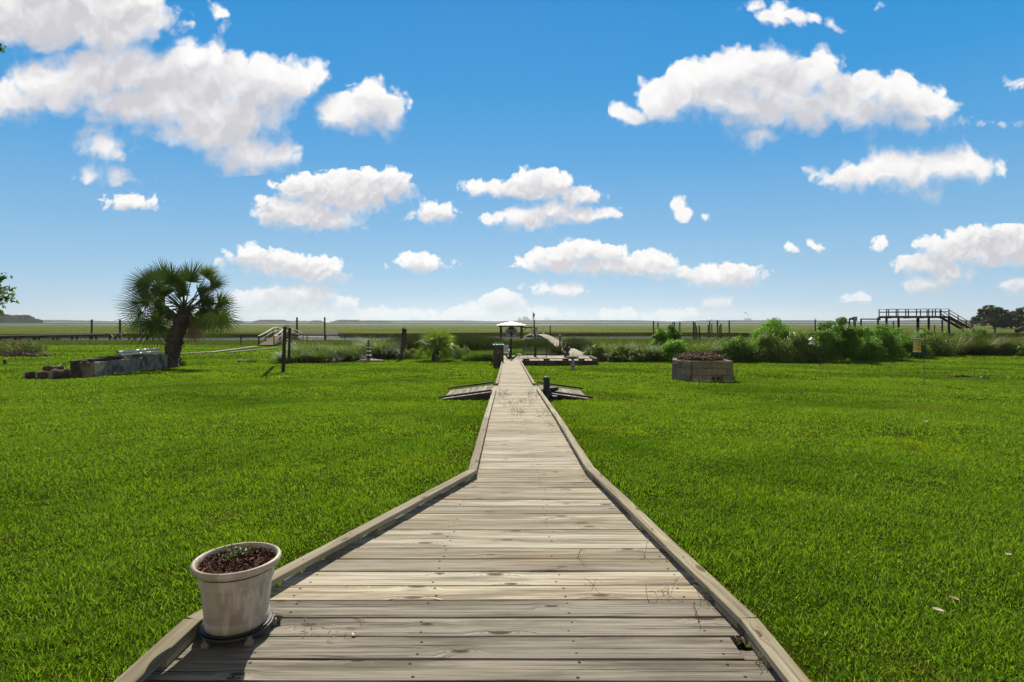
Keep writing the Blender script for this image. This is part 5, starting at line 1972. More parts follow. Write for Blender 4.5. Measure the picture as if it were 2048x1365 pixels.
# mulch heap and stumps at the far left
b = on_lawn(42, 54)
mb = MB()
for i in range(24):
    t = random.uniform(-1, 1)
    mb.blob((b.x + t * 2.6, b.y + random.uniform(-0.6, 0.6), b.z + 0.10 * (1 - t * t)), random.uniform(0.2, 0.5), sz=0.5, sub=2, wob=0.3)
n = 900
c = np.stack([b.x + rng.normal(0, 1.3, n), b.y + rng.normal(0, 0.45, n), b.z + np.abs(rng.normal(0.2, 0.1, n))], 1)
V, Q = leaves_arrays(c, rng.normal(size=(n, 3)) + np.array([0, 0, 1.0]), rng.uniform(0.10, 0.26, n), rng.uniform(0.2, 0.5, n))
k = len(mb.v)
for i in range(n):
    mb.add(V[4 * i:4 * i + 4], [(0, 1, 2, 3)], rnd=random.random())
tag(mb.build('mulch_heap', M['twig_wood']), 'low brown heap of dry leaves and mulch at the far left', 'mulch heap')
b = G_(10, 729)
mb = MB()
mb.lathe(b, [(0.15, -0.1), (0.12, 0.05), (0.11, 0.32), (0.0, 0.34)], n=10, wob=0.05)
tag(mb.build('tree_stump', M['dark_wood']), 'short dark stump post standing in the left lawn', 'stump')
b = G_(481, 725)
r0 = thing('tree_stump', 'low pale stump in the lawn left of the clothesline posts', 'stump', b)
mb = MB()
mb.lathe(b, [(0.36, -0.1), (0.27, 0.04), (0.22, 0.16)], n=14, wob=0.12)
mb.build('bark', M['log_bark'], r0)
mb = MB()
mb.lathe(b, [(0.215, 0.155), (0.10, 0.175), (0.0, 0.18)], n=14, wob=0.05)
mb.build('sawn_top', M['pale_wood'], r0)
b = G_(1917, 755)
mb = MB()
for i in range(10):
    mb.blob((b.x + random.uniform(-0.5, 0.5), b.y + random.uniform(-0.2, 0.2), b.z + 0.02), random.uniform(0.08, 0.2), sz=0.5, sub=2, wob=0.3)
tag(mb.build('molehill', M['mulch']), 'small reddish brown mound of earth in the right lawn', 'molehill')

# paths of pale boards to the gangway
GP = 'pale boards laid as a path across the left lawn'
for i, (pa, pb, lab) in enumerate((((362, 705, 57), (436, 701.5, 62), 'pale path board nearest the leaning palm'), ((420, 702, 60), (512, 691.5, 77), 'long pale path boards leading to the gangway'), ((458, 702, 60), (560, 693.5, 74), 'shorter pale board lying alongside the path'))):
    a, b2 = W(*pa), W(*pb)
    a.z, b2.z = float(lawn_z(a.y)) + 0.10, float(lawn_z(b2.y)) + 0.10
    mb = MB()
    s = (b2 - a).cross(Vector((0, 0, 1))).normalized()
    for o_ in (-0.22, 0.0, 0.22) if i != 2 else (-0.1, 0.1):
        mb.board(a + s * o_, b2 + s * o_, 0.20, 0.05, seg=6, warp=0.01)
    tag(mb.build('path_board', M['pale_wood']), lab, 'path board', GP)


# ------------------------------------------------------------------ clothesline frames
def post_frame(label, px0, by0, ty0, px1, by1, ty1, wpx=5.2):
    a, b2 = G_(px0, by0), G_(px1, by1)
    ta = W(px0 + 4, ty0, a.y)
    tb = W(px1 + 3, ty1, b2.y)
    r0 = thing('clothesline_frame', label, 'clothesline post', a, 'old timber clothesline frames')
    for p_, t_ in ((a, ta), (b2, tb)):
        mb = MB()
        w_ = wpx / F * a.y
        mb.board(p_ - Vector((0, 0, 0.2)), t_, w_, w_, up=(0, 1, 0), seg=4, warp=0.01)
        mb.build('post', M['pile_wood'], r0)
    mb = MB()
    dirv = (tb - ta).normalized()
    mb.board(ta - dirv * 0.2 + Vector((0, 0, 0.03)), tb + dirv * 0.25 + Vector((0, 0, 0.03)), 0.2, 0.05)
    mb.build('top_rail', M['pale_wood'], r0)
    for t in (0.15, 0.5, 0.85):
        c = ta.lerp(tb, t)
        mb = MB()
        mb.tube([c + Vector((0, 0, 0.05)), c + Vector((0.02, 0, 0.14)), c + Vector((0.08, 0, 0.15))], 0.015, n=6)
        mb.build('line_hook', M['black_iron'], r0)


post_frame('leaning pair of dark timber posts joined by a cap board, left lawn', 566, 746, 655, 577, 729, 657)
post_frame('single dark upright timber post with small cap, right end of the left bed', 803, 720.5, 658, 808, 715, 659.5, 4.6)

# stacked stone ornament
b = G_(737, 724)
r0 = thing('stone_fountain', 'tiered stone garden ornament with pale discs standing on flat rocks', 'garden ornament', b)
for (dx_, dy_, r_, sx, sz) in ((-0.42, -0.1, 0.36, 1.3, 0.35), (0.35, 0, 0.45, 1.5, 0.28), (0.9, 0.2, 0.3, 1.3, 0.3), (0, 0.3, 0.4, 1.4, 0.35), (-0.1, -0.3, 0.3, 1.2, 0.3)):
    mb = MB()
    mb.blob(b + Vector((dx_, dy_, 0.07)), r_, sx=sx, sz=sz, sub=2, wob=0.25, smooth=False)
    mb.build('base_rock', M['stone'], r0)
mb = MB()
mb.lathe(b, [(0.16, 0.1), (0.12, 0.25), (0.09, 0.4), (0.07, 1.1), (0.06, 1.28)], n=12)
mb.build('column', M['dark_wood'], r0)
for z, r_ in ((0.50, 0.22), (0.82, 0.19), (1.10, 0.165)):
    mb = MB()
    mb.lathe(b + Vector((0, 0, z)), [(0.05, -0.05), (r_ * 0.8, -0.03), (r_ * 1.2, 0.01), (r_ * 1.15, 0.03), (r_ * 0.5, 0.07), (0.0, 0.08)], n=20)
    mb.build('disc', M['pale_stone'], r0)
mb = MB()
for a in range(4):
    c, s = math.cos(a * math.pi / 2 + 0.6), math.sin(a * math.pi / 2 + 0.6)
    mb.tube([b + Vector((c * 0.12, s * 0.12, 1.16)), b + Vector((c * 0.07, s * 0.07, 1.46))], 0.018, n=6)
mb.lathe(b + Vector((0, 0, 1.46)), [(0.16, 0), (0.13, 0.03), (0.05, 0.10), (0.07, 0.16), (0.05, 0.22), (0.0, 0.25)], n=14)
mb.build('lantern_top', M['black_iron'], r0)

# ------------------------------------------------------------------ around the end of the boardwalk
# timber post with green glass
b = G_(997, 735)
d_ = b.y
r0 = thing('mooring_post', 'thick square dark timber post with a mint green cap at the boardwalk end', 'timber post', b)
hw = 20.5 / F * d_
topz = CAMH - (690.5 - HZ) / F * d_
mb = MB()
for dx_ in (-0.333, 0, 0.333):
    mb.board(b + Vector((dx_ * hw, 0, -0.1)), Vector((b.x + dx_ * hw, b.y, topz)), hw / 3 - 0.006, hw, up=(0, 1, 0), seg=3, warp=0.004)
mb.build('post', M['dark_wood'], r0)
mb = MB()
mb.box((b.x, b.y, topz + 0.025), hw * 1.06, hw * 1.06, 0.05)
mb.build('cap', M['mint_paint'], r0)
mb = MB()
for i in range(10):
    a = 6.283 * i / 9
    if i < 9:
        mb.tube([Vector((b.x + 0.07 * math.cos(6.283 * (i + k) / 9), b.y - hw / 2 - 0.02, topz - 0.42 + 0.085 * math.sin(6.283 * (i + k) / 9))) for k in (0, 1)], 0.016, n=6)
mb.tube([(b.x, b.y - hw / 2 - 0.02, topz - 0.49), (b.x + 0.02, b.y - hw / 2 - 0.02, topz - 0.60)], 0.02, n=6)
mb.build('ring', M['grey_metal'], r0)
for i, dx_ in enumerate((-0.20, 0.02, 0.20)):
    c = Vector((b.x + dx_, b.y - 0.05, topz + 0.052))
    mb = MB()
    mb.lathe(c, [(0.0, 0), (0.052, 0), (0.055, 0.02), (0.055, 0.08), (0.045, 0.10), (0.03, 0.115), (0.038, 0.14), (0.034, 0.165), (0.0, 0.17)], n=14)
    tag(mb.build('glass_insulator', M['bottle_glass']), ('leftmost', 'middle', 'rightmost')[i] + ' green glass bottle on the timber post', 'glass bottle', 'green glass on the timber post')

# anchor
b = Vector(((1021 - CX) / F * 41.4, 41.4, LZ))
r0 = thing('anchor', 'tall weathered iron anchor standing upright on the landing', 'anchor', b)
topz = CAMH - (678 - HZ) / F * 41.4
mb = MB()
mb.tube([b + Vector((-0.02, 0, 0.18)), b + Vector((0.02, 0, 0.6)), Vector((b.x + 0.03, b.y, topz))], [0.13, 0.10, 0.07], n=10, wob=0.04)
mb.build('shank', M['rust_iron'], r0)
for e, L in ((1, 0.50), (-1, 0.36)):
    mb = MB()
    mb.tube([b + Vector((0, 0, 0.10)), b + Vector((e * L * 0.4, 0, 0.13)), b + Vector((e * L * 0.8, 0, 0.24)), b + Vector((e * L, 0, 0.36))], [0.10, 0.085, 0.06, 0.02], n=8)
    mb.add([b + Vector((e * L * 0.62, -0.14, 0.22)), b + Vector((e * L * 0.62, 0.14, 0.22)), b + Vector((e * L * 1.05, 0.0, 0.40)), b + Vector((e * L * 0.66, -0.14, 0.17)), b + Vector((e * L * 0.66, 0.14, 0.17))], [(0, 1, 2), (3, 2, 4), (0, 3, 4, 1), (0, 2, 3), (1, 4, 2)])
    mb.build('fluke', M['rust_iron'], r0)
mb = MB()
mb.tube([(b.x + 0.03, b.y - 0.42, topz - 0.14), (b.x + 0.03, b.y + 0.42, topz - 0.14)], [0.035, 0.035], n=8)
mb.build('stock', M['rust_iron'], r0)
mb = MB()
mb.tube([Vector((b.x + 0.03 + 0.085 * math.cos(6.283 * i / 14), b.y, topz + 0.09 + 0.085 * math.sin(6.283 * i / 14))) for i in range(15)], 0.02, n=6, cap=False)
mb.build('ring', M['rust_iron'], r0)

# pale garden chair behind the post
b = Vector(((1011 - CX) / F * 43.0, 43.0, LZ))
r0 = thing('garden_chair', 'pale blue plastic garden chair half hidden by the timber post', 'chair', b)
mb = MB(); mb.box(b + Vector((0, 0, 0.42)), 0.48, 0.46, 0.035, ch=0.01); mb.build('seat', M['pale_blue_plastic'], r0)
mb = MB()
for i in range(5):
    mb.board(b + Vector((-0.2 + 0.1 * i, 0.22, 0.44)), b + Vector((-0.2 + 0.1 * i, 0.36, 0.95)), 0.07, 0.02, up=(0, 1, 0))
mb.board(b + Vector((-0.25, 0.37, 0.94)), b + Vector((0.25, 0.37, 0.94)), 0.09, 0.025, up=(0, 1, 0))
mb.build('backrest', M['pale_blue_plastic'], r0)
for sx in (-1, 1):
    mb = MB(); mb.board(b + Vector((sx * 0.27, -0.22, 0.64)), b + Vector((sx * 0.27, 0.28, 0.66)), 0.06, 0.025); mb.build('armrest', M['white_paint'], r0)
    for sy in (-1, 1):
        mb = MB(); mb.board(b + Vector((sx * 0.25, sy * 0.21, 0)), b + Vector((sx * 0.26, sy * 0.21, 0.63 if sy < 0 else 0.66)), 0.05, 0.04, up=(0, 1, 0)); mb.build('leg', M['white_paint'], r0)

# round tan table
b = Vector(((1039 - CX) / F * 43.5, 43.5, LZ))
r0 = thing('side_table', 'low round tan topped table on the landing', 'table', b)
mb = MB(); mb.lathe(b + Vector((0, 0, 0.26)), [(0.0, 0), (0.19, 0), (0.20, 0.015), (0.195, 0.035), (0.0, 0.037)], n=24); mb.build('tabletop', M['tan_top'], r0)
for i in range(3):
    a = 2.1 * i + 0.4
    mb = MB(); mb.tube([b + Vector((0.15 * math.cos(a), 0.15 * math.sin(a), 0)), b + Vector((0.10 * math.cos(a), 0.10 * math.sin(a), 0.262))], 0.02, n=6); mb.build('leg', M['dark_wood'], r0)


# two dark metal garden benches seen from behind
def bench(label, px0, px1, d, zt):
    a, b2 = (px0 - CX) / F * d, (px1 - CX) / F * d
    b = Vector(((a + b2) / 2, d, LZ))
    r0 = thing('garden_bench', label, 'bench', b, 'dark benches on the landing')
    hwid = (b2 - a) / 2
    mb = MB()
    for z in (0.46, 0.56, 0.66):
        mb.board(b + Vector((-hwid, 0, z)), b + Vector((hwid, 0, z)), 0.05, 0.02, up=(0, 1, 0))
    nb = 9
    for i in range(nb):
        x_ = -hwid + 2 * hwid * i / (nb - 1)
        mb.board(b + Vector((x_, 0.012, 0.40)), b + Vector((x_, 0.012, 0.70)), 0.03, 0.02, up=(0, 1, 0))
    mb.build('backrest', M['black_iron'], r0)
    mb = MB()
    for k in range(4):
        mb.board(b + Vector((-hwid, 0.10 + 0.1 * k, 0.40)), b + Vector((hwid, 0.10 + 0.1 * k, 0.40)), 0.08, 0.02)
    mb.build('seat', M['dark_wood'], r0)
    for sx in (-1, 1):
        for y_ in (0.02, 0.44):
            mb = MB(); mb.tube([b + Vector((sx * (hwid - 0.03), y_, 0)), b + Vector((sx * (hwid - 0.03), y_, 0.66 if y_ > 0.1 else 0.70))], 0.02, n=6); mb.build('leg', M['black_iron'], r0)
        mb = MB(); mb.tube([b + Vector((sx * (hwid - 0.03), 0.0, 0.64)), b + Vector((sx * (hwid - 0.03), 0.46, 0.62))], 0.022, n=6); mb.build('armrest', M['black_iron'], r0)


bench('dark slatted metal bench on the landing, left one of two end to end', 1046, 1069.5, 44.8, 704)
bench('dark slatted metal bench on the landing, right one nearer the pelican', 1072, 1094, 44.8, 704)
b = Vector(((1070.6 - CX) / F * 44.9, 44.9, LZ))
mb = MB()
mb.lathe(b, [(0.09, 0), (0.075, 0.05), (0.06, 0.5), (0.055, 0.98), (0.07, 1.0), (0.02, 1.08), (0.0, 1.09)], n=12)
tag(mb.build('bollard', M['black_iron']), 'slim dark post standing between the two benches', 'post')
# low timber edging left of the post
mb = MB()
a, b2 = W(948, 708, 47), W(989, 707.5, 45.5)
a.z = b2.z = float(lawn_z(46)) + 0.55
for z in (-0.02, -0.24, -0.46):
    mb.board(a + Vector((0, 0, z)), b2 + Vector((0, 0, z)), 0.06, 0.2, up=(0, 1, 0))
r0 = tag(mb.build('timber_edging', M['dark_wood']), 'low dark timber edging left of the square post', 'edging')
mb = MB()
a, b2 = W(1046, 0, 47.6), W(1116, 0, 47.6)
a.z = b2.z = LZ + 0.10
mb.board(a, b2, 0.14, 0.10)
tag(mb.build('edge_beam', M['pale_wood']), 'pale beam along the back edge of the landing behind the benches', 'beam')


# pelican statue on a piling
def pelican():
    d = 44.4
    b = Vector(((1133.5 - CX) / F * d, d, LZ))
    r0 = thing('pelican_statue', 'dark pelican statue on a short thick piling beside the pier', 'statue', b)
    mb = MB()
    mb.tube([b, b + Vector((0, 0, 0.36))], [0.22, 0.20], n=14, wob=0.04)
    mb.build('piling', M['pile_wood'], r0)
    c = b + Vector((0.0, 0.0, 0.36))
    mb = MB()
    mb.smooth = True
    mb.tube([c + Vector((0.06, 0.05, 0.02)), c + Vector((0.05, 0.03, 0.12)), c + Vector((0.02, 0, 0.26)), c + Vector((0.0, -0.02, 0.40)), c + Vector((0.03, -0.03, 0.50)),
             c + Vector((0.07, -0.03, 0.58)), c + Vector((0.07, -0.03, 0.66)), c + Vector((0.03, -0.04, 0.72)), c + Vector((-0.03, -0.06, 0.73)), c + Vector((-0.06, -0.07, 0.71))],
            [0.10, 0.17, 0.20, 0.16, 0.10, 0.065, 0.055, 0.075, 0.065, 0.03], n=14)
    mb.build('body', M['black_iron'], r0)
    mb = MB()
    mb.tube([c + Vector((-0.05, -0.07, 0.715)), c + Vector((-0.10, -0.08, 0.62)), c + Vector((-0.12, -0.08, 0.48)), c + Vector((-0.11, -0.075, 0.40))], [0.035, 0.045, 0.03, 0.008], n=10, flat=0.6)
    mb.build('bill', M['grey_paint'], r0)
    for s in (-1, 1):
        mb = MB()
        mb.tube([c + Vector((s * 0.17, 0.02, 0.40)), c + Vector((s * 0.20, 0.04, 0.24)), c + Vector((s * 0.13, 0.10, 0.03))], [0.05, 0.07, 0.015], n=8, flat=1.4)
        mb.build('wing', M['black_iron'], r0)
    mb = MB()
    mb.tube([c + Vector((0.05, 0.10, 0.06)), c + Vector((0.10, 0.22, 0.0))], [0.06, 0.03], n=8)
    mb.build('tail', M['black_iron'], r0)


pelican()

# green bin
b = W(1187, 0, 47.2)
b.z = LZ - 0.15
r0 = thing('rubbish_bin', 'small dark green bin beside the right end of the landing', 'bin', b)
mb = MB(); mb.lathe(b, [(0.0, 0), (0.17, 0), (0.19, 0.05), (0.21, 0.62)], n=24); mb.build('body', M['dark_green_plastic'], r0)
mb = MB(); mb.lathe(b + Vector((0, 0, 0.62)), [(0.225, -0.03), (0.23, 0.02), (0.20, 0.06), (0.06, 0.09), (0.0, 0.09)], n=24); mb.build('lid', M['dark_green_plastic'], r0)
mb = MB(); mb.tube([b + Vector((-0.05, 0, 0.70)), b + Vector((-0.03, 0, 0.75)), b + Vector((0.03, 0, 0.75)), b + Vector((0.05, 0, 0.70))], 0.012, n=6); mb.build('handle', M['white_paint'], r0)
b = W(1181, 0, 47.6); b.z = LZ - 0.2
mb = MB(); mb.tube([b, b + Vector((0.02, 0, 1.15))], 0.06, n=8, wob=0.05)
tag(mb.build('post', M['pile_wood']), 'thin dark stake left of the green bin', 'post')

# birdbath
b = G_(1145.5, 740)
r0 = thing('birdbath', 'stone birdbath on a baluster pedestal with a thin hook, right lawn', 'birdbath', b)
mb = MB()
mb.lathe(b, [(0.0, -0.05), (0.17, -0.05), (0.17, 0.05), (0.13, 0.09), (0.115, 0.13), (0.135, 0.24), (0.13, 0.36), (0.09, 0.50), (0.075, 0.60), (0.10, 0.655)], n=24)
mb.build('pedestal', M['stone'], r0)
mb = MB()
mb.lathe(b + Vector((0, 0, 0.65)), [(0.0, 0), (0.12, 0.0), (0.28, 0.05), (0.37, 0.11), (0.395, 0.15), (0.37, 0.165), (0.33, 0.135), (0.2, 0.08), (0.0, 0.06)], n=28)
mb.build('bowl', M['stone'], r0)
mb = MB()
mb.tube([b + Vector((0.0, 0, 0.72)), b + Vector((0.0, 0, 0.98)), b + Vector((0.03, 0, 1.06)), b + Vector((0.075, 0, 1.04)), b + Vector((0.07, 0, 0.98))], 0.012, n=6)
mb.build('hook', M['grey_metal'], r0)

# dark bollard by the right ramp
d_ = 17.25
b = Vector(((1088 - CX) / F * d_, 15.98, 0))
b = Vector((0.99, 16.08, float(lawn_z(16.1))))
r0 = thing('iron_cleat', 'blue black iron cleat like a stump with an arm beside the right ramp', 'cleat', b)
mb = MB()
mb.tube([b + Vector((0.0, 0, -0.05)), b + Vector((0.0, 0, 0.16)), b + Vector((-0.02, 0, 0.30)), b + Vector((-0.02, 0, 0.50)), b + Vector((-0.03, 0, 0.58)), b + Vector((-0.02, 0, 0.615))], [0.15, 0.14, 0.10, 0.085, 0.10, 0.05], n=14, wob=0.06)
mb.blob(b + Vector((-0.045, 0, 0.60)), 0.07, sz=0.9, sub=2, wob=0.2)
mb.blob(b + Vector((0.045, 0, 0.585)), 0.04, sub=2, wob=0.1)
mb.build('stem', M['black_iron'], r0)
mb = MB()
mb.tube([b + Vector((0.02, 0, 0.24)), b + Vector((0.13, 0, 0.29)), b + Vector((0.26, 0, 0.315)), b + Vector((0.31, 0, 0.33))], [0.10, 0.075, 0.055, 0.03], n=10, wob=0.05)
mb.build('arm', M['black_iron'], r0)
mb = MB()
mb.tube([b + Vector((0.1, 0.05, -0.05)), b + Vector((0.12, 0.04, 0.13))], [0.22, 0.17], n=14, wob=0.08)
mb.build('base', M['black_iron'], r0)

# ------------------------------------------------------------------ fire ring of concrete blocks
c0 = G_(1402, 764)
fr_d = c0.y + 1.15
fc = Vector(((1397 - CX) / F * fr_d, fr_d, float(lawn_z(fr_d)) - 0.02))
ring = thing('fire_ring', 'ring of stacked concrete blocks heaped with dry brush on the right lawn', 'fire ring', fc)
PTS = [(-0.66, -1.12), (1.03, -1.03), (1.12, 0.45), (0.5, 1.2), (-0.68, 1.2), (-1.14, -0.25)]
for course in range(3):
    mb = MB()
    for i in range(len(PTS)):
        pa = fc + Vector((*PTS[i], 0))
        pb = fc + Vector((*PTS[(i + 1) % len(PTS)], 0))
        L = (pb - pa).length
        nb_ = max(1, round(L / 0.47))
        cuts = [k_ / nb_ for k_ in range(nb_ + 1)]
        if course == 1:
            cuts = [0] + [(k_ + 0.5) / nb_ for k_ in range(nb_)] + [1.0]
        z = 0.17 + 0.305 * course
        for u0, u1 in zip(cuts[:-1], cuts[1:]):
            p_, q_ = pa.lerp(pb, u0), pa.lerp(pb, u1)
            if i == 0 and course == 0 and abs((u0 + u1) / 2 - 0.6) < 0.13:
                continue
            dv = (q_ - p_).normalized() * 0.007
            n_ = Vector((-(q_ - p_).y, (q_ - p_).x, 0)).normalized() * random.uniform(-0.008, 0.008)
            mb.board(p_ + dv + n_ + Vector((0, 0, z)), q_ - dv + n_ + Vector((0, 0, z)), 0.19, 0.292, ch=0.010, seg=2, warp=0.003)
    mb.build('block_course', M['block'], ring)
# one block in front is laid on its side and shows two open cells
cb = fc + Vector((-0.66 + 1.69 * 0.60, -1.12 + 0.09 * 0.60 - 0.02, 0.17))
mb = MB()
for (dx_, w_) in ((-0.195, 0.03), (0.0, 0.045), (0.195, 0.03)):
    mb.board(cb + Vector((dx_, 0, -0.094)), cb + Vector((dx_, 0, 0.094)), w_, 0.16, up=(0, 1, 0))
for dz_ in (-0.118, 0.118):
    mb.board(cb + Vector((-0.21, 0, dz_)), cb + Vector((0.21, 0, dz_)), 0.16, 0.045)
mb.build('hollow_block', M['block'], ring)
RS = 'pale stones at the foot of the fire ring'
rl = ('leftmost', 'second', 'third', 'fourth', 'fifth', 'sixth', 'seventh')
k = 0
for (lx, sx, sz) in ((-0.52, 0.13, 0.07), (-0.30, 0.06, 0.05), (-0.17, 0.06, 0.05), (0.0, 0.09, 0.06), (0.75, 0.05, 0.05), (0.88, 0.07, 0.045), (1.02, 0.06, 0.045)):
    mb = MB()
    yy = -1.12 + 0.10 * (lx + 0.72) / 1.88 - 0.16
    mb.blob(fc + Vector((lx, yy, 0.075)), 1.0, sx=sx, sy=0.06, sz=sz, sub=2, wob=0.12)
    tag(mb.build('edge_stone', M['pale_stone']), rl[k] + ' of the pale stones at the foot of the fire ring', 'stone', RS)
    k += 1
# brush heap in the ring
hp = MB()
topz = fc.z + 0.93
for i in range(330):
    a, r_ = random.uniform(0, 6.28), math.sqrt(random.random()) * 1.0
    c = Vector((fc.x + 0.05 + math.cos(a) * r_, fc.y + math.sin(a) * r_, topz + 0.02 + 0.26 * (1 - (r_ / 1.25) ** 2) * random.uniform(0.3, 1.1)))
    e = random.uniform(0, 6.28)
    L = random.uniform(0.2, 0.65)
    dv = Vector((math.cos(e), math.sin(e) * 0.8, random.uniform(-0.25, 0.3))) * L
    hp.tube([c - dv * 0.5, c + Vector((random.uniform(-.08, .08), 0, random.uniform(0, .09))), c + dv * 0.5], [0.014, 0.011, 0.005], n=4)
n = 1500
a, r_ = rng.uniform(0, 6.28, n), np.sqrt(rng.uniform(0, 1, n)) * 0.98
cc = np.stack([fc.x + 0.1 + np.cos(a) * r_, fc.y + np.sin(a) * r_, topz + 0.20 * (1 - (r_ / 1.3) ** 2) * rng.uniform(0.2, 1.05, n)], 1)
V, Q = leaves_arrays(cc, rng.normal(size=(n, 3)) + np.array([0, 0, 0.6]), rng.uniform(0.06, 0.16, n), rng.uniform(0.2, 0.5, n))
for i in range(n):
    hp.add(V[4 * i:4 * i + 4], [(0, 1, 2, 3)], rnd=random.random())
m_, gg, out = new_mat('brush')
rn = attr(gg, 'rnd', 'Fac')
princ(gg, out, gg.ramp(rn, [(0, (0.06, 0.035, 0.022)), (0.5, (0.16, 0.10, 0.065)), (0.85, (0.27, 0.20, 0.14)), (1, (0.40, 0.33, 0.25))]), 0.85, 0.15)
M['brush'] = m_
tag(hp.build('brush_heap', M['brush']), 'heap of dry brown twigs and leaves filling the fire ring', 'brush heap')
BR_ = 'bare branches leaning on the fire ring'
for (pts, r_, lab) in (
        ([(-1.30, -0.65, 0.74), (-0.85, -0.75, 0.97), (-0.1, -0.5, 1.15), (0.5, -0.3, 1.19)], 0.035, 'long pale branch arching over the left rim of the fire ring'),
        ([(-1.25, -0.85, 0.74), (-0.6, -0.8, 1.01)], 0.028, 'short branch under the long one at the left rim of the fire ring'),
        ([(0.3, -0.8, 1.09), (0.8, -0.75, 1.01), (1.3, -0.5, 0.97)], 0.020, 'thin branch poking out over the right rim of the fire ring'),
        ([(1.1, -0.6, 0.97), (1.22, -0.65, 0.55), (1.30, -0.7, 0.1)], 0.012, 'thin twig hanging down outside the right side of the fire ring')):
    mb = MB()
    mb.tube([fc + Vector(q_) for q_ in pts], [r_ * (1 - 0.5 * i / len(pts)) for i in range(len(pts))], n=7, wob=0.1)
    tag(mb.build('branch', M['twig_wood']), lab, 'branch', BR_)
mb = MB()
for i in range(16):
    a, h_ = random.uniform(-0.3, 0.3), random.uniform(0.2, 0.65)
    p_ = fc + Vector((1.26 + random.uniform(-.06, .1), -0.55 + random.uniform(-.1, .1), 0.02))
    mb.tube([p_, p_ + Vector((a * 0.3, 0, h_ * 0.6)), p_ + Vector((a * 0.7, 0, h_))], [0.008, 0.007, 0.003], n=4)
tag(mb.build('dry_stalks', M['twig_wood']), 'thin dry stalks standing at the right foot of the fire ring', 'weed')

# ------------------------------------------------------------------ bird houses
b = G_(1641, 743)
r0 = thing('bird_feeder', 'white hanging bird feeder with a pointed roof on a thin dark hook pole', 'bird feeder', b)
topz = CAMH - (672 - HZ) / F * b.y
cxf = (1624 - CX) / F * b.y
mb = MB()
mb.tube([b - Vector((0, 0, 0.1)), b + Vector((0, 0, 1.2)), Vector((b.x - 0.03, b.y, topz)), Vector((b.x - 0.16, b.y, topz + 0.16)), Vector((cxf + 0.03, b.y, topz + 0.15)), Vector((cxf, b.y, topz + 0.03))], 0.014, n=6)
mb.build('pole', M['black_iron'], r0)
fz_ = CAMH - (687 - HZ) / F * b.y
c = Vector((cxf, b.y, fz_))
mb = MB(); mb.lathe(c + Vector((0, 0, 0.20)), [(0.20, -0.01), (0.19, 0.01), (0.10, 0.09), (0.02, 0.15), (0.0, 0.16)], n=8, smooth=False); mb.build('roof', M['white_paint'], r0)
mb = MB()
for i in range(6):
    a = 6.283 * i / 6
    mb.tube([c + Vector((0.11 * math.cos(a), 0.11 * math.sin(a), -0.03)), c + Vector((0.11 * math.cos(a), 0.11 * math.sin(a), 0.20))], 0.016, n=6)
mb.lathe(c, [(0.0, -0.03), (0.07, -0.03), (0.075, 0.16), (0.0, 0.17)], n=10)
mb.build('cage', M['white_paint'], r0)
mb = MB(); mb.lathe(c + Vector((0, 0, -0.05)), [(0.0, 0), (0.17, 0.0), (0.18, 0.03), (0.0, 0.025)], n=12); mb.build('tray', M['white_paint'], r0)
mb = MB(); mb.tube([c + Vector((0, 0, 0.35)), c + Vector((0, 0, 0.52))], 0.006, n=5); mb.build('hanger', M['black_iron'], r0)

b = G_(1848, 770)
r0 = thing('bird_house', 'tall yellow bird house with three slots hanging from a black shepherd hook', 'bird house', b)
topz = CAMH - (662 - HZ) / F * b.y
cxf = (1834 - CX) / F * b.y
mb = MB()
rt = (b.x - cxf) / 2
pts = [b - Vector((0, 0, 0.1)), b + Vector((0.01, 0, 1.0))] + [Vector((b.x + 0.03, b.y, topz - 0.05))]
for i in range(9):
    a = math.pi * i / 8
    pts.append(Vector((b.x + 0.03 - rt + rt * math.cos(a) * 1.02, b.y, topz + rt * math.sin(a) * 0.75)))
pts.append(Vector((cxf, b.y, topz - 0.08)))
mb.tube(pts, 0.011, n=6)
mb.tube([b + Vector((0, 0, 0.05)), b + Vector((-0.10, 0, 0.10)), b + Vector((-0.12, 0, 0.0))], 0.009, n=6)
mb.tube([b + Vector((0.005, 0, 0.16)), b + Vector((-0.05, 0.08, 0.12)), b + Vector((-0.07, 0.1, 0.0))], 0.009, n=6)
mb.build('hook_pole', M['black_iron'], r0)
hz_, lz_ = CAMH - (679.5 - HZ) / F * b.y, CAMH - (703.5 - HZ) / F * b.y
c = Vector((cxf, b.y, (hz_ + lz_) / 2))
hh = hz_ - lz_
mb = MB(); mb.box(c, 0.185, 0.17, hh); mb.build('house_body', M['yellow_paint'], r0)
mb = MB(); mb.box(c + Vector((0, 0, hh / 2 + 0.02)), 0.24, 0.24, 0.035); mb.build('roof', M['grey_paint'], r0)
mb = MB(); mb.box(c + Vector((0, 0, -hh / 2 - 0.012)), 0.21, 0.20, 0.022); mb.build('floor_tray', M['white_paint'], r0)
for dz_ in (0.14, 0.02, -0.12):
    mb = MB(); mb.box(c + Vector((0.015, -0.0865, dz_)), 0.075, 0.008, 0.024, ch=0.001); mb.build('slot', M['black_plastic'], r0)
    mb = MB(); mb.box(c + Vector((0.015, -0.10, dz_ - 0.022)), 0.09, 0.03, 0.008, ch=0.001); mb.build('perch', M['yellow_paint'], r0)
mb = MB(); mb.tube([c + Vector((0, 0, hh / 2 + 0.03)), Vector((cxf, b.y, topz - 0.08))], 0.005, n=5); mb.build('hanger', M['black_iron'], r0)


# ------------------------------------------------------------------ boat shelter on the creek
SD = 116.0


def S_(px, py, d=SD):
    return W(px, py, d)


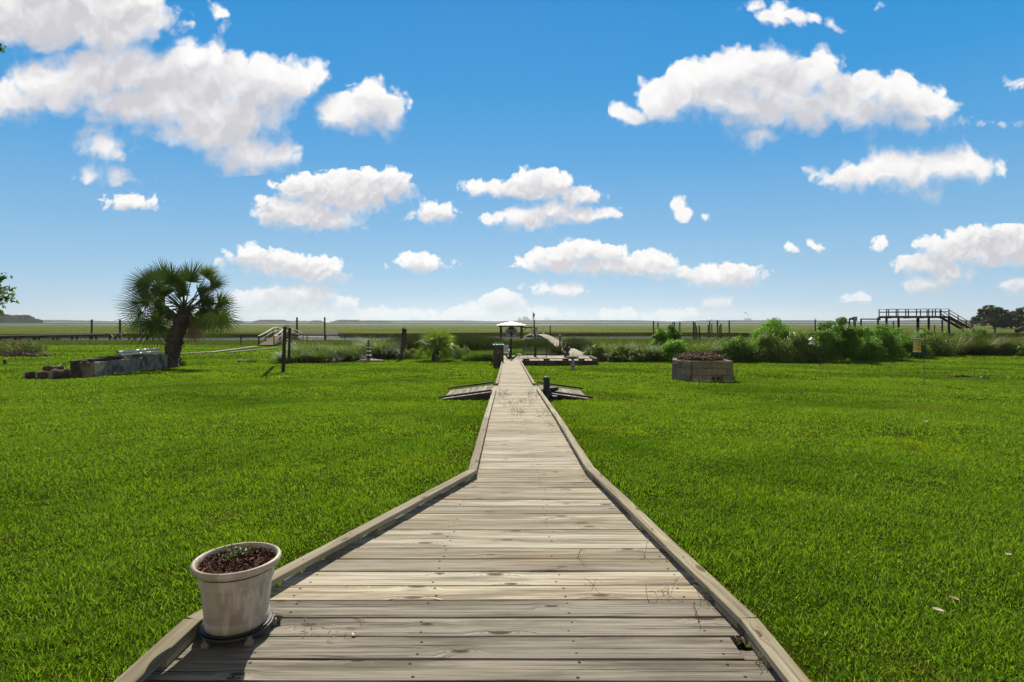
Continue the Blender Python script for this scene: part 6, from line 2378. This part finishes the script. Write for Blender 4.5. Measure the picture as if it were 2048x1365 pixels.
sh0 = thing('boat_shelter', 'boat lift shelter with a low white hipped metal roof on four timber posts', 'boat shelter', S_(1022, 684))
x0, x1 = S_(1001.5, 0).x, S_(1043.5, 0).x
ze = S_(0, 650.5).z
ztop = S_(0, 643.2).z
for dd in (0.0, 6.5):
    for x_ in (x0, x1):
        mb = MB()
        mb.tube([(x_, SD + dd, WATER_Z - 0.5), (x_, SD + dd, ze - 0.1)], [0.21, 0.18], n=12)
        mb.build('post', M['pile_wood'], sh0)
    mb = MB()
    mb.board((x0 - 0.5, SD + dd, ze - 0.22), (x1 + 0.5, SD + dd, ze - 0.22), 0.12, 0.3)
    mb.build('beam', M['dark_wood'], sh0)
mb = MB()
ex, ey0, ey1 = 0.95, SD - 0.9, SD + 7.4
A = [(x0 - ex, ey0, ze), (x1 + ex, ey0, ze), (x1 + ex, ey1, ze), (x0 - ex, ey1, ze)]
xm = (x0 + x1) / 2
Rg = [(xm - 0.25, SD + 2.6, ztop), (xm + 0.25, SD + 4.0, ztop)]
Rg = [(xm, SD + 2.4, ztop), (xm, SD + 4.2, ztop)]
vs = A + Rg
th = [(a, b_, c - 0.10) for a, b_, c in A]
vs += th
mb.add(vs, [(0, 1, 4), (1, 2, 5, 4), (2, 3, 5), (3, 0, 4, 5), (0, 6, 7, 1), (1, 7, 8, 2), (2, 8, 9, 3), (3, 9, 6, 0), (9, 8, 7, 6)])
mb.build('roof', M['tin_roof'], sh0)
# braced side frame running right to the flag post
mb = MB()
xr2 = S_(1068, 0).x
zb = S_(0, 655.3).z
mb.board((x1 + 0.2, SD - 0.3, zb), (xr2, SD - 0.3, zb), 0.1, 0.22)
mb.board((x1 + 0.2, SD - 0.3, S_(0, 663).z), (S_(1053, 0).x, SD - 0.3, zb - 0.08), 0.1, 0.14)
mb.board((S_(1060, 0).x, SD - 0.3, zb - 0.08), (S_(1067.5, 0).x, SD - 0.3, S_(0, 663).z), 0.1, 0.14)
mb.build('braced_frame', M['brown_wood'], sh0)

# boat hanging in the shelter, seen stern-on
bo = thing('motor_boat', 'covered motor boat hanging in the lift under the white roof', 'boat', S_(1023, 672))
cx_ = S_(1023, 0).x
zk, zg = S_(0, 672.5).z, S_(0, 659.5).z
mb = MB()
secs = []
for k, (yy, wd, kz) in enumerate(((0.0, 1.06, 0.12), (1.5, 1.12, 0.05), (3.2, 1.08, 0.05), (4.6, 0.72, 0.3), (5.5, 0.10, 0.75))):
    hh = zg - zk
    secs.append([(cx_ - wd, SD + 0.6 + yy, zg), (cx_ - wd * 0.92, SD + 0.6 + yy, zk + hh * (0.38 + 0.4 * kz)), (cx_ - wd * 0.5, SD + 0.6 + yy, zk + hh * (0.12 + kz * 0.8)), (cx_, SD + 0.6 + yy, zk + hh * kz),
                 (cx_ + wd * 0.5, SD + 0.6 + yy, zk + hh * (0.12 + kz * 0.8)), (cx_ + wd * 0.92, SD + 0.6 + yy, zk + hh * (0.38 + 0.4 * kz)), (cx_ + wd, SD + 0.6 + yy, zg)])
vs = [q_ for s in secs for q_ in s]
fs = []
for i in range(len(secs) - 1):
    for j in range(6):
        a = i * 7 + j
        fs.append((a, a + 1, a + 8, a + 7))
fs.append(tuple(range(7)))
fs += [(i * 7, (i + 1) * 7, (i + 1) * 7 + 6, i * 7 + 6) for i in range(len(secs) - 1)]
mb.add(vs, fs)
mb.build('hull', M['boat_hull'], bo)
mb = MB()
for s in (-1, 1):
    mb.tube([(cx_ + s * 1.12, SD + 0.45, S_(0, 658).z), (cx_ + s * 1.10, SD + 0.45, S_(0, 668).z), (cx_ + s * 0.75, SD + 0.45, S_(0, 671.6).z), (cx_ + s * 0.25, SD + 0.45, S_(0, 672.3).z)], 0.085, n=8)
mb.build('lift_cradle', M['white_paint'], bo)
mb = MB()
mb.blob((cx_, SD + 2.0, S_(0, 657.2).z), 0.6, sx=1.3, sy=2, sz=0.45, sub=2, wob=0.1)
mb.blob((cx_, SD + 1.2, S_(0, 654.8).z), 0.25, sx=1.2, sz=0.6, sub=2, wob=0.1)
mb.build('cover', M['black_plastic'], bo)
mb = MB()
mb.box((cx_, SD + 0.35, S_(0, 668).z), 0.4, 0.35, 0.9, ch=0.08)
mb.tube([(cx_, SD + 0.3, S_(0, 671).z), (cx_, SD + 0.3, S_(0, 675).z)], [0.10, 0.06], n=8)
mb.build('outboard', M['black_plastic'], bo)
bl = thing('lift_beam', 'dark horizontal lift beam under the hanging boat', 'lift beam', S_(1023, 675))
mb = MB(); mb.board(S_(1004, 674.5, SD + 0.3), S_(1041, 674.5, SD + 0.3), 0.15, 0.2); mb.build('beam', M['grey_metal'], bl)
for px in (1012, 1034):
    mb = MB(); mb.tube([S_(px, 675, SD + 0.3), S_(px, 652, SD + 0.3)], 0.02, n=5); mb.build('cable', M['grey_metal'], bl)

# flag post and flag
fd = 113.0
fp = thing('flag_post', 'tall dark piling with a thin flag staff right of the boat shelter', 'flag post', W(1068.5, 684, fd))
mb = MB(); mb.tube([W(1068.8, 690, fd), W(1068.4, 640.5, fd)], [0.17, 0.13], n=10); mb.build('piling', M['pile_wood'], fp)
mb = MB(); mb.tube([W(1067.4, 642, fd), W(1066.0, 630, fd), W(1065.3, 620.5, fd)], [0.04, 0.03, 0.02], n=6); mb.build('staff', M['grey_metal'], fp)
mb = MB(); mb.blob(W(1067.3, 637.5, fd), 0.16, sx=1.4, sub=2, wob=0.1); mb.build('gull_ornament', M['white_paint'], fp)
mb = MB()
vs, fs = [], []
NR, NC = 12, 5
for i in range(NR):
    t = i / (NR - 1)
    p_ = W(1065.5, 625, fd).lerp(W(1066.6, 634.6, fd), t)
    wd = (0.05 + 0.38 * math.sin(math.pi * min(1, 0.12 + t * 0.8)))
    for j in range(NC):
        q_ = j / (NC - 1)
        vs.append((p_.x - 0.05 + wd * q_, p_.y + 0.10 * math.sin(q_ * 9 + t * 2), p_.z - 0.12 * q_))
for i in range(NR - 1):
    for j in range(NC - 1):
        k = i * NC + j
        fs.append((k, k + 1, k + 1 + NC, k + NC))
b0 = len(vs)
mb.add(vs + [(a, b_ + 0.012, c) for a, b_, c in vs], fs + [tuple(b0 + i for i in reversed(f_)) for f_ in fs], smooth=True)
tag(mb.build('flag', M['red_cloth']), 'limp red flag hanging from the staff right of the boat shelter', 'flag')
mb = MB()
c = W(1073, 662, 117)
mb.box(c, 0.55, 0.4, 1.5, ch=0.05)
r0 = thing('dock_cabinet', 'grey utility cabinet on the pier end behind the flag post', 'cabinet', W(1073, 669, 117))
mb.build('body', M['grey_paint'], r0)
mb = MB(); mb.box(c + Vector((0, 0, 0.80)), 0.75, 0.55, 0.08); mb.build('lid', M['white_paint'], r0)
# floating dock with gear between shelter and pier
fl = thing('floating_dock', 'small white floating dock with gear below the flag post', 'floating dock', W(1056, 681, 110))
mb = MB(); mb.box(W(1056, 680.5, 110), 2.6, 2.2, 0.35); mb.build('float', M['grey_paint'], fl)
mb = MB(); mb.box(W(1058, 678, 110), 1.2, 0.8, 0.35); mb.build('locker', M['white_paint'], fl)
mb = MB(); mb.box(W(1051, 675, 110), 0.4, 0.4, 0.7); mb.build('battery_box', M['white_paint'], fl)
jk = thing('jet_ski', 'white and dark water scooter on the floating dock below the flag post', 'water scooter', W(1060, 674, 111))
mb = MB()
c = W(1060, 673.4, 111)
mb.tube([c + Vector((-0.8, 0, -0.08)), c + Vector((-0.4, 0, -0.05)), c + Vector((0.4, 0, -0.03)), c + Vector((0.9, 0, 0.05))], [0.18, 0.28, 0.28, 0.07], n=12, flat=0.7); mb.build('hull', M['black_plastic'], jk)
mb = MB(); mb.tube([c + Vector((-0.7, 0, 0.22)), c + Vector((0.0, 0, 0.32)), c + Vector((0.5, 0, 0.42)), c + Vector((0.8, 0, 0.20))], [0.15, 0.18, 0.16, 0.05], n=10); mb.build('cowl', M['white_paint'], jk)
mb = MB(); mb.tube([c + Vector((0.25, -0.35, 0.62)), c + Vector((0.3, 0, 0.56)), c + Vector((0.25, 0.35, 0.62))], 0.03, n=6); mb.build('handlebar', M['black_plastic'], jk)


# lamp post on the pier, pilings beside it
def lamp(px, by, ty, d, label):
    b = W(px, by, d)
    r0 = thing('lamp_post', label, 'lamp post', b)
    t_ = W(px, ty, d)
    mb = MB(); mb.tube([b - Vector((0, 0, 1.2)), t_ - Vector((0, 0, 0.25))], [0.09, 0.08], n=10); mb.build('post', M['pile_wood'], r0)
    mb = MB(); mb.lathe(t_ - Vector((0, 0, 0.26)), [(0.0, 0), (0.09, 0.0), (0.11, 0.16), (0.0, 0.18)], n=10); mb.build('lantern', M['grey_metal'], r0)
    mb = MB(); mb.lathe(t_ - Vector((0, 0, 0.10)), [(0.17, 0.0), (0.14, 0.03), (0.03, 0.10), (0.0, 0.11)], n=10); mb.build('cap', M['grey_metal'], r0)


lamp(1119.8, 697, 669.5, 60, 'dark lamp post with a small capped lantern beside the pier')


def piling(label, px, ty, by, d, wpx, group, lean=0.0, mat='pile_wood', capm=None):
    b = W(px, by, d)
    t_ = W(px + lean, ty, d)
    r_ = wpx / F * d / 2
    mb = MB()
    mid = b.lerp(t_, 0.5)
    mb.tube([b - Vector((0, 0, 1.2)), mid, t_ - Vector((0, 0, 0.03)), t_], [r_ * 1.06, r_ * 1.02, r_, r_ * 0.9], n=12, wob=0.03)
    return tag(mb.build('piling', M[mat]), label, 'piling', group)


P1 = 'tall mooring pilings by the left piers'
piling('tall dark piling behind the long left pier, left one of two', 183.5, 639.5, 668, 118, 3.6, P1)
piling('tall dark piling at the left edge of the leaning palm', 240, 640, 668, 120, 4.0, P1)
piling('tall dark piling right of the gangway, left of the white railing', 594, 635, 668, 108, 3.6, P1)
piling('tall dark piling in front of the white railing of the floating dock', 649.5, 635, 680, 106, 3.2, P1)
piling('thin dark piling right of the pier end', 1100.5, 652, 676, 112, 2.4, P1)
P2 = 'old pilings standing in the marsh right of centre'
for a in ((1307, 642, 668, 96, 2.6, 'first old piling from the left in the open marsh, tall'), (1315.5, 644.5, 656, 112, 2.2, 'second old piling from the left, thinner and set back'), (1345.5, 645, 655, 108, 2.2, 'piling peeping over the twin bushes, left one'),
          (1348.8, 644, 656, 100, 2.4, 'piling peeping over the twin bushes, right one'), (1359.5, 644.5, 670, 92, 2.6, 'piling standing just right of the twin bushes'),
          (1387, 643.5, 672, 92, 2.8, 'taller left piling of the close pair in mid marsh'), (1390.2, 645, 672, 90, 2.4, 'right piling of the close pair in mid marsh'),
          (1394, 653, 670, 96, 2.4, 'short leaning piling right of the close pair'), (1399.5, 651.5, 669, 96, 2.6, 'short straight piling right of the leaning one'),
          (1416.5, 650, 664, 104, 2.4, 'short piling at the left of the middle trio'), (1419.5, 643, 664, 104, 2.6, 'tall piling of the middle trio'), (1423.5, 648.5, 662, 108, 2.4, 'medium piling at the right of the middle trio'),
          (1435, 641.5, 664, 100, 3.0, 'tall thick piling left of the right hand pair'), (1438.6, 652, 663, 104, 2.2, 'short piling tucked behind the tall thick one'), (1442, 648.8, 663, 102, 2.6, 'medium piling right of the tall thick one'),
          (1458.5, 641.5, 666, 98, 2.8, 'last tall piling on the right of the old row')):
    px, ty, by, d, w_, lab = a
    piling(lab, px, ty, by, d, w_, P2, lean=(-1.6 if 'leaning' in lab else random.uniform(-0.3, 0.3)))
P3 = 'pilings about the right hand lifts and platform'
piling('thin piling with a bird on it left of the boat lifts', 1630.5, 640, 668, 90, 2.4, P3)
piling('dark piling under the left part of the stair platform', 1787, 643, 662, 110, 2.4, P3)
piling('dark piling between the platform legs and the stairs', 1884.5, 640.5, 668, 100, 3.0, P3)
piling('short dark piling in the field right of the stairs', 1990, 655.5, 667, 110, 3.0, P3)
piling('thin dark piling behind the middle of the stair platform', 1869, 650, 660, 120, 1.8, P3)
mb = MB()
c = W(1630.5, 638.6, 90)
mb.tube([c + Vector((-0.13, 0, -0.02)), c + Vector((-0.05, 0, 0.02)), c + Vector((0.07, 0, 0.03)), c + Vector((0.13, 0, 0.10)), c + Vector((0.19, 0, 0.09))], [0.02, 0.065, 0.06, 0.035, 0.008], n=8)
mb.tube([c + Vector((0, 0.01, -0.11)), c + Vector((0, 0.01, 0))], 0.01, n=5)
tag(mb.build('gull', M['grey_paint']), 'gull perched on the thin piling left of the boat lifts', 'bird')


# boat lifts on the right
def boat_lift(label, px0, px1, y0, y1, by, d, motor):
    r0 = thing('boat_lift', label, 'boat lift', W((px0 + px1) / 2, by, d), 'boat lifts over the right marsh')
    mb = MB(); mb.board(W(px0, y0 + 2, d), W(px1, y0 + 2, d), 0.18, 0.24); mb.build('beam', M['grey_metal'], r0)
    for px, w_ in ((px0 + 1, 0.14), (px1 - 2, 0.16)):
        mb = MB(); mb.tube([W(px, by, d) - Vector((0, 0, 1)), W(px, y0 + 1.5, d)], w_, n=10); mb.build('pile', M['pile_wood'], r0)
    for px, s in motor:
        mb = MB(); mb.box(W(px, y0 + 1.5, d), 0.5 * s, 0.5, 0.7 * s, ch=0.05); mb.build('winch', M['grey_paint'] if s > 0.8 else M['black_iron'], r0)


boat_lift('left boat lift beam with a pale winch box on its right end', 1698, 1712, 636.5, 640, 652, 105, [(1710, 1.1), (1703, 0.6)])
boat_lift('right boat lift with a long pale beam between two dark piles', 1721, 1758, 636.8, 640, 654, 105, [(1757.5, 0.75)])

# ------------------------------------------------------------------ high stair platform on the right
PD = 80.0
sp = thing('stair_platform', 'high brown timber platform with railings and a long stair down to the right', 'platform', W(1833, 664, PD))


def P_(px, py, dd=0.0):
    return W(px, py, PD) + Vector((0, dd, 0))


DEP = 1.7
zd = P_(0, 632.5).z
mb = MB()
x_ = P_(1772.5, 0).x
while x_ < P_(1897, 0).x:
    mb.board((x_, PD, zd), (x_, PD + DEP, zd), 0.136, 0.04)
    x_ += 0.142
mb.build('decking', M['brown_wood'], sp)
mb = MB()
for dd in (0.03, DEP - 0.03):
    mb.board((P_(1772.5, 0).x, PD + dd, zd - 0.16), (P_(1897, 0).x, PD + dd, zd - 0.16), 0.05, 0.26)
mb.build('beam', M['brown_wood'], sp)
for px, by in ((1774, 660), (1812.5, 652), (1852, 656), (1858.5, 660), (1899, 664)):
    mb = MB()
    dd = 0.1 if px in (1774, 1858.5, 1899) else DEP - 0.1
    mb.tube([P_(px, 675, dd) - Vector((0, 0, 1.0)), (P_(px, 0).x, PD + dd, zd - 0.1)], 0.19 if px == 1852 else 0.15, n=10)
    mb.build('pile', M['pile_wood'], sp)
for dd in (0.04, DEP - 0.04):
    rl = MB()
    for py in (618.8, 624.6):
        a, b2 = P_(1772.5, py, dd), P_(1899, py - 0.6, dd)
        rl.board(a, b2, 0.05 if py > 620 else 0.14, 0.13 if py > 620 else 0.05)
    rl.build('railing', M['brown_wood'], sp)
    for px in (1774, 1793.5, 1812.5, 1834, 1858.5, 1872, 1883, 1899):
        mb = MB()
        mb.board((P_(px, 0).x, PD + dd + 0.06, zd - 0.02), (P_(px, 0).x, PD + dd + 0.06, P_(0, 619.3).z), 0.11, 0.10, up=(0, 1, 0))
        mb.build('rail_post', M['brown_wood'], sp)
st = MB()
for dd in (0.0, DEP):
    st.board(P_(1896, 633.5, dd), P_(1942, 658, dd), 0.06, 0.34, up=(0.5, 0, 1))
st.build('stringer', M['brown_wood'], sp)
for i in range(14):
    t = (i + 0.5) / 14
    mb = MB()
    c = P_(1898 + 44 * t, 634 + 23.5 * t)
    mb.board(c + Vector((0, 0.03, 0)), c + Vector((0, DEP - 0.03, 0)), 0.28, 0.04)
    mb.build('tread', M['brown_wood'], sp)
for dd in (0.0, DEP):
    mb = MB()
    mb.board(P_(1897, 619.5, dd), P_(1945, 648.5, dd), 0.12, 0.05, up=(0.5, 0, 1))
    mb.board(P_(1897, 626, dd), P_(1945, 654, dd), 0.05, 0.12, up=(0.5, 0, 1))
    mb.build('stair_rail', M['brown_wood'], sp)
    for t in (0.4, 0.75, 1.0):
        mb = MB()
        a = P_(1897 + 48 * t, 634 + 25 * t, dd)
        mb.board(a - Vector((0, 0, 0.3)), Vector((a.x, a.y, P_(0, 619.5 + 29 * t).z)), 0.11, 0.1, up=(0, 1, 0))
        mb.build('rail_post', M['brown_wood'], sp)
for i, (px, lab) in enumerate(((1781, 'pale sign board under the left part of the stair platform'), (1818, 'pale tarp bundle under the middle of the stair platform'), (1846, 'flat pale board hung under the stair platform near its thick leg'))):
    mb = MB()
    mb.box(P_(px, 636.3, 0.5), 0.75, 0.3, 0.16, ch=0.03)
    tag(mb.build('hung_board', M['grey_paint']), lab, 'board')
# small far pier and shed by the oaks
sd = thing('far_dock', 'small pale railed dock at the far shore left of the oaks', 'dock', W(1955, 650, 190))
mb = MB(); mb.board(W(1942, 649, 190), W(1975, 650, 190), 1.2, 0.15); mb.build('deck', M['pale_wood'], sd)
for i in range(7):
    px = 1943 + 5 * i
    mb = MB(); mb.board(W(px, 652.5, 190), W(px, 643.5, 190), 0.16, 0.16, up=(0, 1, 0)); mb.build('post', M['dark_wood'], sd)
mb = MB(); mb.board(W(1942, 643.8, 190), W(1962, 643.6, 190), 0.1, 0.12); mb.build('rail', M['pale_wood'], sd)
sd = thing('shed', 'small white roofed shed between the far shore oaks', 'shed', W(2030, 650, 265))
mb = MB(); mb.box(W(2028, 648.5, 265), 3.4, 3.0, 2.2); mb.build('wall', M['grey_paint'], sd)
mb = MB()
a, b2 = W(2019, 643.6, 263), W(2037, 643.6, 263)
A = [tuple(a), tuple(b2), tuple(b2 + Vector((0, 4, 0))), tuple(a + Vector((0, 4, 0)))]
rz_ = a.z + 0.7
mb.add(A + [(a.x, a.y + 2.0, rz_), (b2.x, b2.y + 2.0, rz_)], [(0, 1, 5, 4), (2, 3, 4, 5), (1, 2, 5), (3, 0, 4), (3, 2, 1, 0)])
mb.build('roof', M['white_paint'], sd)
# driftwood at the far right
mb = MB()
c = W(2043, 661, 75)
mb.tube([c + Vector((-0.7, 0, -0.1)), c + Vector((0, 0, 0.12)), c + Vector((0.9, 0.1, 0.5))], [0.28, 0.34, 0.12], n=10, wob=0.2)
tag(mb.build('driftwood', M['dark_wood']), 'dark driftwood log lying in the field at the right edge', 'driftwood')

# ------------------------------------------------------------------ left piers and gangway
lp = thing('pier', 'long low grey pier on many posts at the far left creek bank', 'pier', W(120, 690, 108))


def lp_at(px):
    d = np.interp(px, [-60, 250, 330], [104, 118, 121])
    y = np.interp(px, [-60, 0, 250, 330], [673.2, 672.2, 667.6, 667.2])
    return W(px, y, d)


mb = MB()
for a, b2 in ((-60, 60), (60, 170), (170, 260), (260, 330)):
    mb.board(lp_at(a), lp_at(b2), 1.5, 0.16, seg=3, warp=0.01)
mb.build('deck', M['pale_wood'], lp)
mb = MB()
for a, b2 in ((-60, 60), (60, 170), (170, 260), (260, 330)):
    q0, q1 = lp_at(a), lp_at(b2)
    mb.board(q0 + Vector((0, -0.74, -0.24)), q1 + Vector((0, -0.74, -0.24)), 0.08, 0.30)
mb.build('fascia', M['dark_wood'], lp)
for i, px in enumerate(range(-50, 330, 19)):
    c = lp_at(px)
    mb = MB()
    dd = -0.65 if i % 2 else 0.55
    mb.board((c.x, c.y + dd, WATER_Z - 0.4), (c.x, c.y + dd, c.z - 0.08), 0.5 if i % 3 == 0 else 0.28, 0.3, up=(0, 1, 0))
    mb.build('pile', M['dark_wood'], lp)
sr = thing('step_rail', 'small white handrail of the steps on the long left pier', 'handrail', W(225, 672, 112))
mb = MB()
for (a, b2) in (((220, 666.5), (226, 674)), ((226, 674), (236, 666)), ((243, 659), (252, 668)), ((243, 659), (243, 671))):
    mb.tube([W(*a, 112), W(*b2, 112)], 0.05, n=6)
mb.build('rail', M['white_paint'], sr)

gw = thing('gangway', 'arched pale gangway with sloping white handrails left of the tall pilings', 'gangway', W(530, 690, 82))
GPS = [(517, 548, 690.5, 80), (531, 560, 683.0, 83), (546, 569, 673.0, 87), (556, 576, 670.5, 92), (566, 590, 674, 99), (580, 606, 680.5, 106)]
mb = MB()
for (l0, r0_, y0, d0), (l1, r1_, y1, d1) in zip(GPS[:-1], GPS[1:]):
    nb = max(2, int((d1 - d0) / 0.3))
    for i in range(nb):
        t = (i + 0.5) / nb
        mb.board(W(l0 + (l1 - l0) * t, y0 + (y1 - y0) * t, d0 + (d1 - d0) * t), W(r0_ + (r1_ - r0_) * t, y0 + (y1 - y0) * t, d0 + (d1 - d0) * t), (d1 - d0) / nb - 0.02, 0.05)
mb.build('deck', M['tan_top'], gw)
for s in (0, 1):
    rl = MB()
    tops = []
    for k, (l_, r_, y_, d_) in enumerate(GPS):
        b_ = W(l_ if s == 0 else r_, y_, d_)
        t_ = b_ + Vector((0, 0, 1.25))
        tops.append(t_)
        mb = MB()
        mb.board(b_ - Vector((0, 0, 0.6)), t_, 0.12, 0.12, up=(0, 1, 0))
        mb.build('rail_post', M['brown_wood'], gw)
    for a, b_ in zip(tops[:-1], tops[1:]):
        rl.board(a, b_, 0.16, 0.09)
        rl.board(a - Vector((0, 0, 0.55)), b_ - Vector((0, 0, 0.55)), 0.05, 0.1)
    rl.build('handrail', M['white_paint'], gw)
for px in (553, 571, 583):
    for e in (-1, 1):
        mb = MB()
        mb.board(W(px - 8 * e, 684, 92 + 0.08 * e), W(px + 7 * e, 674, 92 + 0.08 * e), 0.12, 0.14)
        mb.build('brace', M['brown_wood'], gw)

fd0 = thing('floating_dock', 'floating dock with a white picket railing behind the left grasses', 'floating dock', W(635, 678, 112))
mb = MB(); mb.board(W(594, 675.5, 113), W(676, 675.5, 113), 2.4, 0.3); mb.build('float', M['pvc'], fd0)
rl = MB()
for py in (661.8, 671.5):
    rl.board(W(597, py, 112), W(676, py, 112), 0.08, 0.10)
for i in range(52):
    px = 597.5 + 1.52 * i
    rl.board(W(px, 675, 112.05), W(px, 661.5, 112.05), 0.06, 0.04, up=(0, 1, 0))
rl.build('picket_railing', M['pvc'], fd0)
mb = MB()
for i in range(10):
    px = 654 + 2.4 * i
    mb.board(W(px, 675, 110.9), W(px, 661.5, 110.9), 0.17, 0.04, up=(0, 1, 0))
mb.build('privacy_panel', M['pvc'], fd0)

rf = thing('low_rail', 'low dark pipe rail on thin posts along the left creek bank', 'rail', W(600, 680, 90))
mb = MB(); mb.tube([W(543, 670.0, 88), W(600, 670.3, 89), W(670, 670.8, 90), W(728, 671.3, 91)], 0.09, n=8); mb.build('rail', M['brown_wood'], rf)
for px in (545, 580, 614, 652, 690, 726):
    mb = MB(); mb.tube([W(px, 683, 89.5), W(px, 670.5, 89.5)], 0.07, n=6); mb.build('post', M['brown_wood'], rf)
rf = thing('low_rail', 'short dark beam on two posts left of the gangway', 'rail', W(500, 680, 82))
mb = MB(); mb.board(W(480, 671.5, 82), W(520, 671.8, 82), 0.16, 0.22, seg=3, warp=0.02); mb.build('rail', M['dark_wood'], rf)
for px in (482, 518.5):
    mb = MB(); mb.tube([W(px, 692, 82), W(px, 671.5, 82)], 0.10, n=8); mb.build('post', M['dark_wood'], rf)
